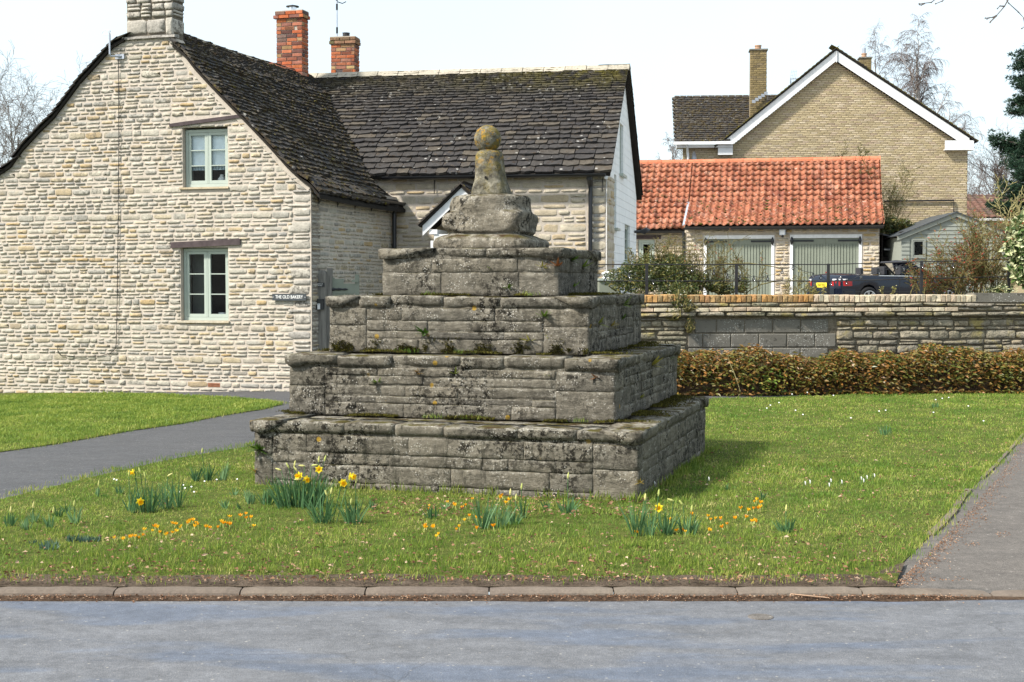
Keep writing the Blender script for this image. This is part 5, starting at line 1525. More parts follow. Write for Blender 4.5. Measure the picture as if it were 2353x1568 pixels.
while z < apB[1] - .4:
    zc_ = z + ch / 2
    if zc_ < wall_top(lE[0] + .4): a = .006
    else: a = max(lE[0] + .1, apB[0] - (apB[1] - .40 - zc_) / pitchL)
    e = BR - .006 if zc_ < wall_top(BR) else apB[0] + (apB[1] - .40 - zc_) / pitchR
    k = math.floor(a / blen) * blen + (blen / 2 if i % 2 else 0) + (.057 if i % 4 > 1 else 0) - blen
    while k < e:
        s0 = max(k, a); s1 = min(k + blen, e)
        if s1 - s0 > .04:
            q = FB.P((s0 + s1) / 2, .05 - R.uniform(0, .004), zc_)
            vis = 1 if (s0 > gs(1480) * 0 + 0) and zc_ > 5.6 else .5
            pc.add(R.choice(BRICKS[:6]), MX(q, FB.U * (s1 - s0 - .012), FB.V * .1, Vector((0, 0, ch - .013))), vis + R.random() * .1)
        k += blen
    z += ch; i += 1
pc.build('brick', M['ybrick'], bw_, 300)
FBs = Frame(FB.P(BR, 0, 0), (FB.V.x, FB.V.y)); MB().box(FBs, .3, 9, .0, .3, YZ, wall_top(BR)).build('side_wall', M['ybrick'], bh)
# bargeboards with boxed ends
for sg, E_, pch in ((-1, lE, pitchL), (1, rE, pitchR)):
    s_e = E_[0]; b = MB(); hgt = .35
    b.loft([[FB.P(apB[0], -.2 + t, apB[1] - .06 - dz) for t, dz in ((0, 0), (.03, 0), (.03, hgt), (0, hgt))], [FB.P(s_e - sg * .15, -.2 + t, apB[1] - .06 - (abs(s_e - apB[0]) - .15) * pch - dz) for t, dz in ((0, 0), (.03, 0), (.03, hgt), (0, hgt))]])
    b.build('bargeboard', M['white'], bh)
    zb_ = apB[1] - .06 - abs(s_e - apB[0]) * pch - hgt + .05
    b = MB(); a, c = sorted((s_e, s_e - sg * (.95 if sg > 0 else .5))); b.box(FB, a, c, -.21, -.17, zb_, zb_ + .32); b.box(FB, a, c, -.168, .3, zb_, zb_ + .03); b.build('boxed_eave', M['white_dull'], bh)
b = MB(); b.bar(FB.P(apB[0], -.205, apB[1] - .1), FB.P(apB[0], -.205, apB[1] - .47), .1, .01, up=(1, 0, 0)); b.build('apex_trim', M['white_dull'], bh)
# roof slopes of the gabled part
for sg, E_, pch in ((-1, lE, pitchL), (1, rE, pitchR)):
    Lh = abs(E_[0] - apB[0]) + .12; b = MB()
    for t0_, t1_ in ((-.26, 8.5),):
        q = [(0, 0), (Lh, -Lh * pch)]
        b.loft([[FB.P(apB[0] + sg * x, t, apB[1] + zz + o) for x, zz in q for o in (-.03, .02)][:2] + [FB.P(apB[0] + sg * Lh, t, apB[1] - Lh * pch + o) for o in (.02, -.03)] for t in (t0_, t1_)])
    rsb = b.build('roof_slope', M['deck'], bh)
    upv = (FB.U * (-sg) + Vector((0, 0, pch))).normalized(); nn = FB.V.cross(upv); nn = -nn if nn.z < 0 else nn
    pc = Pieces(); LL = Lh * math.hypot(1, pch); l = 0
    while l < LL:
        for t in (-.28, -.02, .25):
            p = FB.P(apB[0] + sg * Lh, t + .13, apB[1] - Lh * pch) + upv * l + nn * .015
            u2 = (upv * .3 - nn * .02).normalized(); n2 = FB.V.cross(u2); n2 = -n2 if n2.z < 0 else n2
            pc.add(R.choice(SLATES), MX(p, FB.V * .26, -n2 * .03, u2 * .3), .01)
        l += .17
    pc.build('roof_tile', M['slate'], rsb, 150)
# wing to the left
wz0 = bz_(1600, 326, -.25)[1]; wR = bz_(1600, 223, 3.2)[1]; wl0 = bz_(1548, 326, -.25)[0]; wl1 = lE[0] + 3.5
v = FB.V * 3.45 + Vector((0, 0, wR - wz0)); LW = v.length; uw = v.normalized(); nw = FB.U.cross(uw); nw = -nw if nw.z < 0 else nw
we, wr_ = lE[0] + .3, apB[0] - (apB[1] - wR) / pitchL + .1
b = MB(); b.loft([[FB.P(wl0 + .05, -.25, wz0 - .04), FB.P(wl0 + .05, 3.2, wR - .04), FB.P(wl0 + .05, 3.2, wR), FB.P(wl0 + .05, -.25, wz0)], [FB.P(we, -.25, wz0 - .04), FB.P(wr_, 3.2, wR - .04), FB.P(wr_, 3.2, wR), FB.P(we, -.25, wz0)]])
wrf = b.build('wing_roof', M['deck'], bh); pc = Pieces(); l = 0; i = 0
while l < LW - .05:
    s = wl0 + (.1 if i % 2 else 0)
    while s < min(wl1, wl0 + 3.8):
        w = R.uniform(.2, .3); p = FB.P(s + w / 2, -.25, wz0) + uw * l + nw * .012
        # leave out what would lie under the gabled roof
        if p.z > apB[1] - abs(s - apB[0]) * pitchL - .05:
            u2 = (uw * .3 - nw * .03).normalized(); n2 = FB.U.cross(u2); n2 = -n2 if n2.z < 0 else n2
            pc.add(R.choice(SLATES), MX(p, FB.U * (w - .008), -n2 * .045, u2 * .3), .01 + R.random() * .001)
        s += w
    l += .165; i += 1
pc.build('roof_tile', M['slate_moss'], wrf, 300)
MB().box(FB, wl0 + .0, lE[0] + .5, -.36, -.24, wz0 - .1, wz0 - .0).build('gutter', M['white_dull'], bh)
MB().box(FB, wl0 + .1, lE[0] + .5, -.24, .3, wz0 - .2, wz0 - .11).build('soffit', M['white_dull'], bh)
b = MB(); s = bz_(1581, 350)[0]; b.tube([FB.P(s - .05, -.3, wz0 - .1), FB.P(s - .02, -.12, wz0 - .35), FB.P(s, -.1, wz0 - .5), FB.P(s, -.1, YZ)], .045, 8); b.build('downpipe', M['white_dull'], bh)
b = MB(); q = [FB.P(*(lambda h: (h[0], -.06, h[1]))(bz_(*k))) for k in ((2030, 463), (2191, 461), (2191, 490))]; b.tube(q, .03, 6); b.build('waste_pipe', M['black'], bh)
def stack(name, label, x0, x1, yt, yb, Y, pot):
    A = AT(x0, yb, Y); B = AT(x1, yb, Y); top = AT(x0, yt, Y).z; F = Frame((A.x, A.y), BU); w = F.hit(x1, yb)[0]
    root = thing(name, label, 'chimney', F.P(w / 2, .3, A.z)); st = MB().box(F, .012, w - .012, .012, .5, A.z - .6, top).build('stack', M['ymortar'], root)
    pc = Pieces(); n = int((top - A.z + .5) / .075)
    for i in range(n):
        z = top - (i + 1) * .075; s = -.11 if i % 2 else 0
        while s < w - .01:
            a = max(0, s); c = min(s + .225, w)
            if c - a > .04: pc.add(R.choice(BRICKS), MX(F.P((a + c) / 2, .05, z + .037), F.U * (c - a - .01), F.V * .1, Vector((0, 0, .064))), 1 + i * .001, )
            s += .225
    pc.build('brick', plain('mossy_buff_brick_' + str(int(x0)), (.2, .155, .085), .95, .1, var=.35, scale=3, dirt=((.09, .08, .05), .9)) if False else M['stackbrick'], st, 150)
    MB().box(F, -.03, w + .03, -.03, .53, top, top + .05).build('cap', M['block'], root)
    p = F.P((AT(pot[0], yt, Y).x + AT(pot[1], yt, Y).x) / 2 - F.O.x, .25, top + .05); r = (AT(pot[1], yt, Y).x - AT(pot[0], yt, Y).x) / 2
    hp_ = AT(x0, pot[2], Y).z - top - .05
    b = MB(); b.tube([p, p + Vector((0, 0, hp_ - .05)), p + Vector((0, 0, hp_ - .04)), p + Vector((0, 0, hp_))], [r * .95, r * .88, r, r], 14); b.build('chimney_pot', M['pot'], root)
    return root, F, w, top, p, hp_
M['stackbrick'] = stone_mat('weathered_stack_brick', [(0, (.2, .155, .08)), (.5, (.26, .2, .1)), (1, (.17, .135, .085))], dark=((.05, .048, .035), .9, .5), bs=.5)
stack('tall_chimney', 'tall buff brick chimney with one clay pot between the wing roof and the white bargeboard', 1723.5, 1762, 116, 238, 49.3, (1735, 1751, 102))
b = MB(); 
q = stack('small_chimney', 'short mossy chimney with clay pot and metal cowl peeping over the right roof slope', 1976, 2003, 134, 160, 54.0, (1981, 1994, 121))
b.tube([q[4] + Vector((0, 0, q[5])), q[4] + Vector((0, 0, q[5] + .2))], .07, 10); b.build('cowl', M['galv'], q[0])
# stepped lead flashing
b = MB()
for i in range(5):
    a = AT(1728 + i * 7, 236 - i * 4.6, 49.2); b.box(Frame((a.x, a.y), BU), 0, .12, -.02, .0, a.z - .02, a.z + .09)
fl = b.build('lead_flashing', M['lead'], bh)
an = thing('tv_aerial', 'small roof aerial just above the left roof slope of the buff brick house', 'aerial', AT(1816, 190, 50))
q = AT(1817, 182, 50); b = MB(); b.tube([q + Vector((0, 0, -.5)), q + Vector((0, 0, .05))], .015, 6); b.build('mast', M['galv'], an)
b = MB(); b.tube([q, q + Vector((.45, .1, .03))], .01, 5)
for i in range(5): b.tube([q + Vector((.1 + i * .08, -.1, -.06)), q + Vector((.1 + i * .08, .12, .1))], .006, 4)
b.build('boom', M['galv'], an)
b = MB()
for i in range(4): b.tube([q + Vector((-.03 + i * .06, 0, -.15 + .0 * i)), q + Vector((.03 + i * .06, 0, .32))], .005, 4)
for z in (0.0, .12, .24): b.tube([q + Vector((-.03 + z * .1, 0, z)), q + Vector((.2, 0, z + .03))], .005, 4)
b.build('reflector', M['galv'], an)
dish = thing('satellite_dish', 'grey satellite dish low on the buff brick wall beside the white downpipe', 'satellite dish', AT(1593, 365, 48.2))
p = AT(1593, 367, 48.25); b = MB(); b.loft([[p + Vector((x * .6 + .02, y, z)) for x, y, z in [(r * math.cos(a) * .55, -d + r * .2 * math.cos(a), r * math.sin(a)) for a in [k * math.pi / 8 for k in range(16)]]] for r, d in ((.02, 0), (.15, .01), (.28, .05))], cap=False); b.build('reflector', M['galv'], dish); b = MB(); b.tube([p, p + Vector((0, .2, -.05))], .02, 6); b.build('arm', M['galv'], dish)
# stone coloured house roof line far left of the garage
fr_ = thing('distant_roof', 'grey ridge of a distant building just above the left end of the pantile roof', 'building', AT(1510, 372, 52))
b = MB(); A = AT(1455, 371, 52); B = AT(1572, 370, 52)
b.loft([[A + Vector((0, 0, 0)), A + Vector((0, -2.5, -1.8)), A + Vector((0, -2.5, -2)), A + Vector((0, 2.5, -2)), A + Vector((0, 2.5, -1.8))], [B + Vector((0, 0, 0)), B + Vector((0, -2.5, -1.8)), B + Vector((0, -2.5, -2)), B + Vector((0, 2.5, -2)), B + Vector((0, 2.5, -1.8))]]); b.build('roof', M['slate'], fr_)
MB().bar(A + Vector((0, 0, -.02)), B + Vector((0, 0, -.02)), .2, .12).build('ridge_tile', M['ridge'], fr_)
MB().hexa([A + Vector((0.1, -2.2, -5)), B + Vector((0, -2.2, -5)), B + Vector((0, 2.2, -5)), A + Vector((.1, 2.2, -5)), A + Vector((.1, -2.2, -1.95)), B + Vector((0, -2.2, -1.95)), B + Vector((0, 2.2, -1.95)), A + Vector((.1, 2.2, -1.95))]).build('wall', M['mortar'], fr_)

# ---------------------------------------------------------------- low building far right
lb = thing('low_outbuilding', 'low building with brown tiled roof and white gutter at the far right behind the shed', 'building', AT(2300, 510, 62))
FLB = Frame((AT(2218, 480, 62).x, 62), (1, 0)); zt1 = FLB.hit(2300, 453, 2.2)[1]; ze1 = FLB.hit(2300, 501, -.2)[1]
b = MB(); b.loft([[FLB.P(s, -.2, ze1 - .04), FLB.P(s, 2.2, zt1 - .04), FLB.P(s, 4.6, ze1), FLB.P(s, 4.6, ze1 + .05), FLB.P(s, 2.2, zt1), FLB.P(s, -.2, ze1)] for s in (0, 7)]); rr = b.build('roof', M['deck'], lb)
M['browntile'] = stone_mat('brown_roof_tile', [(0, (.13, .075, .06)), (.5, (.19, .105, .08)), (1, (.1, .075, .065))], dark=((.05, .045, .035), .6, .5), bs=.4)
v = FLB.V * 2.4 + Vector((0, 0, zt1 - ze1)); LL = v.length; uu = v.normalized(); nn = FLB.U.cross(uu); nn = -nn if nn.z < 0 else nn; pc = Pieces(); l = 0; i = 0
while l < LL:
    s = 0
    while s < 5: pc.add(R.choice(PANS), MX(FLB.P(s + .15, -.2, ze1) + uu * l + nn * .04, FLB.U * .3, -nn * .05, uu * .33), 5 - s); s += .3
    l += .28
pc.build('roof_tile', M['browntile'], rr, 160)
MB().box(FLB, -.05, 7, -.32, -.2, ze1 - .12, ze1 - .02).build('gutter', M['white_dull'], lb); MB().box(FLB, .1, 7, 0, 4.3, YZ, ze1 - .02).build('wall', M['ybrick'], lb)
MB().bar(FLB.P(0, 2.2, zt1 + .02), FLB.P(7, 2.2, zt1 + .02), .2, .12).build('ridge_tile', M['browntile'], lb)

# ---------------------------------------------------------------- green shed, dark log store
FS = Frame((AT(2062, 600, 41.5).x, 41.5), (math.cos(.06), -math.sin(.06)))
she = thing('garden_shed', 'pale green weatherboarded shed with felt roof right of the garage, behind red-leaved shrubs', 'shed', FS.P(1.8, 1, YZ))
ap_ = FS.hit(2197, 489); el = FS.hit(2063, 543, 0); aw = ap_[0]; W = 2 * aw; ws0 = FS.hit(2072, 545)[0]
b = MB(); b.slab(FS, [(ws0, YZ), (W - ws0, YZ), (W - ws0, el[1] - .03), (aw, ap_[1] - .12), (ws0, el[1] - .03)], [(FS.hit(2094, 590)[0], FS.hit(2127, 590)[0], FS.hit(2100, 594)[1], FS.hit(2100, 549)[1])], .03, .06); shw = b.build('wall', M['shed'], she)
zb = YZ + .02; wnd = (FS.hit(2094, 590)[0], FS.hit(2127, 590)[0], FS.hit(2100, 594)[1], FS.hit(2100, 549)[1]); pc = []
while zb < ap_[1] - .2:
    zc_ = zb + .06; k = max(0, (zc_ - (el[1] - .06)) / (ap_[1] - .12 - el[1])) * (aw - ws0)
    for a, c in cut([(ws0 + k, W - ws0 - k)], wnd[0] - .05, wnd[1] + .05) if (zb + .12 > wnd[2] - .04 and zb < wnd[3] + .04) else [(ws0 + k, W - ws0 - k)]:
        if c - a > .1:
            MB().hexa([FS.P(a, .0, zb), FS.P(c, .0, zb), FS.P(c, .03, zb), FS.P(a, .03, zb), FS.P(a, .018, zb + .118), FS.P(c, .018, zb + .118), FS.P(c, .03, zb + .118), FS.P(a, .03, zb + .118)]).build('weatherboard', M['shed'], shw)
    zb += .12
casement(FS, she, wnd[0], wnd[1], wnd[2], wnd[3], -.01, M['shed'], n_leaf=1, rows_=1, fw=.05, cw=.03)
for sg in (0, 1):
    x0, x1 = (el[0] - .02, aw) if not sg else (W - el[0] + .02, aw)
    b = MB(); b.loft([[FS.P(x0, -.06 + t, el[1] - .01 - dz) for t, dz in ((0, 0), (.03, 0), (.03, .12), (0, .12))], [FS.P(x1, -.06 + t, ap_[1] - dz) for t, dz in ((0, 0), (.03, 0), (.03, .12), (0, .12))]]); b.build('bargeboard', M['shed'], she)
    b = MB(); b.loft([[FS.P(x0, t, el[1] + .0), FS.P(x0, t, el[1] + .03), FS.P(x1, t, ap_[1] + .03), FS.P(x1, t, ap_[1])] for t in (-.1, 3.2)]); b.build('felt_roof', M['slate_plate'], she)
MB().box(FS, ws0, ws0 + .04, .07, 3.1, YZ, el[1] - .03).build('side_wall', M['shed'], she)
FD = Frame((AT(2024, 600, 43.0).x, 43.0), (1, 0))
ls = thing('lean_to', 'dark open lean-to with sloping black roof between the garage and the green shed', 'lean-to', FD.P(.3, .5, YZ))
w = FD.hit(2070, 600)[0]
MB().box(FD, .02, w, 1.2, 1.25, YZ, FD.hit(2040, 535)[1]).build('back_panel', M['room'], ls); MB().box(FD, .02, .06, 0, 1.2, YZ, FD.hit(2040, 540)[1]).build('side_panel', M['room'], ls)
b = MB(); b.loft([[FD.P(0, t, FD.hit(2025, 541)[1] + z), FD.P(w + .2, t, FD.hit(2060, 556)[1] + z)][::1] + [FD.P(w + .2, t, FD.hit(2060, 556)[1] + z + .05), FD.P(0, t, FD.hit(2025, 541)[1] + z + .05)] for t, z in ((-.2, 0), (1.3, .1))]); b.build('sloping_roof', M['black'], ls)
b = MB(); b.tube([FD.P(.12, .1, FD.hit(2040, 573)[1]), FD.P(.5, .1, FD.hit(2040, 575)[1])], .03, 6); b.build('rail', M['galv'], ls)
MB().box(FD, .05, w - .05, .3, .9, YZ, FD.hit(2040, 590)[1]).build('dark_cover', M['room'], ls)
# ---------------------------------------------------------------- garden wall
wA = AT(1480, 676, 21.7); wB = AT(2353, 674, 22.3)
FW = Frame((wA.x, wA.y), ((wB - wA).x, (wB - wA).y))
W0 = -.95; W1 = FW.hit(2700, 700)[0]
def ws(x): return FW.hit(x, 700)[0]
def wz(y, x=1900): return FW.hit(x, y)[1]
gwt = thing('garden_wall', 'old garden wall of rubble, concrete blocks and brick coping behind the bronze hedge', 'wall', FW.P(3, 0, 0))
b = MB(); b.box(FW, W0, W1, .025, .34, -.2, wz(684)); core = b.build('wall_core', M['wallmortar'], gwt)
# brick-on-edge coping: orange on the left, cream further right, then a concrete length
zc0, zc1 = wz(695), wz(677.5)
s = W0; i = 0; brk = FW.hit(2237, 685)[0]; co = FW.hit(1862, 685)[0]
po = Pieces(); pcr = Pieces()
while s < brk:
    w = .083; cream_ = s > co + R.uniform(-.15, .15)
    z0 = zc0 + .012 * mnoise.noise((s * 1.3, 0, 0)) + R.uniform(-.004, .004)
    tl = R.uniform(-.03, .03); X = FW.U + Vector((0, 0, tl))
    (pcr if cream_ else po).add(R.choice(BRICKS), MX(FW.P(s + w / 2, .11, z0 + (zc1 - zc0) / 2), X * (w - .012), FW.V * .235, Vector((0, 0, zc1 - zc0 - .004)) - FW.U * tl * .1), 1)
    s += w; i += 1
po.build('coping_brick', M['obrick'], gwt, 300); pcr.build('coping_brick', M['cbrick'], gwt, 300)
b = MB(); b.box(FW, brk + .01, W1, -.0, .26, wz(695), wz(674)); b.build('concrete_coping', M['block'], gwt)
# thin stones, a course of cream bricks, more thin stones
pt_ = Pieces()
rubble(FW, pt_, lambda z: (W0, FW.hit(2280, 700)[0]), [], wz(706.5), wz(696), (.06, .075), (.2, .42), gap=.012, depth=.1, proud=.03, rows=lambda i: .075)
pb = Pieces(); s = W0
zb0, zb1 = wz(715.5), wz(707)
while s < ws(2190):
    w = R.choice([.222, .222, .215, .16])
    if R.random() > .07: pb.add(R.choice(BRICKS), MX(FW.P(s + w / 2, .0 + R.uniform(0, .02), (zb0 + zb1) / 2 + .012 * mnoise.noise((s, 3, 3))), FW.U * (w - .01) + Vector((0, 0, R.uniform(-.006, .006))), FW.V * .12, Vector((0, 0, zb1 - zb0))), 1)
    s += w
pb.build('brick', M['cbrick'], core, 100)
rubble(FW, pt_, lambda z: (W0, W1), [], wz(729), wz(716), (.07, .085), (.22, .5), gap=.01, depth=.12, proud=.055, rows=lambda i: .085)
rubble(FW, pt_, lambda z: (ws(2192), W1), [], wz(715), wz(697), (.07, .1), (.2, .45), gap=.012, depth=.1, proud=.01)
# concrete block patch and rubble
bx0, bx1 = ws(1582), ws(1915); bzt = wz(733); bh_ = .225
pk = Pieces()
for r in range(3):
    s = bx0 - (.0 if r % 2 == 0 else .22)
    while s < bx1 - .1:
        a = max(s, bx0 + (.1 if r == 0 else 0)); c = min(s + .45, bx1 + (.05 if r else 0))
        if c - a > .1: pk.add(BRICKS[(r * 3 + int(s * 10)) % 8], MX(FW.P((a + c) / 2, .06, bzt - (r + .5) * bh_), FW.U * (c - a - .012), FW.V * .1, Vector((0, 0, bh_ - .012))), 1)
        s += .45
pk.build('concrete_block', M['block'], core, 60)
hl = [(bx0 - .03, bx1 + .06, bzt - 3 * bh_, bzt + .02)]
rubble(FW, pt_, lambda z: (W0, W1), hl, .25, wz(730), (.05, .15), (.13, .42), gap=.012, depth=.06, proud=.0, tilt=.045, shapes=STONES + BLOCKS)
pt_.build('stone', M['wallstone'], core, 300)

# ---------------------------------------------------------------- iron fence on the wall, string lights
fen = thing('iron_fence', 'low black iron fence with two thin rails along the top of the garden wall', 'fence', FW.P(3, .45, YZ))
zt0 = FW.hit(1500, 607, .42)[1]; posts = [1270, 1486, 1692, 1903, 2117, 2318, 2530]
def railz(x, k): 
    y0, y1 = ((607, 594), (645, 634))[k]
    u = max(0, (x - 1900) / 453) if x > 1900 else 0
    return FW.hit(x, y0 + (y1 - y0) * u * (1 if x < 2400 else 1), .42)[1]
for x in posts:
    s = FW.hit(x, 640, .42)[0]
    MB().box(FW, s - .022, s + .022, .40, .43, wz(690), railz(x, 0) + .005).build('post', M['iron'], fen)
for k in (0, 1):
    xs = [1270, 1500, 1700, 1900, 2000, 2100, 2200, 2318, 2530]
    b = MB(); b.tube([FW.P(FW.hit(x, 640, .42)[0], .42, railz(x, k) - .008) for x in xs], .0085, 6); b.build('rail', M['iron'], fen)
sl = thing('string_lights', 'festoon string of clear bulbs looped along the black iron fence', 'string lights', FW.P(3, .36, 1.6))
bl = [(1330, 634), (1391, 642), (1445, 634), (1500, 650), (1590, 622), (1640, 628), (1672, 636), (1700, 640), (1732, 641), (1764, 640), (1797, 625), (1822, 616), (1868, 634), (1886, 638), (1908, 652), (1945, 650), (1978, 636), (2021, 628), (2060, 615), (2077, 618), (2120, 612), (2155, 606), (2190, 612), (2240, 606)]
pts = [FW.hit(x, y - 7, .36) for x, y in bl]
q = []
for (a, c) in zip(pts, pts[1:]):
    for k in range(5): u = k / 5; q.append(FW.P(a[0] + (c[0] - a[0]) * u, .36, a[1] + (c[1] - a[1]) * u - .03 * math.sin(math.pi * u)))
b = MB(); b.tube(q, .0035, 4); b.build('cable', M['black'], sl)
for s, z in pts[1:-1]:
    p = FW.P(s, .355, z); b = MB(); b.tube([p, p - Vector((0, 0, .035))], .011, 8); cp = b.build('bulb_cap', M['black'], sl)
    b = MB(); b.ball(p - Vector((0, 0, .058)), .026, 10, 7, 1.1); b.build('bulb', M['bulb'], cp, smooth=True)

# ---------------------------------------------------------------- the dark blue convertible
CA = math.radians(21)
cp_ = AT(1849, 655, 39.9); CZ = .95
car = thing('convertible_car', 'dark blue convertible car with its roof down parked in the yard before the garage', 'car', (0, 0, 0))
fwd = Vector((math.cos(CA), math.sin(CA), 0)); lft = Vector((-math.sin(CA), math.cos(CA), 0))
CO = Vector((cp_.x, cp_.y, CZ)) + lft * -.85 * 0
def carp(x, y, z): return CO + fwd * x + lft * (y - .87) + Vector((0, 0, z))
car.location = carp(2.2, 0, 0)
def paint():
    n = NT('dark_blue_car_paint', .2, .35); n.col((.004, .007, .017)); n.b.inputs['Coat Weight'].default_value = .25; n.b.inputs['Coat Roughness'].default_value = .04; return n.m
M['paint'] = paint(); M['seat'] = plain('black_leather', (.03, .03, .034), .45, .4); M['lightred'] = plain('red_lamp_glass', (.28, .008, .01), .2, .6, var=.05); M['lightwhite'] = plain('clear_lamp_glass', (.6, .6, .62), .2, .6)
M['platey'] = plain('yellow_plate', (.75, .58, .02), .4, .4, var=.03); M['rim'] = plain('alloy_rim', (.5, .52, .55), .3, .5, .8); M['tyre'] = plain('tyre_rubber', (.015, .015, .016), .85, .2)
# body stations: x, half width, bottom z, belt z, centre z, inner (0 = closed deck, 1 = open cockpit)
st = [(0.0, .62, .35, .80, .82, 0), (.03, .74, .28, .88, .92, 0), (.10, .82, .24, .93, .985, 0), (.35, .855, .24, .955, 1.02, 0), (.62, .87, .30, .955, 1.025, 0), (.70, .87, .52, .955, 1.02, 0), (.80, .875, .64, .95, 1.015, 0), (.95, .88, .685, .945, 1.01, 0), (1.10, .88, .64, .94, 1.0, 0), (1.2, .875, .52, .938, .99, 0), (1.28, .87, .26, .935, .98, 0), (1.38, .87, .24, .93, .97, 0), (1.40, .87, .24, .93, .97, 1), (2.0, .87, .23, .92, .95, 1), (2.85, .87, .23, .915, .95, 1), (2.88, .87, .23, .91, .97, 0), (3.28, .87, .25, .89, .96, 0), (3.34, .87, .5, .885, .955, 0), (3.45, .875, .63, .88, .95, 0), (3.6, .875, .68, .87, .94, 0), (3.76, .87, .63, .86, .93, 0), (3.87, .86, .5, .85, .92, 0), (3.94, .85, .25, .84, .9, 0), (4.2, .80, .24, .78, .83, 0), (4.38, .68, .28, .68, .72, 0), (4.44, .5, .34, .58, .6, 0)]
rings = []
for x, w, zb_, zt, zc_, op in st:
    m = zb_ + (zt - zb_) * .55
    if op: top_ = [(w * .93, zt), (w * .86, zt + .012), (w * .84, zt - .05), (w * .82, zt - .45), (0, zt - .45)]
    else: top_ = [(w * .93, zt), (w * .86, zt + .012), (w * .7, zt + (zc_ - zt) * .5), (w * .4, zt + (zc_ - zt) * .9), (0, zc_)]
    half = [(0, zb_), (w * .9, zb_), (w * .975, zb_ + .06 * (zt - zb_) / .7), (w, m), (w * .99, zt - .10), (w * .955, zt - .03)] + top_
    rings.append([carp(x, -y, z) for y, z in half] + [carp(x, y, z) for y, z in half[::-1][1:-1]])
b = MB(); b.loft(rings); body = b.build('body', M['paint'], car, smooth=True)
try: body.data.set_sharp_from_angle(angle=math.radians(40))
except Exception: pass
b = MB()
for y in (-.876, .876):
    for x0, x1 in ((1.95, 1.97), (3.1, 3.12)): b.hexa([carp(x0, y - .004, .3), carp(x1, y - .004, .3), carp(x1, y + .004, .3), carp(x0, y + .004, .3), carp(x0, y * .985 - .004, .9), carp(x1, y * .985 - .004, .9), carp(x1, y * .985 + .004, .9), carp(x0, y * .985 + .004, .9)])
b.build('door_gap', M['black'], car)
b = MB(); b.bar(carp(.15, -.868, .50), carp(4.1, -.868, .49), .012, .03); b.build('side_moulding', M['black'], car)
b = MB(); b.bar(carp(1.3, -.83, .945), carp(3.0, -.83, .93), .015, .02); b.build('chrome_strip', M['steel'], car)
b = MB(); b.bar(carp(2.12, -.875, .76), carp(2.3, -.875, .76), .02, .03); b.build('door_handle', M['paint'], car)
b = MB(); b.loft([[carp(-.05, y, z) for z in (.36, .58)] + [carp(.02, y, z) for z in (.60, .34)] for y in (-.66, -.3, .3, .66)]); 
b.loft([[carp(x, yy, z) for yy, z in ((y, .34), (y, .58), (y * .95, .58), (y * .95, .34))] for x, y in ((-.03, -.68), (.1, -.83), (.5, -.885))]); b.build('rear_bumper', M['paint'], car)
for y0, y1 in ((-.83, -.5), (.5, .83)):
    a, c = (y0, y1)
    outer = -.83 if a < 0 else .83; inner = -.5 if a < 0 else .5
    b = MB(); b.loft([[carp(x, y, z) for z, x in ((.66, x0_), (.66, x0_ + .06), (.79, x0_ + .06), (.79, x0_))] for y, x0_ in ((inner, -.012), (outer * .8, .012), (outer * .93, .05), (outer * 1.045, .22), (outer * 1.05, .34))]); b.build('tail_light', M['lightred'], car)
    b = MB(); b.loft([[carp(x, y, z) for z, x in ((.80, x0_), (.80, x0_ + .06), (.855, x0_ + .06), (.855, x0_))] for y, x0_ in ((inner * 1.05, -.008), (outer * .8, .02), (outer * .93, .065), (outer * 1.03, .2))]); b.build('reversing_light', M['lightwhite'], car)
b = MB(); b.hexa([carp(-.02, y, .62) for y in (-.27, .27)] + [carp(0.02, y, .62) for y in (.27, -.27)] + [carp(-.0, y, .75) for y in (-.27, .27)] + [carp(.03, y, .75) for y in (.27, -.27)]); npl = b.build('number_plate', M['platey'], car)
FN = Frame(carp(-.025, 0, 0), (-lft.x, -lft.y)); text_mesh('N23 YYT', .095, FN, 0, CZ + .685, 0, M['black'], npl, squash=.85)
# wheels
def wheel(x, y):
    c = carp(x, y, .315); o = -1 if y < 0 else 1; b = MB(); ax = lft * o
    prof_ = [(.19, -.1), (.29, -.105), (.315, -.07), (.318, .06), (.295, .1), (.215, .105), (.20, .07)]
    b.loft([[c + ax * t + (fwd * math.cos(a) + Vector((0, 0, math.sin(a)))) * r for a in [k * math.pi / 12 for k in range(24)]] for r, t in prof_], cap=False); tw = b.build('wheel', M['tyre'], car, smooth=True)
    b = MB(); b.tube([c + ax * .02, c + ax * .03], .2, 20); b.build('brake_disc', M['iron'], tw)
    b = MB(); b.loft([[c + ax * t + (fwd * math.cos(a) + Vector((0, 0, math.sin(a)))) * r for a in [k * math.pi / 12 for k in range(24)]] for r, t in ((.215, .06), (.22, .105), (.20, .105), (.195, .06))], cap=False)
    for k in range(7):
        for dd in (-.12, .12):
            a = k * 2 * math.pi / 7; e = a + dd; b.bar(c + ax * .095 + (fwd * math.cos(a) + Vector((0, 0, math.sin(a)))) * .03, c + ax * .1 + (fwd * math.cos(e) + Vector((0, 0, math.sin(e)))) * .2, .018, .02, up=ax)
    b.build('rim', M['rim'], tw)
for x in (.95, 3.6):
    for y in (-.80, .80): wheel(x, y)
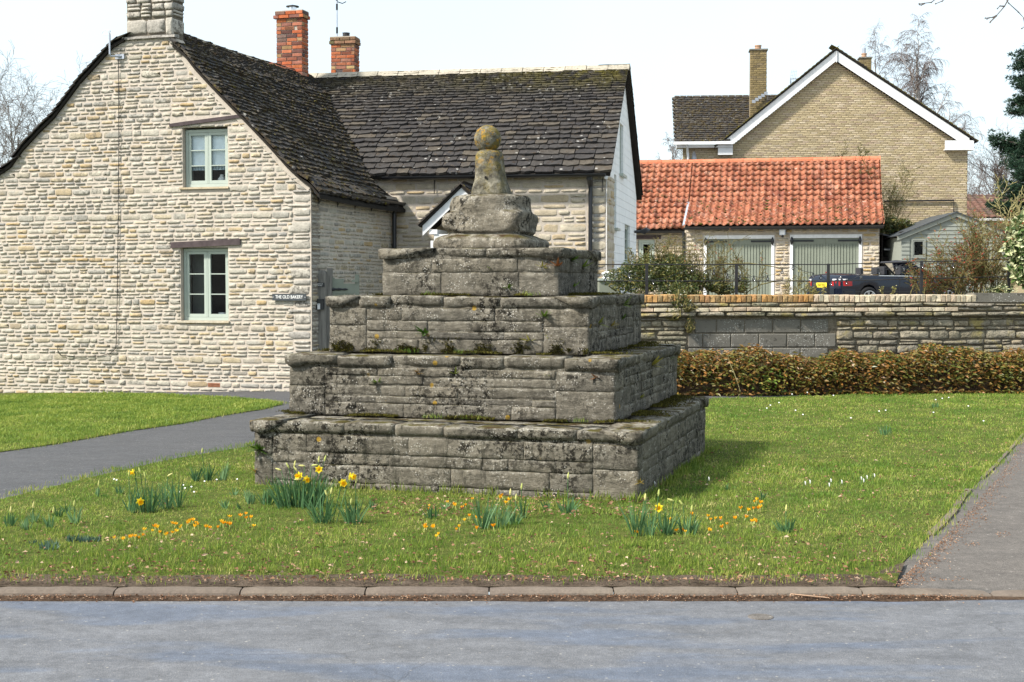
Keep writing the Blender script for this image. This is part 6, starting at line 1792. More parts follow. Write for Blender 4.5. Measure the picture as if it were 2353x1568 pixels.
# cockpit
for x, ys, hgt in ((1.55, (-.38, .38), 1.13), (2.35, (-.38, .38), 1.17)):
    for y in ys:
        b = MB(); b.loft([[carp(x + dx + (z - .5) * -.12, y + dy, z) for dx, dy in ((-.06, -w), (.06, -w), (.08, 0), (.06, w), (-.06, w), (-.08, 0))] for z, w in ((.5, .24), (.85, .24), (.93, .2), (.96, .1))]); seat = b.build('seat', M['seat'], car)
        b = MB(); b.loft([[carp(x + dx - .05, y + dy, z) for dx, dy in ((-.045, -w), (.045, -w), (.06, 0), (.045, w), (-.045, w), (-.06, 0))] for z, w in ((.98, .10), (1.0, .13), (hgt + .02, .13), (hgt + .05, .09))]); b.build('headrest', M['seat'], seat)
b = MB()
b.tube([carp(3.05, -.76, .93), carp(2.72, -.70, 1.16), carp(2.5, -.62, 1.33), carp(2.45, 0, 1.365), carp(2.5, .62, 1.33), carp(2.72, .70, 1.16), carp(3.05, .76, .93)], .028, 8); wsf = b.build('windscreen_frame', M['paint'], car)
b = MB(); b.add([carp(3.03, -.74, .94), carp(3.03, .74, .94), carp(2.5, .6, 1.32), carp(2.5, -.6, 1.32)], [(0, 1, 2, 3)]); b.build('windscreen', M['glass'], wsf)
b = MB(); b.hexa([carp(2.3, -.5, 1.33), carp(2.52, -.56, 1.33), carp(2.52, .56, 1.33), carp(2.3, .5, 1.33), carp(2.32, -.5, 1.36), carp(2.52, -.56, 1.37), carp(2.52, .56, 1.37), carp(2.32, .5, 1.36)]); b.build('sun_visor', M['seat'], wsf)
b = MB(); b.add([carp(2.05, -.80, .93), carp(2.95, -.80, .93), carp(2.62, -.72, 1.2), carp(2.2, -.76, 1.2)], [(0, 1, 2, 3)]); b.add([carp(2.05, .80, .93), carp(2.95, .80, .93), carp(2.62, .72, 1.2), carp(2.2, .76, 1.2)], [(0, 1, 2, 3)])
b.build('side_window', M['glass'], car)
b = MB(); b.loft([[carp(2.8 + dx, -.93 + dy, z) for dx, dy in ((-.05, -.07), (.05, -.08), (.06, .07), (-.05, .08))] for z in (.93, 1.03)]); b.build('door_mirror', M['paint'], car)
b = MB(); cc = carp(2.75, .38, .97); b.tube([cc + (lft * math.cos(a) + Vector((0, 0, math.sin(a))) ) * .18 + fwd * .04 * math.sin(a) for a in [k * math.pi / 8 for k in range(17)]], .014, 6); b.build('steering_wheel', M['seat'], car)
b = MB(); b.hexa([carp(2.85, -.74, .5), carp(3.1, -.74, .5), carp(3.1, .74, .5), carp(2.85, .74, .5), carp(2.9, -.72, .95), carp(3.1, -.74, .95), carp(3.1, .74, .95), carp(2.9, .72, .95)]); b.build('dashboard', M['seat'], car)
b = MB(); b.tube([carp(.22, 0, 1.0), carp(.2, 0, 1.06), carp(.12, 0, 1.03)], .02, 6); b.build('brake_light', M['lightred'], car)
# ---------------------------------------------------------------- plants made of many blades, leaves and twigs
def tubes_np(name, segs, mat, parent, sides=3, **kw):
    """segs: list of (p0, p1, r0, r1)"""
    P0 = np.array([s[0] for s in segs], dtype=np.float32); P1 = np.array([s[1] for s in segs], dtype=np.float32)
    r0 = np.array([s[2] for s in segs], dtype=np.float32); r1 = np.array([s[3] for s in segs], dtype=np.float32)
    L = np.array(root_loc(parent) if parent else (0, 0, 0), dtype=np.float32); P0 = P0 - L; P1 = P1 - L
    d = P1 - P0; d /= np.linalg.norm(d, axis=1, keepdims=True) + 1e-9
    ref = np.where(np.abs(d[:, 2:3]) > .9, np.array([[1, 0, 0]]), np.array([[0, 0, 1]])).astype(np.float32)
    x = np.cross(d, ref); x /= np.linalg.norm(x, axis=1, keepdims=True) + 1e-9; y = np.cross(d, x)
    n = len(segs); V = np.zeros((n, 2, sides, 3), dtype=np.float32)
    for k in range(sides):
        a = 2 * math.pi * k / sides; o = x * math.cos(a) + y * math.sin(a)
        V[:, 0, k] = P0 + o * r0[:, None]; V[:, 1, k] = P1 + o * r1[:, None]
    base = (np.arange(n) * 2 * sides)[:, None, None]
    q = np.array([[k, (k + 1) % sides, sides + (k + 1) % sides, sides + k] for k in range(sides)])[None]
    me = mesh_np(name, V.reshape(-1, 3), np.full(n * sides, 4), (base + q).reshape(-1), True)
    return link(name, me, mat, parent, **kw)

def leaves_np(name, P, D, N, ln, wd, mat, parent, fold=.25, **kw):
    """pointed folded leaves: base P, direction D, face normal N, lengths and widths"""
    P = np.asarray(P, np.float32); D = np.asarray(D, np.float32); N = np.asarray(N, np.float32); n = len(P)
    L = np.array(root_loc(parent) if parent else (0, 0, 0), dtype=np.float32); P = P - L
    D = D / (np.linalg.norm(D, axis=1, keepdims=True) + 1e-9); S = np.cross(D, N); S /= np.linalg.norm(S, axis=1, keepdims=True) + 1e-9; N = np.cross(S, D)
    ln = np.broadcast_to(np.asarray(ln, np.float32), (n,))[:, None]; wd = np.broadcast_to(np.asarray(wd, np.float32), (n,))[:, None]
    V = np.stack([P, P + D * ln * .45 + S * wd * .5 + N * wd * fold, P + D * ln - N * ln * .12, P + D * ln * .45 - S * wd * .5 + N * wd * fold], 1)
    base = (np.arange(n) * 4)[:, None]
    me = mesh_np(name, V.reshape(-1, 3), np.full(n * 2, 3), (base + np.array([[0, 1, 2, 0, 2, 3]])).reshape(-1), False, {'rnd': np.repeat(NPR.random(n), 4)})
    return link(name, me, mat, parent, **kw)

def rdir(n, zlo=-.3, zhi=1.0):
    a = NPR.random(n) * 2 * math.pi; z = zlo + NPR.random(n) * (zhi - zlo); r = np.sqrt(np.clip(1 - z * z, 0, 1))
    return np.stack([r * np.cos(a), r * np.sin(a), z], 1)

def grow(rng, p, d, ln, r, lev, pr, out):
    n = pr['seg'][lev]; p = np.array(p, float); d = np.array(d, float)
    for i in range(n):
        d = d + np.array([rng.gauss(0, 1), rng.gauss(0, 1), rng.gauss(0, .7)]) * pr['wob'][lev] + np.array([0, 0, pr['up'][lev]])
        d /= np.linalg.norm(d)
        q = p + d * ln / n; ra = r * (1 - .75 * i / n); rb = r * (1 - .75 * (i + 1) / n)
        out[lev].append((tuple(p), tuple(q), max(ra, pr['rmin']), max(rb, pr['rmin'])))
        if lev + 1 < len(pr['seg']) and i >= pr['skip'][lev]:
            k = pr['kids'][lev]; k = int(k) + (rng.random() < k % 1)
            for _ in range(k):
                a = rng.uniform(0, 2 * math.pi); t = pr['ang'][lev] * rng.uniform(.7, 1.3)
                x = np.cross(d, [0, 0, 1.0]); x = x / (np.linalg.norm(x) + 1e-6) if np.linalg.norm(x) > .05 else np.array([1.0, 0, 0]); y = np.cross(d, x)
                e = d * math.cos(t) + (x * math.cos(a) + y * math.sin(a)) * math.sin(t)
                f = rng.random()
                fall = (1 - pr['taper'][lev] * i / n)
                grow(rng, p + (q - p) * f, e, ln * pr['len'][lev] * rng.uniform(.7, 1.2) * fall, max(rb * .6, pr['rmin']), lev + 1, pr, out)
        p = q

def tree(name, label, base, height, r, pr, seed, matT, matB, cat='tree', group=None, lean=(0, 0)):
    rng = random.Random(seed); root = thing(name, label, cat, base, group)
    out = {i: [] for i in range(len(pr['seg']))}
    grow(rng, base, (lean[0], lean[1], 1), height, r, 0, pr, out)
    tr = tubes_np('trunk', out[0], matT, root, 8)
    for l in range(1, len(pr['seg'])):
        if out[l]: tubes_np('limbs' if l == 1 else ('branches' if l == 2 else 'twigs'), out[l], matB if l > 1 else matT, root, 4 if l == 1 else 3, kind='stuff')
    return root

BIRCH = dict(seg=[12, 7, 6, 5], wob=[.03, .10, .16, .12], up=[.02, -.01, -.16, -.34], skip=[3, 1, 0, 0], kids=[2.6, 2.6, 2.4, 0], ang=[.62, .6, .6, 0], len=[.38, .42, .5, 0], taper=[.6, .3, .2, 0], rmin=.0058)
OAK = dict(seg=[7, 7, 6, 5], wob=[.06, .16, .2, .2], up=[.02, .05, .04, .02], skip=[2, 1, 0, 0], kids=[2.6, 2.2, 2.0, 0], ang=[.75, .7, .7, 0], len=[.62, .5, .45, 0], taper=[.35, .3, .2, 0], rmin=.012)
b_ = AT(2143, 500, 78); b_.z = 1
tree('birch_tree', 'tall bare weeping birch rising behind the right slope of the buff brick house', b_, (AT(2143, 66, 78).z - 1.5) * .93, .2, BIRCH, 5, M['birch'], M['twig'])
for nm, x, Y, top, sd, lb_ in (('bare_tree', 25, 48, 178, 21, 'bare tree with many fine twigs beyond the left roof slope, nearer the picture edge'), ('bare_tree', 98, 50, 168, 22, 'bare tree with many fine twigs beyond the left roof slope, nearer the gable'), ('bare_tree', -45, 46, 200, 24, 'bare leaning tree cut by the left edge of the picture')):
    b_ = AT(x, 640, Y); b_.z = 0; tree(nm, lb_, b_, AT(x, top, Y).z * .78, .09, dict(OAK, wob=[.05, .14, .2, .2], up=[.03, .12, .02, -.08], kids=[2.2, 1.9, 1.8, 0], rmin=.0045), sd, M['bark'], M['bark'], group='bare trees beyond the left cottage')
for x, Y, top, sd, lb_ in ((2300, 80, 262, 31, 'wide bare tree behind the right corner of the buff brick house'), (2240, 90, 330, 32, 'smaller purple-grey bare tree close beside the right corner of the brick house'), (2390, 74, 300, 33, 'bare tree below the dark conifer at the right edge')):
    b_ = AT(x, 600, Y); b_.z = 1; tree('bare_tree', lb_, b_, (AT(x, top, Y).z - 1) * .72, .2, dict(OAK, kids=[2.4, 1.9, 1.6, 0], rmin=.007), sd, M['bark'], M['twig'], group='bare trees on the right')
for x, Y, top, sd, lb_ in ((2012, 80, 140, 41, 'fine bare treetop showing just right of the small mossy chimney'), (1540, 75, 340, 42, 'low bare treetop left of the buff brick house above the pantile roof')):
    b_ = AT(x, 600, Y); b_.z = 1; tree('bare_treetop', lb_, b_, (AT(x, top, Y).z - 1), .1, dict(BIRCH, kids=[2.2, 1.8, 1.5, 0]), sd, M['bark'], M['twig'])
# yellow green shrub by the right edge
def twiggy(name, label, pts, h, n, mat, seed, spread=.5, leaf=None, nleaf=0, lsize=.05, lw=.5, cat='shrub', group=None, arch=0.0, rr=.008, kids=1.6, rmin=.0035, up=.0):
    rng = random.Random(seed); c = sum((Vector(p) for p in pts), Vector()) / len(pts); root = thing(name, label, cat, c, group)
    pr = dict(seg=[7, 5, 3], wob=[.10, .2, .25], up=[.02 - arch + up, -.02, 0], skip=[1, 0, 0], kids=[kids, .9, 0], ang=[.6, .6, 0], len=[.35, .5, 0], taper=[.3, .2, 0], rmin=rmin)
    out = {0: [], 1: [], 2: []}
    for i in range(n):
        p = Vector(rng.choice(pts)) + Vector((rng.uniform(-.12, .12), rng.uniform(-.15, .15), 0)); a = rng.uniform(0, 6.28); s = rng.random() * spread
        grow(rng, p, (math.cos(a) * s, math.sin(a) * s * .6, 1), h * rng.uniform(.6, 1.1), rr, 0, pr, out)
    tubes_np('stems', out[0], mat, root, 5, kind='stuff'); tubes_np('twigs', out[1] + out[2], mat, root, 3, kind='stuff')
    if leaf:
        sg = [s for s in out[1] + out[2] + out[0][len(out[0]) // 3:] ]
        idx = NPR.integers(0, len(sg), nleaf); P = np.array([sg[i][1] for i in idx]) + NPR.normal(0, .012, (nleaf, 3)); D = rdir(nleaf, -.5, .8); N = rdir(nleaf, .1, 1)
        leaves_np('leaves', P, D, N, lsize * (.6 + .8 * NPR.random(nleaf)), lsize * lw, leaf, root, kind='stuff')
    return root
M['ygreen'] = leafm('yellow_green_young_leaf', [(0, (.3, .3, .08)), (.6, (.45, .42, .16)), (1, (.5, .46, .25))], .6, .2, .3); M['paletwig'] = plain('pale_yellow_twigs', (.36, .32, .16), .9, .1, var=.3)
twiggy('willow_shrub', 'pale yellow green twiggy shrub in front of the bare trees at the right edge', [AT(x, 470, 52) + Vector((0, 0, -3.0)) for x in (2330, 2360, 2390)], 3.2, 22, M['paletwig'], 51, .5, M['ygreen'], 1500, .09, .4, rr=.02, rmin=.01)

# dark conifer at the right edge
def conifer():
    Y = 58; base = AT(2372, 600, Y); base.z = 1; root = thing('conifer', 'tall dark green conifer at the right edge of the picture', 'tree', base); H = AT(2382, 85, Y).z
    tubes_np('trunk', [((base.x, Y, 1), (base.x + .1, Y, H * .5), .3, .2), ((base.x + .1, Y, H * .5), (base.x, Y, H), .2, .03)], M['bark'], root, 8)
    P, D, sg = [], [], []; rng = random.Random(3); z = 3.2
    while z < H - .2:
        u = (z - 3) / (H - 3); rad = 2.15 * (1 - u) ** .45 * rng.uniform(.45, 1.1) + .1
        for k in range(rng.randint(2, 4)):
            a = rng.uniform(0, 6.28); e = Vector((math.cos(a), math.sin(a), rng.uniform(-.1, .35))).normalized(); tip = Vector((base.x, Y, z)) + e * rad
            sg.append(((base.x, Y, z), tuple(tip), .05, .015)); m = int(rad * 13) + 5
            for j in range(m):
                f = .3 + .75 * (j / m); c = Vector((base.x, Y, z)) + e * rad * f + Vector((rng.gauss(0, .13), rng.gauss(0, .13), rng.gauss(0, .09)))
                for q in range(26):
                    dd = Vector((rng.gauss(0, 1), rng.gauss(0, 1), rng.gauss(.5, .8))).normalized(); P.append(tuple(c + dd * .04)); D.append(tuple(dd))
        z += rng.uniform(.14, .3)
    tubes_np('branches', sg, M['bark'], root, 4, kind='stuff')
    n = len(P); leaves_np('needles', P, D, rdir(n), .13 + .08 * NPR.random(n), .035, M['conifer'], root, .1, kind='stuff')
conifer()

# climber against the pantile gable end and wall of the brick house
twiggy('wall_climber', 'thin evergreen climber with drooping sprays against the brick wall beside the pantile roof end', [AT(x, 560, 45.6) for x in (2028, 2040)], 2.5, 10, M['stem'], 61, .7, M['bush'], 1300, .07, .3, rr=.012, rmin=.006)
twiggy('wall_climber', 'two thin leafy shoots poking up above the ridge of the pantile roof', [AT(x, 385, 47.2) for x in (1938, 1992)], .85, 4, M['stem'], 62, .35, M['bush'], 260, .06, .3, rr=.01, rmin=.005, kids=1.2)
twiggy('dark_ivy', 'dark ivy and trellis growth above the lean-to beside the garage', [AT(x, 545, 43.6) for x in (2035, 2050, 2065, 2080)], .55, 30, M['stem'], 63, .7, M['bush'], 1800, .08, .7, rr=.01, rmin=.006)

# evergreen bush behind the fence, trailing over the wall
def bush(name, label, blobs, n, mat, lsize, seed, wood=None, cat='shrub', lw=.4, hole=.0, zlo=-.3):
    rng = np.random.default_rng(seed); c = np.mean([b[0] for b in blobs], axis=0); root = thing(name, label, cat, Vector(c) - Vector((0, 0, .4)))
    tot = sum(b[1][0] * b[1][1] * b[1][2] for b in blobs) ; P = []
    for (cc, rr) in blobs:
        m = int(n * rr[0] * rr[1] * rr[2] / tot); m = max(m, 30); d = rng.normal(0, 1, (m, 3)); d /= np.linalg.norm(d, axis=1, keepdims=True)
        r = rng.random(m)[:, None] ** .28; p = np.array(cc) + d * r * np.array(rr) * (1 + .16 * np.sin(d * 7 + seed)[:, :1]); P.append(p)
    P = np.concatenate(P); m = len(P)
    leaves_np('foliage', P, rdir(m, zlo, .9), rdir(m, 0, 1), lsize * (.6 + .8 * rng.random(m)), lsize * lw, mat, root, .2, kind='stuff')
    sg = []
    rr_ = random.Random(seed)
    for i in range(60):
        b = rr_.choice(blobs); q = Vector(b[0]) + Vector([rr_.gauss(0, .45) * k for k in b[1]]); a = Vector(b[0]) - Vector((rr_.gauss(0, .25) * b[1][0], 0, b[1][2] * .95)); mm = (a + q) / 2 + Vector((rr_.gauss(0, .06), rr_.gauss(0, .06), 0)); sg += [(tuple(a), tuple(mm), .012, .009), (tuple(mm), tuple(q), .009, .004)]
    tubes_np('stems', sg, wood or M['stem'], root, 4, kind='stuff'); return root
def B(x, y, Y, rx, ry, rz): return (tuple(AT(x, y, Y)), (rx, ry, rz))
bush('evergreen_bush', 'loose evergreen bush behind the iron fence, trailing over the orange brick coping', [B(1440, 640, 22.7, .34, .3, .22), B(1490, 628, 22.8, .42, .35, .28), B(1545, 636, 22.7, .42, .35, .32), B(1590, 650, 22.6, .22, .3, .2), B(1470, 662, 22.5, .4, .25, .14), B(1560, 670, 22.3, .3, .3, .15)], 7800, M['bush'], .055, 71)
bush('trailing_growth', 'thin trailing leafy growth hanging down the garden wall below the evergreen bush', [B(1562, 690, 21.8, .16, .15, .16), B(1550, 715, 21.72, .13, .06, .15), B(1578, 700, 21.7, .08, .06, .12), B(1585, 745, 21.72, .06, .05, .14)], 620, M['bush'], .05, 72)
bush('green_bush', 'round denser bright green bush just behind the evergreen bush in front of the garage window', [B(1548, 622, 23.4, .25, .25, .27)], 2200, M['bush'], .05, 73)
twiggy('olive_shoots', 'tall thin leafy shoots standing out above the evergreen bush', [AT(x, 650, 22.9) for x in (1470, 1500, 1530, 1560)], .62, 16, M['stem'], 74, .55, M['bush'], 420, .06, .3)
bush('laurel_sprays', 'dark pointed-leaf sprays leaning left from behind the iron fence post before the left garage door', [B(1640, 655, 22.6, .22, .2, .12), B(1665, 665, 22.6, .2, .2, .08), B(1705, 655, 22.6, .13, .15, .13), B(1615, 640, 22.6, .1, .15, .1)], 620, M['bush'], .075, 75, lw=.28)
# bare rose stems and arches
for lb_, xs, h, n, sd, leaf, nl, ar in (('tall thin bare rose stems in front of the left garage door frame', (1590, 1612, 1640), 1.0, 13, 81, M['redleaf'], 90, .0), ('sparse bare rose stems before the left garage door', (1665, 1700, 1740), .75, 12, 82, M['redleaf'], 60, .0), ('sparse bare rose stems with few yellowish leaves before the right garage door', (1800, 1820, 1840), .5, 4, 83, M['ygreen'], 60, .0)):
    twiggy('rose_shrub', lb_, [AT(x, 690, 22.7) for x in xs], h, n, M['stem'], sd, .35, leaf, nl, .035, .5, arch=ar, group='bare rose shrubs behind the fence')
ar_ = thing('arching_stem', 'long bare bramble stems arching between the bush and the fence post', 'shrub', AT(1640, 680, 22.6))
for k, q in enumerate([[(1560, 690), (1590, 650), (1625, 618), (1670, 606), (1720, 605), (1770, 612), (1800, 618)], [(1700, 688), (1722, 668), (1745, 655), (1775, 648), (1810, 645), (1850, 645)], [(1600, 640), (1635, 668), (1665, 685)], [(1680, 685), (1660, 655), (1640, 630), (1628, 600), (1615, 570)], [(1560, 665), (1556, 700), (1566, 730)], [(1600, 668), (1608, 610), (1600, 575)]]):
    b = MB(); b.tube([AT(x, y, 22.62 - (.95 if k == 4 else 0)) for x, y in q], [.009] * (len(q) - 1) + [.003], 5); b.build('stem', M['stem'], ar_, smooth=True)
# red-leaved shrubs on the right
for lb_, xs, h, n, sd, sp, Y in (('dense twiggy shrub with red young leaves before the green shed window', (2160, 2190, 2215), .95, 20, 91, .95, 22.9), ('dense twiggy shrub with red young leaves at the right, between shed and ivy', (2240, 2270, 2295), 1.2, 22, 92, .8, 23.0), ('smaller red-leaved shoots over the bonnet of the car', (2105, 2125, 2140), .6, 7, 93, .8, 22.8)):
    twiggy('red_leaved_shrub', lb_, [AT(x, 690, Y) for x in xs], h, n, M['stem'], sd, sp * .7, M['redleaf'], int(n * 34), .046, .5, group='red-leaved rose shrubs', rr=.009, kids=2.2)
twiggy('pale_stemmed_shrub', 'tall pale bare stems behind the red-leaved shrubs on the right', [AT(x, 690, 24.5) for x in (2225, 2255, 2285, 2310)], 1.25, 20, M['paletwig'], 94, .45, M['ygreen'], 150, .045, .5, rr=.007)
twiggy('seedling_shoots', 'short brownish leafy shoots in front of the car along the wall top', [AT(x, 686, 22.5) for x in (1850, 1870, 2020, 2040)], .22, 8, M['stem'], 95, .5, M['ygreen'], 170, .035, .5, rr=.005)
bush('green_perennial', 'low bright green leafy clump at the foot of the ivy column', [B(2300, 668, 22.8, .2, .2, .09)], 420, M['ivy'], .05, 96)
bush('ivy_column', 'column of variegated cream and green ivy at the right edge of the picture', [B(2352, 530, 22.4, .22, .25, .18), B(2345, 570, 22.4, .25, .28, .22), B(2352, 615, 22.4, .24, .25, .24), B(2365, 510, 22.4, .2, .2, .2), B(2362, 640, 22.4, .2, .2, .15), B(2375, 560, 22.4, .3, .3, .4)], 3400, M['ivy'], .085, 97, lw=.8, zlo=-.9)

# low bronze hedge before the wall
hd = thing('bronze_hedge', 'long low hedge of bronze and olive pointed leaves at the foot of the garden wall', 'hedge', FW.P(4, -.6, 0))
n = 19000; s = W0 - .2 + NPR.random(n) * (W1 - W0 + .1)
def htop(s): return .58 + .05 * np.sin(s * 1.7) + .045 * np.sin(s * 4.3 + 1) + .03 * np.sin(s * 9.1) + .05 * NPR.random(len(s)) ** 3
tt = htop(s); ang = NPR.random(n) * math.pi * .62 - .12; rad = 1 - .28 * NPR.random(n) ** 1.6
dep = .42
t = -.58 - dep * np.cos(ang) * rad * (1 + .12 * np.sin(s * 5.7)) + .05 * np.sin(s * 3.1); z = tt * (np.clip(np.sin(ang), -.05, 1) ** .6 if False else np.clip(np.sin(np.clip(ang, 0, 2)), 0, 1) ** .55) * rad + .02
U_, V_, O_ = np.array(FW.U), np.array(FW.V), np.array(FW.O)
P = O_ + s[:, None] * U_ + t[:, None] * V_; P[:, 2] = z + .03
D = rdir(n, -.55, .35) ; D[:, :2] -= .5 * V_[:2]; N = rdir(n, .3, 1)
leaves_np('leaves', P, D, N, .06 + .045 * NPR.random(n), .027 + .014 * NPR.random(n), M['hedge'], hd, .15, kind='stuff')
sg = []
for i in range(900):
    s_ = R.uniform(W0, W1); sg.append((tuple(FW.P(s_, -.6 + R.uniform(-.25, .25), 0)), tuple(FW.P(s_ + R.uniform(-.15, .15), -.6 + R.uniform(-.36, .36), R.uniform(.3, .5))), .006, .003))
tubes_np('stems', sg, M['bark'], hd, 3, kind='stuff')
b = MB(); b.loft([[FW.P(a, -.86, 0), FW.P(a, -.84, .26), FW.P(a, -.6, .42), FW.P(a, -.3, .42), FW.P(a, -.2, 0)] for a in (W0 - .1, W1)]); b.build('painted_shade_core', M['litter'], hd)  # solid dark core, its colour standing in for the shade inside the hedge
fsb = GP([(1560, 903), (1800, 899), (2100, 898), (2353, 897), (2600, 896), (2600, 880), (1560, 880)]); sheet('hedge_bed', fsb, lambda x, y: .012, M['litter'], step=0, kind='structure')
ds = thing('dry_stalk', 'single pale dry stalk leaning in front of the left part of the bronze hedge', 'stalk', G(1700, 900))
b = MB(); b.tube([AT(1701, 900, 20.75), AT(1695, 880, 20.75), AT(1686, 855, 20.75), AT(1676, 832, 20.75), AT(1672, 815, 20.75)], [.006, .005, .005, .004, .002], 5); b.build('stem', M['paletwig'], ds)
gi = thing('green_shoots', 'fresh green ivy shoots sprawling from the hedge foot beside the pale dry stalk', 'plant', G(1760, 896))
n = 130; c = np.array(AT(1762, 880, 20.75)); P = c + NPR.normal(0, 1, (n, 3)) * np.array([.24, .05, .10]); P[:, 2] = np.clip(P[:, 2], .02, .5); leaves_np('leaves', P, rdir(n, -.4, .5), rdir(n, 0, 1), .05, .03, M['fern'], gi, .1, kind='stuff')

# overhanging twigs at the top right
ov_ = thing('overhanging_branch', 'thin bare budding twigs hanging into the top right corner', 'branch', AT(2500, -160, 13))
for q in ([(2560, -200), (2440, -60), (2353, 42), (2340, 28), (2318, 8), (2300, -20)], [(2400, -120), (2322, -10), (2308, 15), (2290, 36), (2268, 44)], [(2290, 36), (2282, 40), (2264, 42)], [(2290, 36), (2276, 50), (2275, 52)], [(2440, -140), (2220, -60), (2176, -6), (2165, 3), (2150, 9)], [(2220, -60), (2160, -10), (2140, 6), (2112, 9)], [(2125, 8), (2117, 12), (2113, 11)], [(2353, 42), (2356, 60), (2348, 66)], [(2308, 15), (2298, 14), (2292, 20)]):
    b = MB(); b.tube([AT(x, y, 13) for x, y in q], [.008 - .005 * i / (len(q) - 1) for i in range(len(q))], 5); 
    for x, y in q[1:]:
        if y > -5: b.ball(AT(x, y, 13), .0075, 5, 4)
    b.build('twig', M['bark'], ov_)
# ---------------------------------------------------------------- grass
def grass(name, poly, dens_fn, mat, n, zbase, hgt, wid, lean=.75, hole=[], rows_=1.0, yexp=None):
    P = np.array(poly); x0, x1 = max(P[:, 0].min(), -9.5), min(P[:, 0].max(), 10); y0, y1 = P[:, 1].min(), min(P[:, 1].max(), 22.6)
    X = x0 + NPR.random(n) * (x1 - x0); Y = y0 + NPR.random(n) * (y1 - y0)
    ok = inside(poly, X, Y) & (np.abs(X) < Y * .40 + .3)
    for h in hole: ok &= ~inside(h, X, Y)
    X, Y = X[ok], Y[ok]; k = NPR.random(len(X)) < dens_fn(X, Y); X, Y = X[k], Y[k]; m = len(X)
    hx = np.sin(np.floor(X / .055) * 12.9898 + np.floor(Y / .09) * 78.233) * 43758.5453; hx = hx - np.floor(hx)
    cl = .25 * (.5 + .5 * np.sin(X * 9.1 + 3 * np.sin(Y * 5.3)) * np.sin(Y * 8.3 + 2 * np.sin(X * 4.1))) + .85 * hx
    h = hgt(X, Y) * (.35 + .85 * NPR.random(m)) * (.55 + .75 * cl); w = wid * (.7 + .6 * NPR.random(m)) * np.clip(Y / 10, .8, 2.0)
    a = NPR.random(m) * 2 * math.pi; le = lean * NPR.random(m) ** .7 * 1.5; dx, dy = np.cos(a) * le, np.sin(a) * le
    fa = NPR.random(m) * math.pi; sx, sy = np.cos(fa) * w / 2, np.sin(fa) * w / 2
    Z = zbase(X, Y); V = np.zeros((m, 5, 3), np.float32)
    V[:, 0] = np.stack([X - sx, Y - sy, Z], 1); V[:, 1] = np.stack([X + sx, Y + sy, Z], 1)
    mx, my = X + dx * h * .38, Y + dy * h * .38
    V[:, 2] = np.stack([mx + sx * .8, my + sy * .8, Z + h * .6], 1); V[:, 3] = np.stack([mx - sx * .8, my - sy * .8, Z + h * .6], 1)
    V[:, 4] = np.stack([X + dx * h, Y + dy * h, Z + h * (1 - .35 * le)], 1)
    base = (np.arange(m) * 5)[:, None]; loops = (base + np.array([[0, 1, 2, 3, 3, 2, 4]])).reshape(-1); sizes = np.tile([4, 3], m)
    me = mesh_np(name, V.reshape(-1, 3), sizes, loops, False, {'rnd': np.repeat(.45 * NPR.random(m) + .55 * hx, 5)})
    link(name, me, mat, None, kind='stuff', label='short green and straw coloured grass' if mat is M['grass'] else 'lush green grass', cat='grass'); return m
def wob(X, Y, s=1.0, p=0.0): return np.sin(X * 2.1 * s + p + 1.7 * np.sin(Y * 1.3 * s)) * np.sin(Y * 2.7 * s + 1.9 * np.sin(X * 1.1 * s + p))
kx = 7.82
def dens_main(X, Y):
    d = np.clip((Y - 7.87 - .07 * wob(X, Y, 2.2)) / .4, 0, 1) ** 1.1 * .95 + .03
    d *= np.where(Y > 13, .52, 1.0) * np.clip(.85 + .3 * wob(X, Y, 3.1, 1), .35, 1)
    # thin by the side road
    e = (X - (3.0 + (Y - 7.9) * .0)) 
    return d
tier0 = [tuple(side_frames(*TT[0])[i][0].P(s, 0, 0)[:2]) for i, s in ((0, -TT[0][2]), (0, TT[0][2]), (2, -TT[0][2]), (2, TT[0][2]))]
n1 = grass('lawn_grass', lawn_w, dens_main, M['grass'], 760000, lambda X, Y: .008 + 0 * X, lambda X, Y: .031 + .008 * wob(X, Y, 1.4) + np.where((X > 1.2) & (Y > 10.3) & (Y < 13.2), .006, 0), .0040, hole=[tier0])
n2 = grass('lawn_grass', lawnA, lambda X, Y: .75 + 0 * X, M['grass_lush'], 210000, lambda X, Y: .015 - .165 * np.clip((-3.2 - X) / 5.5, 0, 1) * np.clip((Y - 12) / 10, 0, 1), lambda X, Y: .036 + .012 * wob(X, Y, 1.2), .0045)
# longer tufts round the foot of the cross and along lawn edges
def tufts(pts, n, h, mat, name='grass_tuft'):
    P, D, N = [], [], []
    for c in pts:
        for k in range(n):
            P.append((c[0] + R.gauss(0, .045), c[1] + R.gauss(0, .03), c[2])); a = R.uniform(0, 6.28); s = R.uniform(0, .6); D.append((math.cos(a) * s, math.sin(a) * s, 1)); N.append((math.cos(a + 1.5), math.sin(a + 1.5), .2))
    leaves_np(name, P, D, N, h * (.5 + .8 * NPR.random(len(P))), .005, mat, None, .1, kind='stuff', label='longer grass tufts along the cross foot and verge', cat='grass')
pts = []
for F, h in side_frames(*TT[0]): 
    for i in range(34): s = R.uniform(-h, h); pts.append(tuple(F.P(s, -.03 - abs(R.gauss(0, .03)), .0)))
tufts(pts, 16, .09, M['grass_lush'])
pts = [tuple(G(R.uniform(-50, 2050), 1200 + 118 * R.random() ** .6, .01)) for _ in range(420)] + [tuple(G(R.uniform(1560, 2250), R.uniform(950, 1150), .01)) for _ in range(160)]
tufts([p for p in pts if inside(lawn_w, np.array([p[0]]), np.array([p[1]]))[0]], 14, .05, M['grass_lush'])
pts = [tuple(G(R.uniform(-50, 2050), R.uniform(1315, 1343))) for _ in range(170)]
tufts(pts, 9, .05, M['grass'])
pts = []
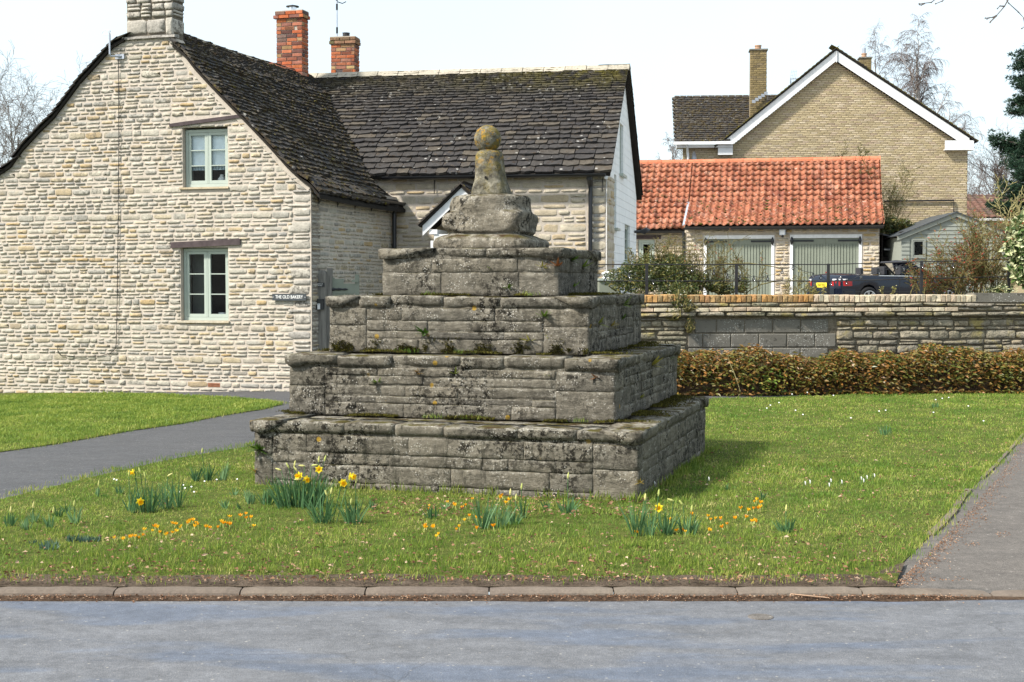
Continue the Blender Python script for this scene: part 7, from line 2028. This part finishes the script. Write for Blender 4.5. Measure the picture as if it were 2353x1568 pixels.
for pl_, z_ in ((path_w[1:9], .012), ([tuple(p) for p in lawnA[1:9]], .0), (side_w[1:7], .01)):
    for (a, b_), (c, d) in zip(pl_, pl_[1:]):
        for k in range(int(math.hypot(c - a, d - b_) / .05)):
            u = R.random(); x, y = a + (c - a) * u, b_ + (d - b_) * u; pts.append((x + R.gauss(0, .015), y + R.gauss(0, .02), z_ + dip(x, y)))
tufts(pts, 7, .05, M['grass'])
# fallen leaves
def fallen(name, P, ln, lb):
    n = len(P); leaves_np(name, P, rdir(n, -.15, .25), rdir(n, .4, 1), ln * (.5 + NPR.random(n)), ln * .62, M['dead'], None, .3, kind='stuff', label=lb, cat='leaves')
P = []
for _ in range(1500):
    x = R.uniform(-60, 2150); y = 1150 + 195 * R.random() ** .45; p = G(x, y, .035); P.append(tuple(p))
for _ in range(420): p = G(R.uniform(850, 1500), R.uniform(1140, 1185), .04); P.append(tuple(p))
for _ in range(500): p = G(R.uniform(1500, 2330), R.uniform(915, 1150), .045); P.append(tuple(p))
fallen('fallen_leaves', [p for p in P if inside(lawn_w, np.array([p[0]]), np.array([p[1]]))[0]], .028, 'brown fallen leaves scattered in the grass')
P = [(x, 7.65 - (q_ := abs(R.gauss(0, .045))), ROADZ + .014 - q_ * .1 + R.uniform(0, .008)) for x in (R.uniform(-3.1, 2.6) for _ in range(1500))] + [(x, 7.77 + abs(R.gauss(0, .05)), .03) for x in (R.uniform(-3.1, 2.6) for _ in range(800))]
fallen('gutter_leaves', P, .013, 'dry leaves and straw along the kerb')
P = []
for _ in range(1700):
    u = R.random(); a = G(2353 + (2052 - 2353) * u, 998 + (1344 - 998) * u ** .8, .02); P.append((a.x + abs(R.gauss(0, .07)) + .0, a.y, .012))
for c in ((2260, 1190), (2300, 1230), (2230, 1250)):
    for _ in range(25): p = G(c[0] + R.gauss(0, 10), c[1] + R.gauss(0, 4), .015); P.append(tuple(p))
fallen('side_road_leaves', P, .012, 'reddish leaf litter along the edge of the side road')
tw_ = thing('fallen_twig', 'pale dry twig lying in the gutter before the right part of the kerb', 'twig', G(1860, 1378, ROADZ))
b = MB(); b.tube([G(1795, 1371, ROADZ) + Vector((0, 0, .02)), G(1850, 1377, ROADZ) + Vector((0, 0, .02)), G(1905, 1380, ROADZ) + Vector((0, 0, .015))], .004, 5); b.build('stick', M['dead'], tw_)
lt = thing('paper_scrap', 'small crumpled white scrap in the gutter by the kerb right of centre', 'litter', G(1277, 1370, ROADZ)); b = MB(); b.ball(G(1277, 1371, ROADZ) + Vector((0, 0, .02)), .018, 7, 4, .8); b.build('paper', M['letter'], lt)
# moss in the angles of the steps, small grass on the treads
P, D = [], []
for k in range(3):
    cx, cy, hw, hd_ = TT[k + 1]
    for si, (F, h) in enumerate(side_frames(cx, cy, hw, hd_)):
        for i in range(int(2300 * h)):
            s = R.uniform(-h, h); dn = mnoise.noise((s * 2.3 + si * 7, k * 5, 0))
            if dn < .0: continue
            t = -abs(R.gauss(0, .05 if si != 1 else .12)); P.append(tuple(F.P(s, t, TZ[k + 1] + .004 + max(0, .02 * dn)))); D.append((R.gauss(0, .7), R.gauss(0, .7), 1))
F, h = side_frames(*TT[2])[0]
for i in range(5200):
    s = R.uniform(-h, h); z = abs(R.gauss(0, .055)); dn = mnoise.noise((s * 6, z * 12, 9)) + .5 * mnoise.noise((s * 17, z * 25, 9))
    if dn > .12 + z: P.append(tuple(F.P(s, -.004, TZ[2] + .01 + z))); D.append(tuple(-F.V + Vector((R.gauss(0, .5), 0, R.gauss(0, .5)))))
leaves_np('moss', P, D, rdir(len(P), 0, 1), .014 + .016 * NPR.random(len(P)), .011, M['moss'], cross, .2, kind='stuff')
pts = []
for k, xs in ((0, (1075, 1100, 1330, 1020)), (0, (990,)), (1, (930, 945, 1060, 1075)), (2, (1000, 1225))):
    F, h = side_frames(*TT[k + 1])[0]
    for x in xs: s = F.hit(x, 900)[0]; pts.append(tuple(F.P(s, -.04, TZ[k + 1])))
tufts(pts, 26, .045, M['grass'], 'tread_grass')

# ---------------------------------------------------------------- strap leaves, daffodils, crocuses
def strap(b, p, d, ln, w, bend, face, n=4):
    p = Vector(p); d = Vector(d).normalized(); side = Vector((math.cos(face), math.sin(face), 0)); ring = []
    for i in range(n + 1):
        u = i / n; ww = w * (1 - u ** 3.2 * .9) * (.75 + .4 * math.sin(u * 2.6)); ring.append((p + side * ww / 2, p - side * ww / 2)); p = p + d * ln / n; d = (d + Vector((d.x * bend, d.y * bend, -bend * .35 * u))).normalized()
    base = len(b.v)
    for a, c in ring: b.v += [tuple(a), tuple(c)]
    for i in range(n): b.f.append((base + 2 * i, base + 2 * i + 1, base + 2 * i + 3, base + 2 * i + 2))
def flower(root, base, head, look, sz=.034):
    base = Vector(base); head = Vector(head); look = Vector(look).normalized(); mid = (base + head) / 2 + Vector((0, 0, .02))
    b = MB(); b.tube([base, mid, head + Vector((0, 0, .012)) - look * .012, head], .0035, 5); st_ = b.build('flower_stem', M['daff_leaf'], root)
    x = look.orthogonal().normalized(); y = look.cross(x); b = MB(); r0 = R.uniform(0, 1)
    for k in range(6):
        a = k * math.pi / 3 + r0; e = x * math.cos(a) + y * math.sin(a); f = x * -math.sin(a) + y * math.cos(a); back = look * (-.006 if k % 2 else 0)
        b.add([head + back, head + e * sz * .55 + f * sz * .3 + back, head + e * sz * .55 - f * sz * .3 + back, head + e * sz + look * .004 + back], [(0, 2, 3, 1)])
    fl_ = b.build('daffodil_flower', M['petal'], root)
    b = MB(); rg = []
    for t, r in ((0, .35), (.5, .36), (.85, .46), (1.0, .62)): rg.append([head + look * sz * t * .95 + (x * math.cos(q) + y * math.sin(q)) * sz * r * (1 + (.12 * math.cos(q * 6) if t == 1 else 0)) for q in [k * math.pi / 6 for k in range(12)]])
    b.loft(rg, cap=False); b.add([head + look * sz * .2 + (x * math.cos(q) + y * math.sin(q)) * sz * .3 for q in [k * math.pi / 3 for k in range(6)]], [tuple(range(6))]); b.build('trumpet', M['trumpet'], fl_)
def bud(root, base, head, lean):
    base = Vector(base); head = Vector(head); b = MB(); b.tube([base, (base + head) / 2, head], .003, 5); s_ = b.build('bud_stem', M['daff_leaf'], root); b = MB(); l = Vector(lean).normalized(); b.tube([head, head + l * .015, head + l * .035, head + l * .048], [.0035, .008, .006, .001], 6); b.build('bud', M['bud'], s_)
def clump(label, x, y, wpx, hpx, flowers=(), buds=(), mat='daff_leaf', name='daffodil_clump', dens=1.0, lw=.0088):
    c = G(x, y, .02); k = c.y / FP; W_ = wpx * k; H_ = hpx * k; n = max(5, int((wpx * .9 + 4) * dens))
    root = thing(name, label, 'daffodils' if name == 'daffodil_clump' else 'bulb leaves', (c.x, c.y, 0), 'daffodil clumps on the green' if name == 'daffodil_clump' else 'dark bulb leaf tufts')
    b = MB()
    for i in range(n):
        dx = R.uniform(-.5, .5); p = (c.x + dx * W_ * .7, c.y + R.gauss(0, min(.06, W_ * .25)), .0); a = R.gauss(dx * .6, .2)
        strap(b, p, (a, R.gauss(0, .12), 1), H_ * R.uniform(.5, 1.08), lw * R.uniform(.8, 1.2), R.uniform(.0, .3), R.gauss(0, .8))
    b.build('leaves', M[mat], root, smooth=True)
    if n < 0: pass
    for fx, fy, lk in flowers: h = AT(fx, fy, c.y - .03); flower(root, (c.x + (h.x - c.x) * .45, c.y, 0), h, lk)
    for fx, fy, lk in buds: h = AT(fx, fy, c.y - .02); bud(root, (c.x + (h.x - c.x) * .45, c.y, 0), h, lk)
LK = lambda a, z=-.05: (math.sin(a), -math.cos(a), z)
up_ = (.1, 0, 1)
clump('largest daffodil clump with three open flowers, against the left front of the lowest step', 690, 1163, 140, 84, [(688, 1093, LK(-.5)), (704, 1102, LK(.5)), (733, 1079, LK(.1, .1))], [(646, 1081, (-1, 0, .35)), (664, 1076, (-.5, 0, 1)), (676, 1072, (.2, 0, 1)), (700, 1071, (-1, 0, .1)), (716, 1070, (1, 0, .1)), (683, 1083, (-.6, 0, .8)), (732, 1062, up_), (745, 1060, (.3, 0, 1)), (690, 1102, (-1, 0, 0))], dens=1.35)
clump('daffodil clump with a pair of open flowers leaning right, just before the largest clump', 742, 1199, 46, 74, [(788, 1110, LK(.3)), (807, 1095, LK(.9))], [(760, 1135, (.2, 0, 1)), (752, 1140, (-.4, 0, 1))])
clump('flowerless daffodil clump with one tall bud, right of the pair of leaning flowers', 812, 1200, 46, 70, [], [(818, 1110, up_), (806, 1160, up_)])
clump('daffodil clump with one open flower facing left, by the path edge left of the cross', 340, 1174, 42, 72, [(306, 1086, LK(-1.1))], [(323, 1088, (-.3, 0, 1)), (334, 1098, (-.2, 0, 1)), (310, 1097, (1, 0, -.2))])
clump('narrow leafy daffodil clump close left of the flower facing left', 301, 1176, 18, 68, [(322, 1153, LK(.4))], [(296, 1095, up_)])
clump('spreading daffodil clump with a yellow bud, right of the flower facing left', 382, 1167, 30, 68, [], [(385, 1095, (.8, 0, .5))])
clump('tall narrow daffodil clump, the rightmost of the row near the path edge', 408, 1163, 20, 76)
clump('thin daffodil leaves left of the bud on a tall stem by the path', 450, 1104, 22, 44)
clump('daffodil leaves with a single bud on a tall stem beside the path', 478, 1103, 18, 46, [], [(464, 1042, up_)])
clump('small daffodil clump between the tall bud and the corner of the lowest step', 511, 1102, 18, 46)
clump('tiny daffodil shoots low on the lawn edge by the path, leftmost pair there', 225, 1139, 11, 26, [], [(226, 1118, up_)])
clump('tiny single daffodil shoot beside the leftmost pair by the path', 240, 1139, 6, 13)
clump('tiny daffodil shoots half way between the path edge pair and the narrow clump', 275, 1133, 16, 26)
clump('two short daffodil shoots in open grass left of the cross corner', 519, 1167, 10, 28)
clump('one short daffodil shoot nearest the cross among the open grass shoots', 549, 1167, 7, 18)
clump('fan of short daffodil leaves touching the left corner of the lowest step', 575, 1155, 20, 38)
clump('short thin daffodil leaves just behind the fan at the step corner', 538, 1136, 12, 22)
clump('small leafy daffodil clump between the step corner fan and the largest clump', 615, 1157, 28, 42)
clump('thin daffodil shoots right of the flowerless clump with the tall bud', 854, 1169, 12, 30)
clump('daffodil shoots near the left picture edge with pale bud tips', 22, 1206, 20, 40, [], [(24, 1178, up_)])
clump('daffodil shoots second from the left picture edge, lower row', 63, 1215, 18, 36)
clump('daffodil shoots with small white bud behind the second from the left edge', 78, 1198, 16, 38, [], [(76, 1168, up_)])
clump('daffodil shoots third in the lower left row', 115, 1209, 18, 38, [], [(122, 1180, up_)])
clump('slim upright daffodil shoots in the upper left group', 135, 1186, 9, 36)
clump('paired daffodil shoots in the middle of the upper left group', 153, 1177, 14, 32)
clump('fullest daffodil shoots of the left group', 172, 1200, 22, 44, [], [(170, 1164, up_)])
clump('small dark bulb leaves alone at the lower left', 75, 1246, 14, 16, mat='dark_leaf', name='bulb_leaf_tuft')
clump('wide low dark bulb leaf tuft nearest the kerb at the left', 113, 1259, 48, 26, mat='dark_leaf', name='bulb_leaf_tuft', dens=1.2)
clump('low dark bulb leaf tuft behind and left in the row of three', 165, 1241, 30, 22, mat='dark_leaf', name='bulb_leaf_tuft')
clump('low dark bulb leaf tuft in the middle of the row of three', 197, 1242, 30, 20, mat='dark_leaf', name='bulb_leaf_tuft')
clump('low dark bulb leaf tuft at the right end of the row of three', 222, 1241, 22, 20, mat='dark_leaf', name='bulb_leaf_tuft')
clump('daffodil leaves with few blades left of centre before the front of the cross', 994, 1190, 24, 40)
clump('short daffodil shoots close to the stone front left of the middle clump', 1022, 1168, 14, 24)
clump('tall leaning daffodil leaves at the left of the middle clump', 1110, 1212, 28, 88)
clump('wide daffodil leaf clump in the middle before the cross front', 1145, 1210, 42, 66)
clump('daffodil leaves with a bud at the right of the middle clump', 1181, 1202, 24, 48, [], [(1185, 1150, up_), (1172, 1138, up_)])
clump('single tall daffodil shoot with bud right of the middle clump', 1203, 1188, 9, 64, [], [(1198, 1125, up_)])
clump('short daffodil shoots between the middle clump and the tall bud near the wall', 1256, 1168, 14, 30)
clump('spreading thin daffodil leaves with one very tall bud against the step front', 1304, 1177, 34, 46, [], [(1305, 1100, up_)])
clump('daffodil leaves leaning left at the right front corner of the cross', 1464, 1228, 30, 92)
clump('tall slim daffodil shoots with two buds right of the cross corner', 1494, 1229, 20, 66, [], [(1482, 1150, up_), (1513, 1140, up_)])
clump('daffodil clump with one open flower right of the cross corner', 1529, 1225, 34, 62, [(1514, 1167, LK(-.2))], [(1548, 1152, (-1, 0, .4))])
clump('daffodil clump with two yellow buds, rightmost of those by the cross corner', 1582, 1224, 42, 52, [], [(1570, 1162, (-.6, 0, .8)), (1589, 1176, up_)])
clump('lone daffodil clump with one bud, to the right of the orange crocuses', 1806, 1221, 30, 44, [], [(1806, 1175, up_)])
clump('faint daffodil shoots in the shade behind the crocuses', 1751, 1147, 8, 26)
clump('short daffodil shoots in the shade right of the cross', 1673, 1124, 8, 20)
clump('grey green daffodil leaves far out on the right lawn', 2034, 998, 32, 28)
clump('small daffodil tuft at the back of the right lawn near the hedge', 2150, 936, 18, 16)

def crocus(c, openn, parent_group, label):
    root = thing('crocus', label, 'crocus', c, parent_group); c = Vector(c); h = R.uniform(.012, .032); r = .008 + .012 * openn
    lean = Vector((R.gauss(0, .25), R.gauss(0, .2), 1)).normalized(); top = c + lean * h
    b = MB(); b.tube([c, top], .0028, 5); b.build('stem', M['bud'], root)
    b = MB(); x = lean.orthogonal().normalized(); y = lean.cross(x); pl_h = R.uniform(.018, .027)
    for k in range(6):
        a = k * math.pi / 3 + R.uniform(-.1, .1); e = x * math.cos(a) + y * math.sin(a); f = y * math.cos(a) - x * math.sin(a)
        b.add([top, top + e * r * .8 + f * r * .5 + lean * pl_h * .5, top + e * r * .8 - f * r * .5 + lean * pl_h * .5, top + e * r * 1.15 + lean * pl_h], [(0, 2, 3, 1)])
    b.build('petals', M['crocus'], root)
def zoomA(l): return [(x * .3664, 890.4 + y * .3664) for x, y in l]
def zoomB(l, ox): return [(ox + x * .3207, 1091.4 + y * .3207) for x, y in l]
crA = zoomA([(720, 950), (775, 955), (800, 955), (830, 940), (850, 948), (868, 948), (890, 945), (905, 895), (950, 902), (975, 880), (1000, 890), (995, 915), (1045, 932), (1075, 924), (1062, 928), (1100, 902), (1075, 855), (1095, 862), (1130, 879), (1145, 882), (1180, 847), (1192, 840), (1205, 840), (1225, 852), (1218, 874), (1245, 874), (1170, 868)])
crB = zoomA([(1290, 880), (1308, 884), (1382, 855), (1368, 880), (1400, 868), (1415, 868), (1440, 872), (1436, 810), (1505, 807), (1550, 824), (1575, 824), (1540, 792), (1588, 870)])
crC = zoomB([(222, 230), (195, 255), (342, 210), (377, 227), (404, 232), (450, 237), (473, 235), (515, 180), (497, 299), (470, 339), (192, 375), (245, 372), (170, 395), (430, 382), (403, 392), (277, 439), (265, 447)], 919)
crD = zoomB([(740, 157), (715, 174), (778, 184), (755, 200), (570, 317), (590, 327), (615, 337), (550, 390), (675, 387), (555, 325)], 919)
crE = zoomB([(643, 317), (832, 245), (875, 260), (930, 192), (945, 190), (965, 212), (958, 252), (970, 248), (920, 257), (855, 312), (793, 314), (693, 327), (612, 329), (590, 300), (733, 370), (705, 377), (580, 410), (940, 342), (915, 347), (925, 335), (905, 340)], 1436)
crF = zoomB([(322, 332), (122, 379), (78, 377), (340, 397), (375, 407), (420, 399), (432, 424), (410, 395), (480, 290), (75, 414), (326, 400)], 1436)
ORD = 'first second third fourth fifth sixth seventh eighth ninth tenth eleventh twelfth thirteenth fourteenth fifteenth sixteenth seventeenth eighteenth nineteenth twentieth twenty-first twenty-second twenty-third twenty-fourth twenty-fifth twenty-sixth twenty-seventh'.split()
def ordl(i, n, what): return ('leftmost ' if i == 0 else 'rightmost ' if i == n - 1 else ORD[i] + ' from the left ') + what
for lst, lb_, gp_ in ((crA, 'orange crocus of the long drift on the left lawn', 'crocuses of the long left drift'), (crB, 'orange crocus at the right end of the left lawn drift', 'crocuses right of the long drift'), (crC, 'small orange crocus scattered before the left cross front', 'crocuses scattered before the cross front'), (crD, 'orange crocus among the middle daffodil leaves', 'crocuses among the middle daffodils'), (crE, 'yellow crocus of the open group right of the cross', 'crocuses of the right group'), (crF, 'orange crocus under the daffodils at the cross corner', 'crocuses under the corner daffodils')):
    lst = sorted(lst)
    for i, (x, y) in enumerate(lst): crocus(G(x, y + 6, .015), R.random() * .7, gp_, ordl(i, len(lst), lb_))
# snowdrops and daisies
def daisy(x, y, sz, lb, gp_, tall=.04):
    c = G(x, y, .02); root = thing('daisy' if tall < .06 else 'snowdrop', lb, 'daisy' if tall < .06 else 'snowdrop', c, gp_); b = MB(); t = c + Vector((0, 0, tall)); b.tube([c, t], .002, 4); b.build('stem', M['daff_leaf'], root)
    b = MB(); e = Vector((0, -.6, .8)).normalized(); q = e.orthogonal().normalized(); w = e.cross(q)
    if tall < .06: b.add([t] + [t + (q * math.cos(a) + w * math.sin(a)) * sz * (.75 if k % 2 else 1) for k, a in enumerate([j * math.pi / 6 for j in range(12)])], [(0, j + 1, (j + 1) % 12 + 1) for j in range(12)])
    else: b.tube([t + Vector((.01, -.01, 0)), t + Vector((.014, -.014, -.012)), t + Vector((.014, -.014, -.03))], [.002, .0055, .003], 6)
    b.build('petals', M['daisy'], root)
for i, (x, y) in enumerate(sorted([(1820, 912), (1855, 908), (1915, 915), (2150, 925), (2165, 922), (2180, 920), (1790, 932), (1770, 938), (1828, 950), (1845, 960), (2020, 952), (2035, 950), (2145, 955), (1955, 968), (1762, 945), (2225, 940), (2260, 975)])): daisy(x, y, .012, ordl(i, 17, 'tiny white daisy on the right lawn near the hedge'), 'daisies on the right lawn')
for i, (x, y) in enumerate(sorted([(262, 1112), (268, 1114), (421, 1126), (425, 1133), (440, 1130), (470, 1117), (498, 1113), (545, 1112), (412, 1142), (446, 1142)])): daisy(x, y, .0085, ordl(i, 10, 'tiny white daisy in the grass by the left path'), 'daisies on the left verge')
for i, (x, y) in enumerate(sorted([(1625, 1108), (1846, 1118), (1857, 1115), (1905, 1112), (1901, 1122), (1930, 1115), (1975, 1107), (1988, 1104), (1980, 1112), (2005, 1100), (1500, 1118)])): daisy(x, y + 4, .008, ordl(i, 11, 'white snowdrop on the lawn right of the cross'), 'snowdrops right of the cross', .06)
# ferns rooted in the joints of the steps
def fern(x, y, F, t, sz, lb, mat='fern', n=9, long=False):
    s, z = F.hit(x, y, t); c = F.P(s, t, z); root = thing('fern', lb, 'fern', c, 'small ferns in the joints of the cross steps'); b = MB(); out = -F.V
    for i in range(n):
        a = R.uniform(-1.3, 1.3); d = out * R.uniform(.5, 1) + F.U * math.sin(a) * .9 + Vector((0, 0, R.uniform(-.2, .7)))
        strap(b, c + F.V * .01, d, sz * R.uniform(.6, 1.2), sz * .2, R.uniform(-.3, .1), R.uniform(0, 3), 4)
    b.build('fronds', M[mat], root)
fr = [side_frames(*TT[k]) for k in range(4)]
fern(597, 1035, fr[0][0][0], 0, .13, 'large fern near the left edge of the lowest step', n=20)
fern(584, 1083, fr[0][0][0], 0, .06, 'small brownish fern at the foot of the left edge of the lowest step', n=7)
fern(977, 768, fr[2][0][0], 0, .13, 'yellowing fern on the front of the third step', n=12)
fern(1250, 728, fr[2][0][0], 0, .11, 'bright fern high on the front of the third step towards the corner', n=11)
fern(1217, 785, fr[2][0][0], 0, .10, 'fern low on the front of the third step', n=9)
fern(1257, 775, fr[2][0][0], 0, .04, 'tiny fern close right of the low one on the third step', n=6)
fern(867, 880, fr[1][0][0], 0, .09, 'brown and green fern on the front of the second step', n=11)
fern(962, 857, fr[1][0][0], 0, .08, 'small bright green rosette fern on the second step', n=12)
fern(1045, 860, fr[1][0][0], 0, .08, 'reddish hanging fern on the second step', n=7)
fern(1258, 862, fr[1][0][0], 0, .05, 'tiny green fern on the second step right of centre', n=6)
fern(1371, 868, fr[1][0][0], 0, .08, 'flat green fern near the right corner of the second step', n=9)
fern(1166, 663, fr[3][0][0], 0, .08, 'small mossy fern at the foot of the topmost step front', n=9)
fern(1126, 619, fr[3][0][0], 0, .04, 'tiny fern on the topmost step front', n=6)
fern(1247, 614, fr[3][0][0], 0, .08, 'fern near the corner of the topmost step front', n=10)
fern(1280, 612, fr[3][0][0], -.01, .12, 'fern on the corner of the topmost step', n=14)
fern(1471, 1109, fr[0][0][0], 0, .06, 'small yellow green fern at the right front corner of the lowest step', n=9)
fern(1312, 600, fr[3][1][0], 0, .13, 'fern high on the right side of the topmost step', n=14)
fern(1338, 615, fr[3][1][0], 0, .12, 'fern at the back of the right side of the topmost step', n=12)
fern(1318, 660, fr[3][1][0], 0, .08, 'small green fern low on the right side of the topmost step', n=9)
fern(1376, 745, fr[2][1][0], 0, .10, 'first fern on the right side of the third step', n=9)
fern(1405, 750, fr[2][1][0], 0, .09, 'middle fern on the right side of the third step', n=8)
fern(1432, 700, fr[2][1][0], 0, .12, 'hanging fern under the coping on the right of the third step', n=10)
fern(1430, 735, fr[2][1][0], 0, .09, 'fern below the hanging one on the right of the third step', n=8)
fern(1498, 840, fr[1][1][0], 0, .14, 'large fern on the right side of the second step', n=14)
fern(1540, 825, fr[1][1][0], 0, .10, 'hanging fern at the far end of the second step side', n=9)
fern(1472, 915, fr[1][1][0], 0, .07, 'brownish fern low on the right side of the second step', n=8)
# drain covers and marks in the road
for x, y, lb_ in ((1748, 1417, 'round iron cover in the road towards the right'),):
    c = G(x, y, ROADZ + .003); b = MB(); b.loft([[c + Vector((r * 1.0 * math.cos(a), r * math.sin(a), z)) for a in [k * math.pi / 10 for k in range(20)]] for r, z in ((.07, -.01), (.066, 0), (.06, .001))]); o = b.build('road_cover', M['side'], None); set_props(o, lb_, 'cover')
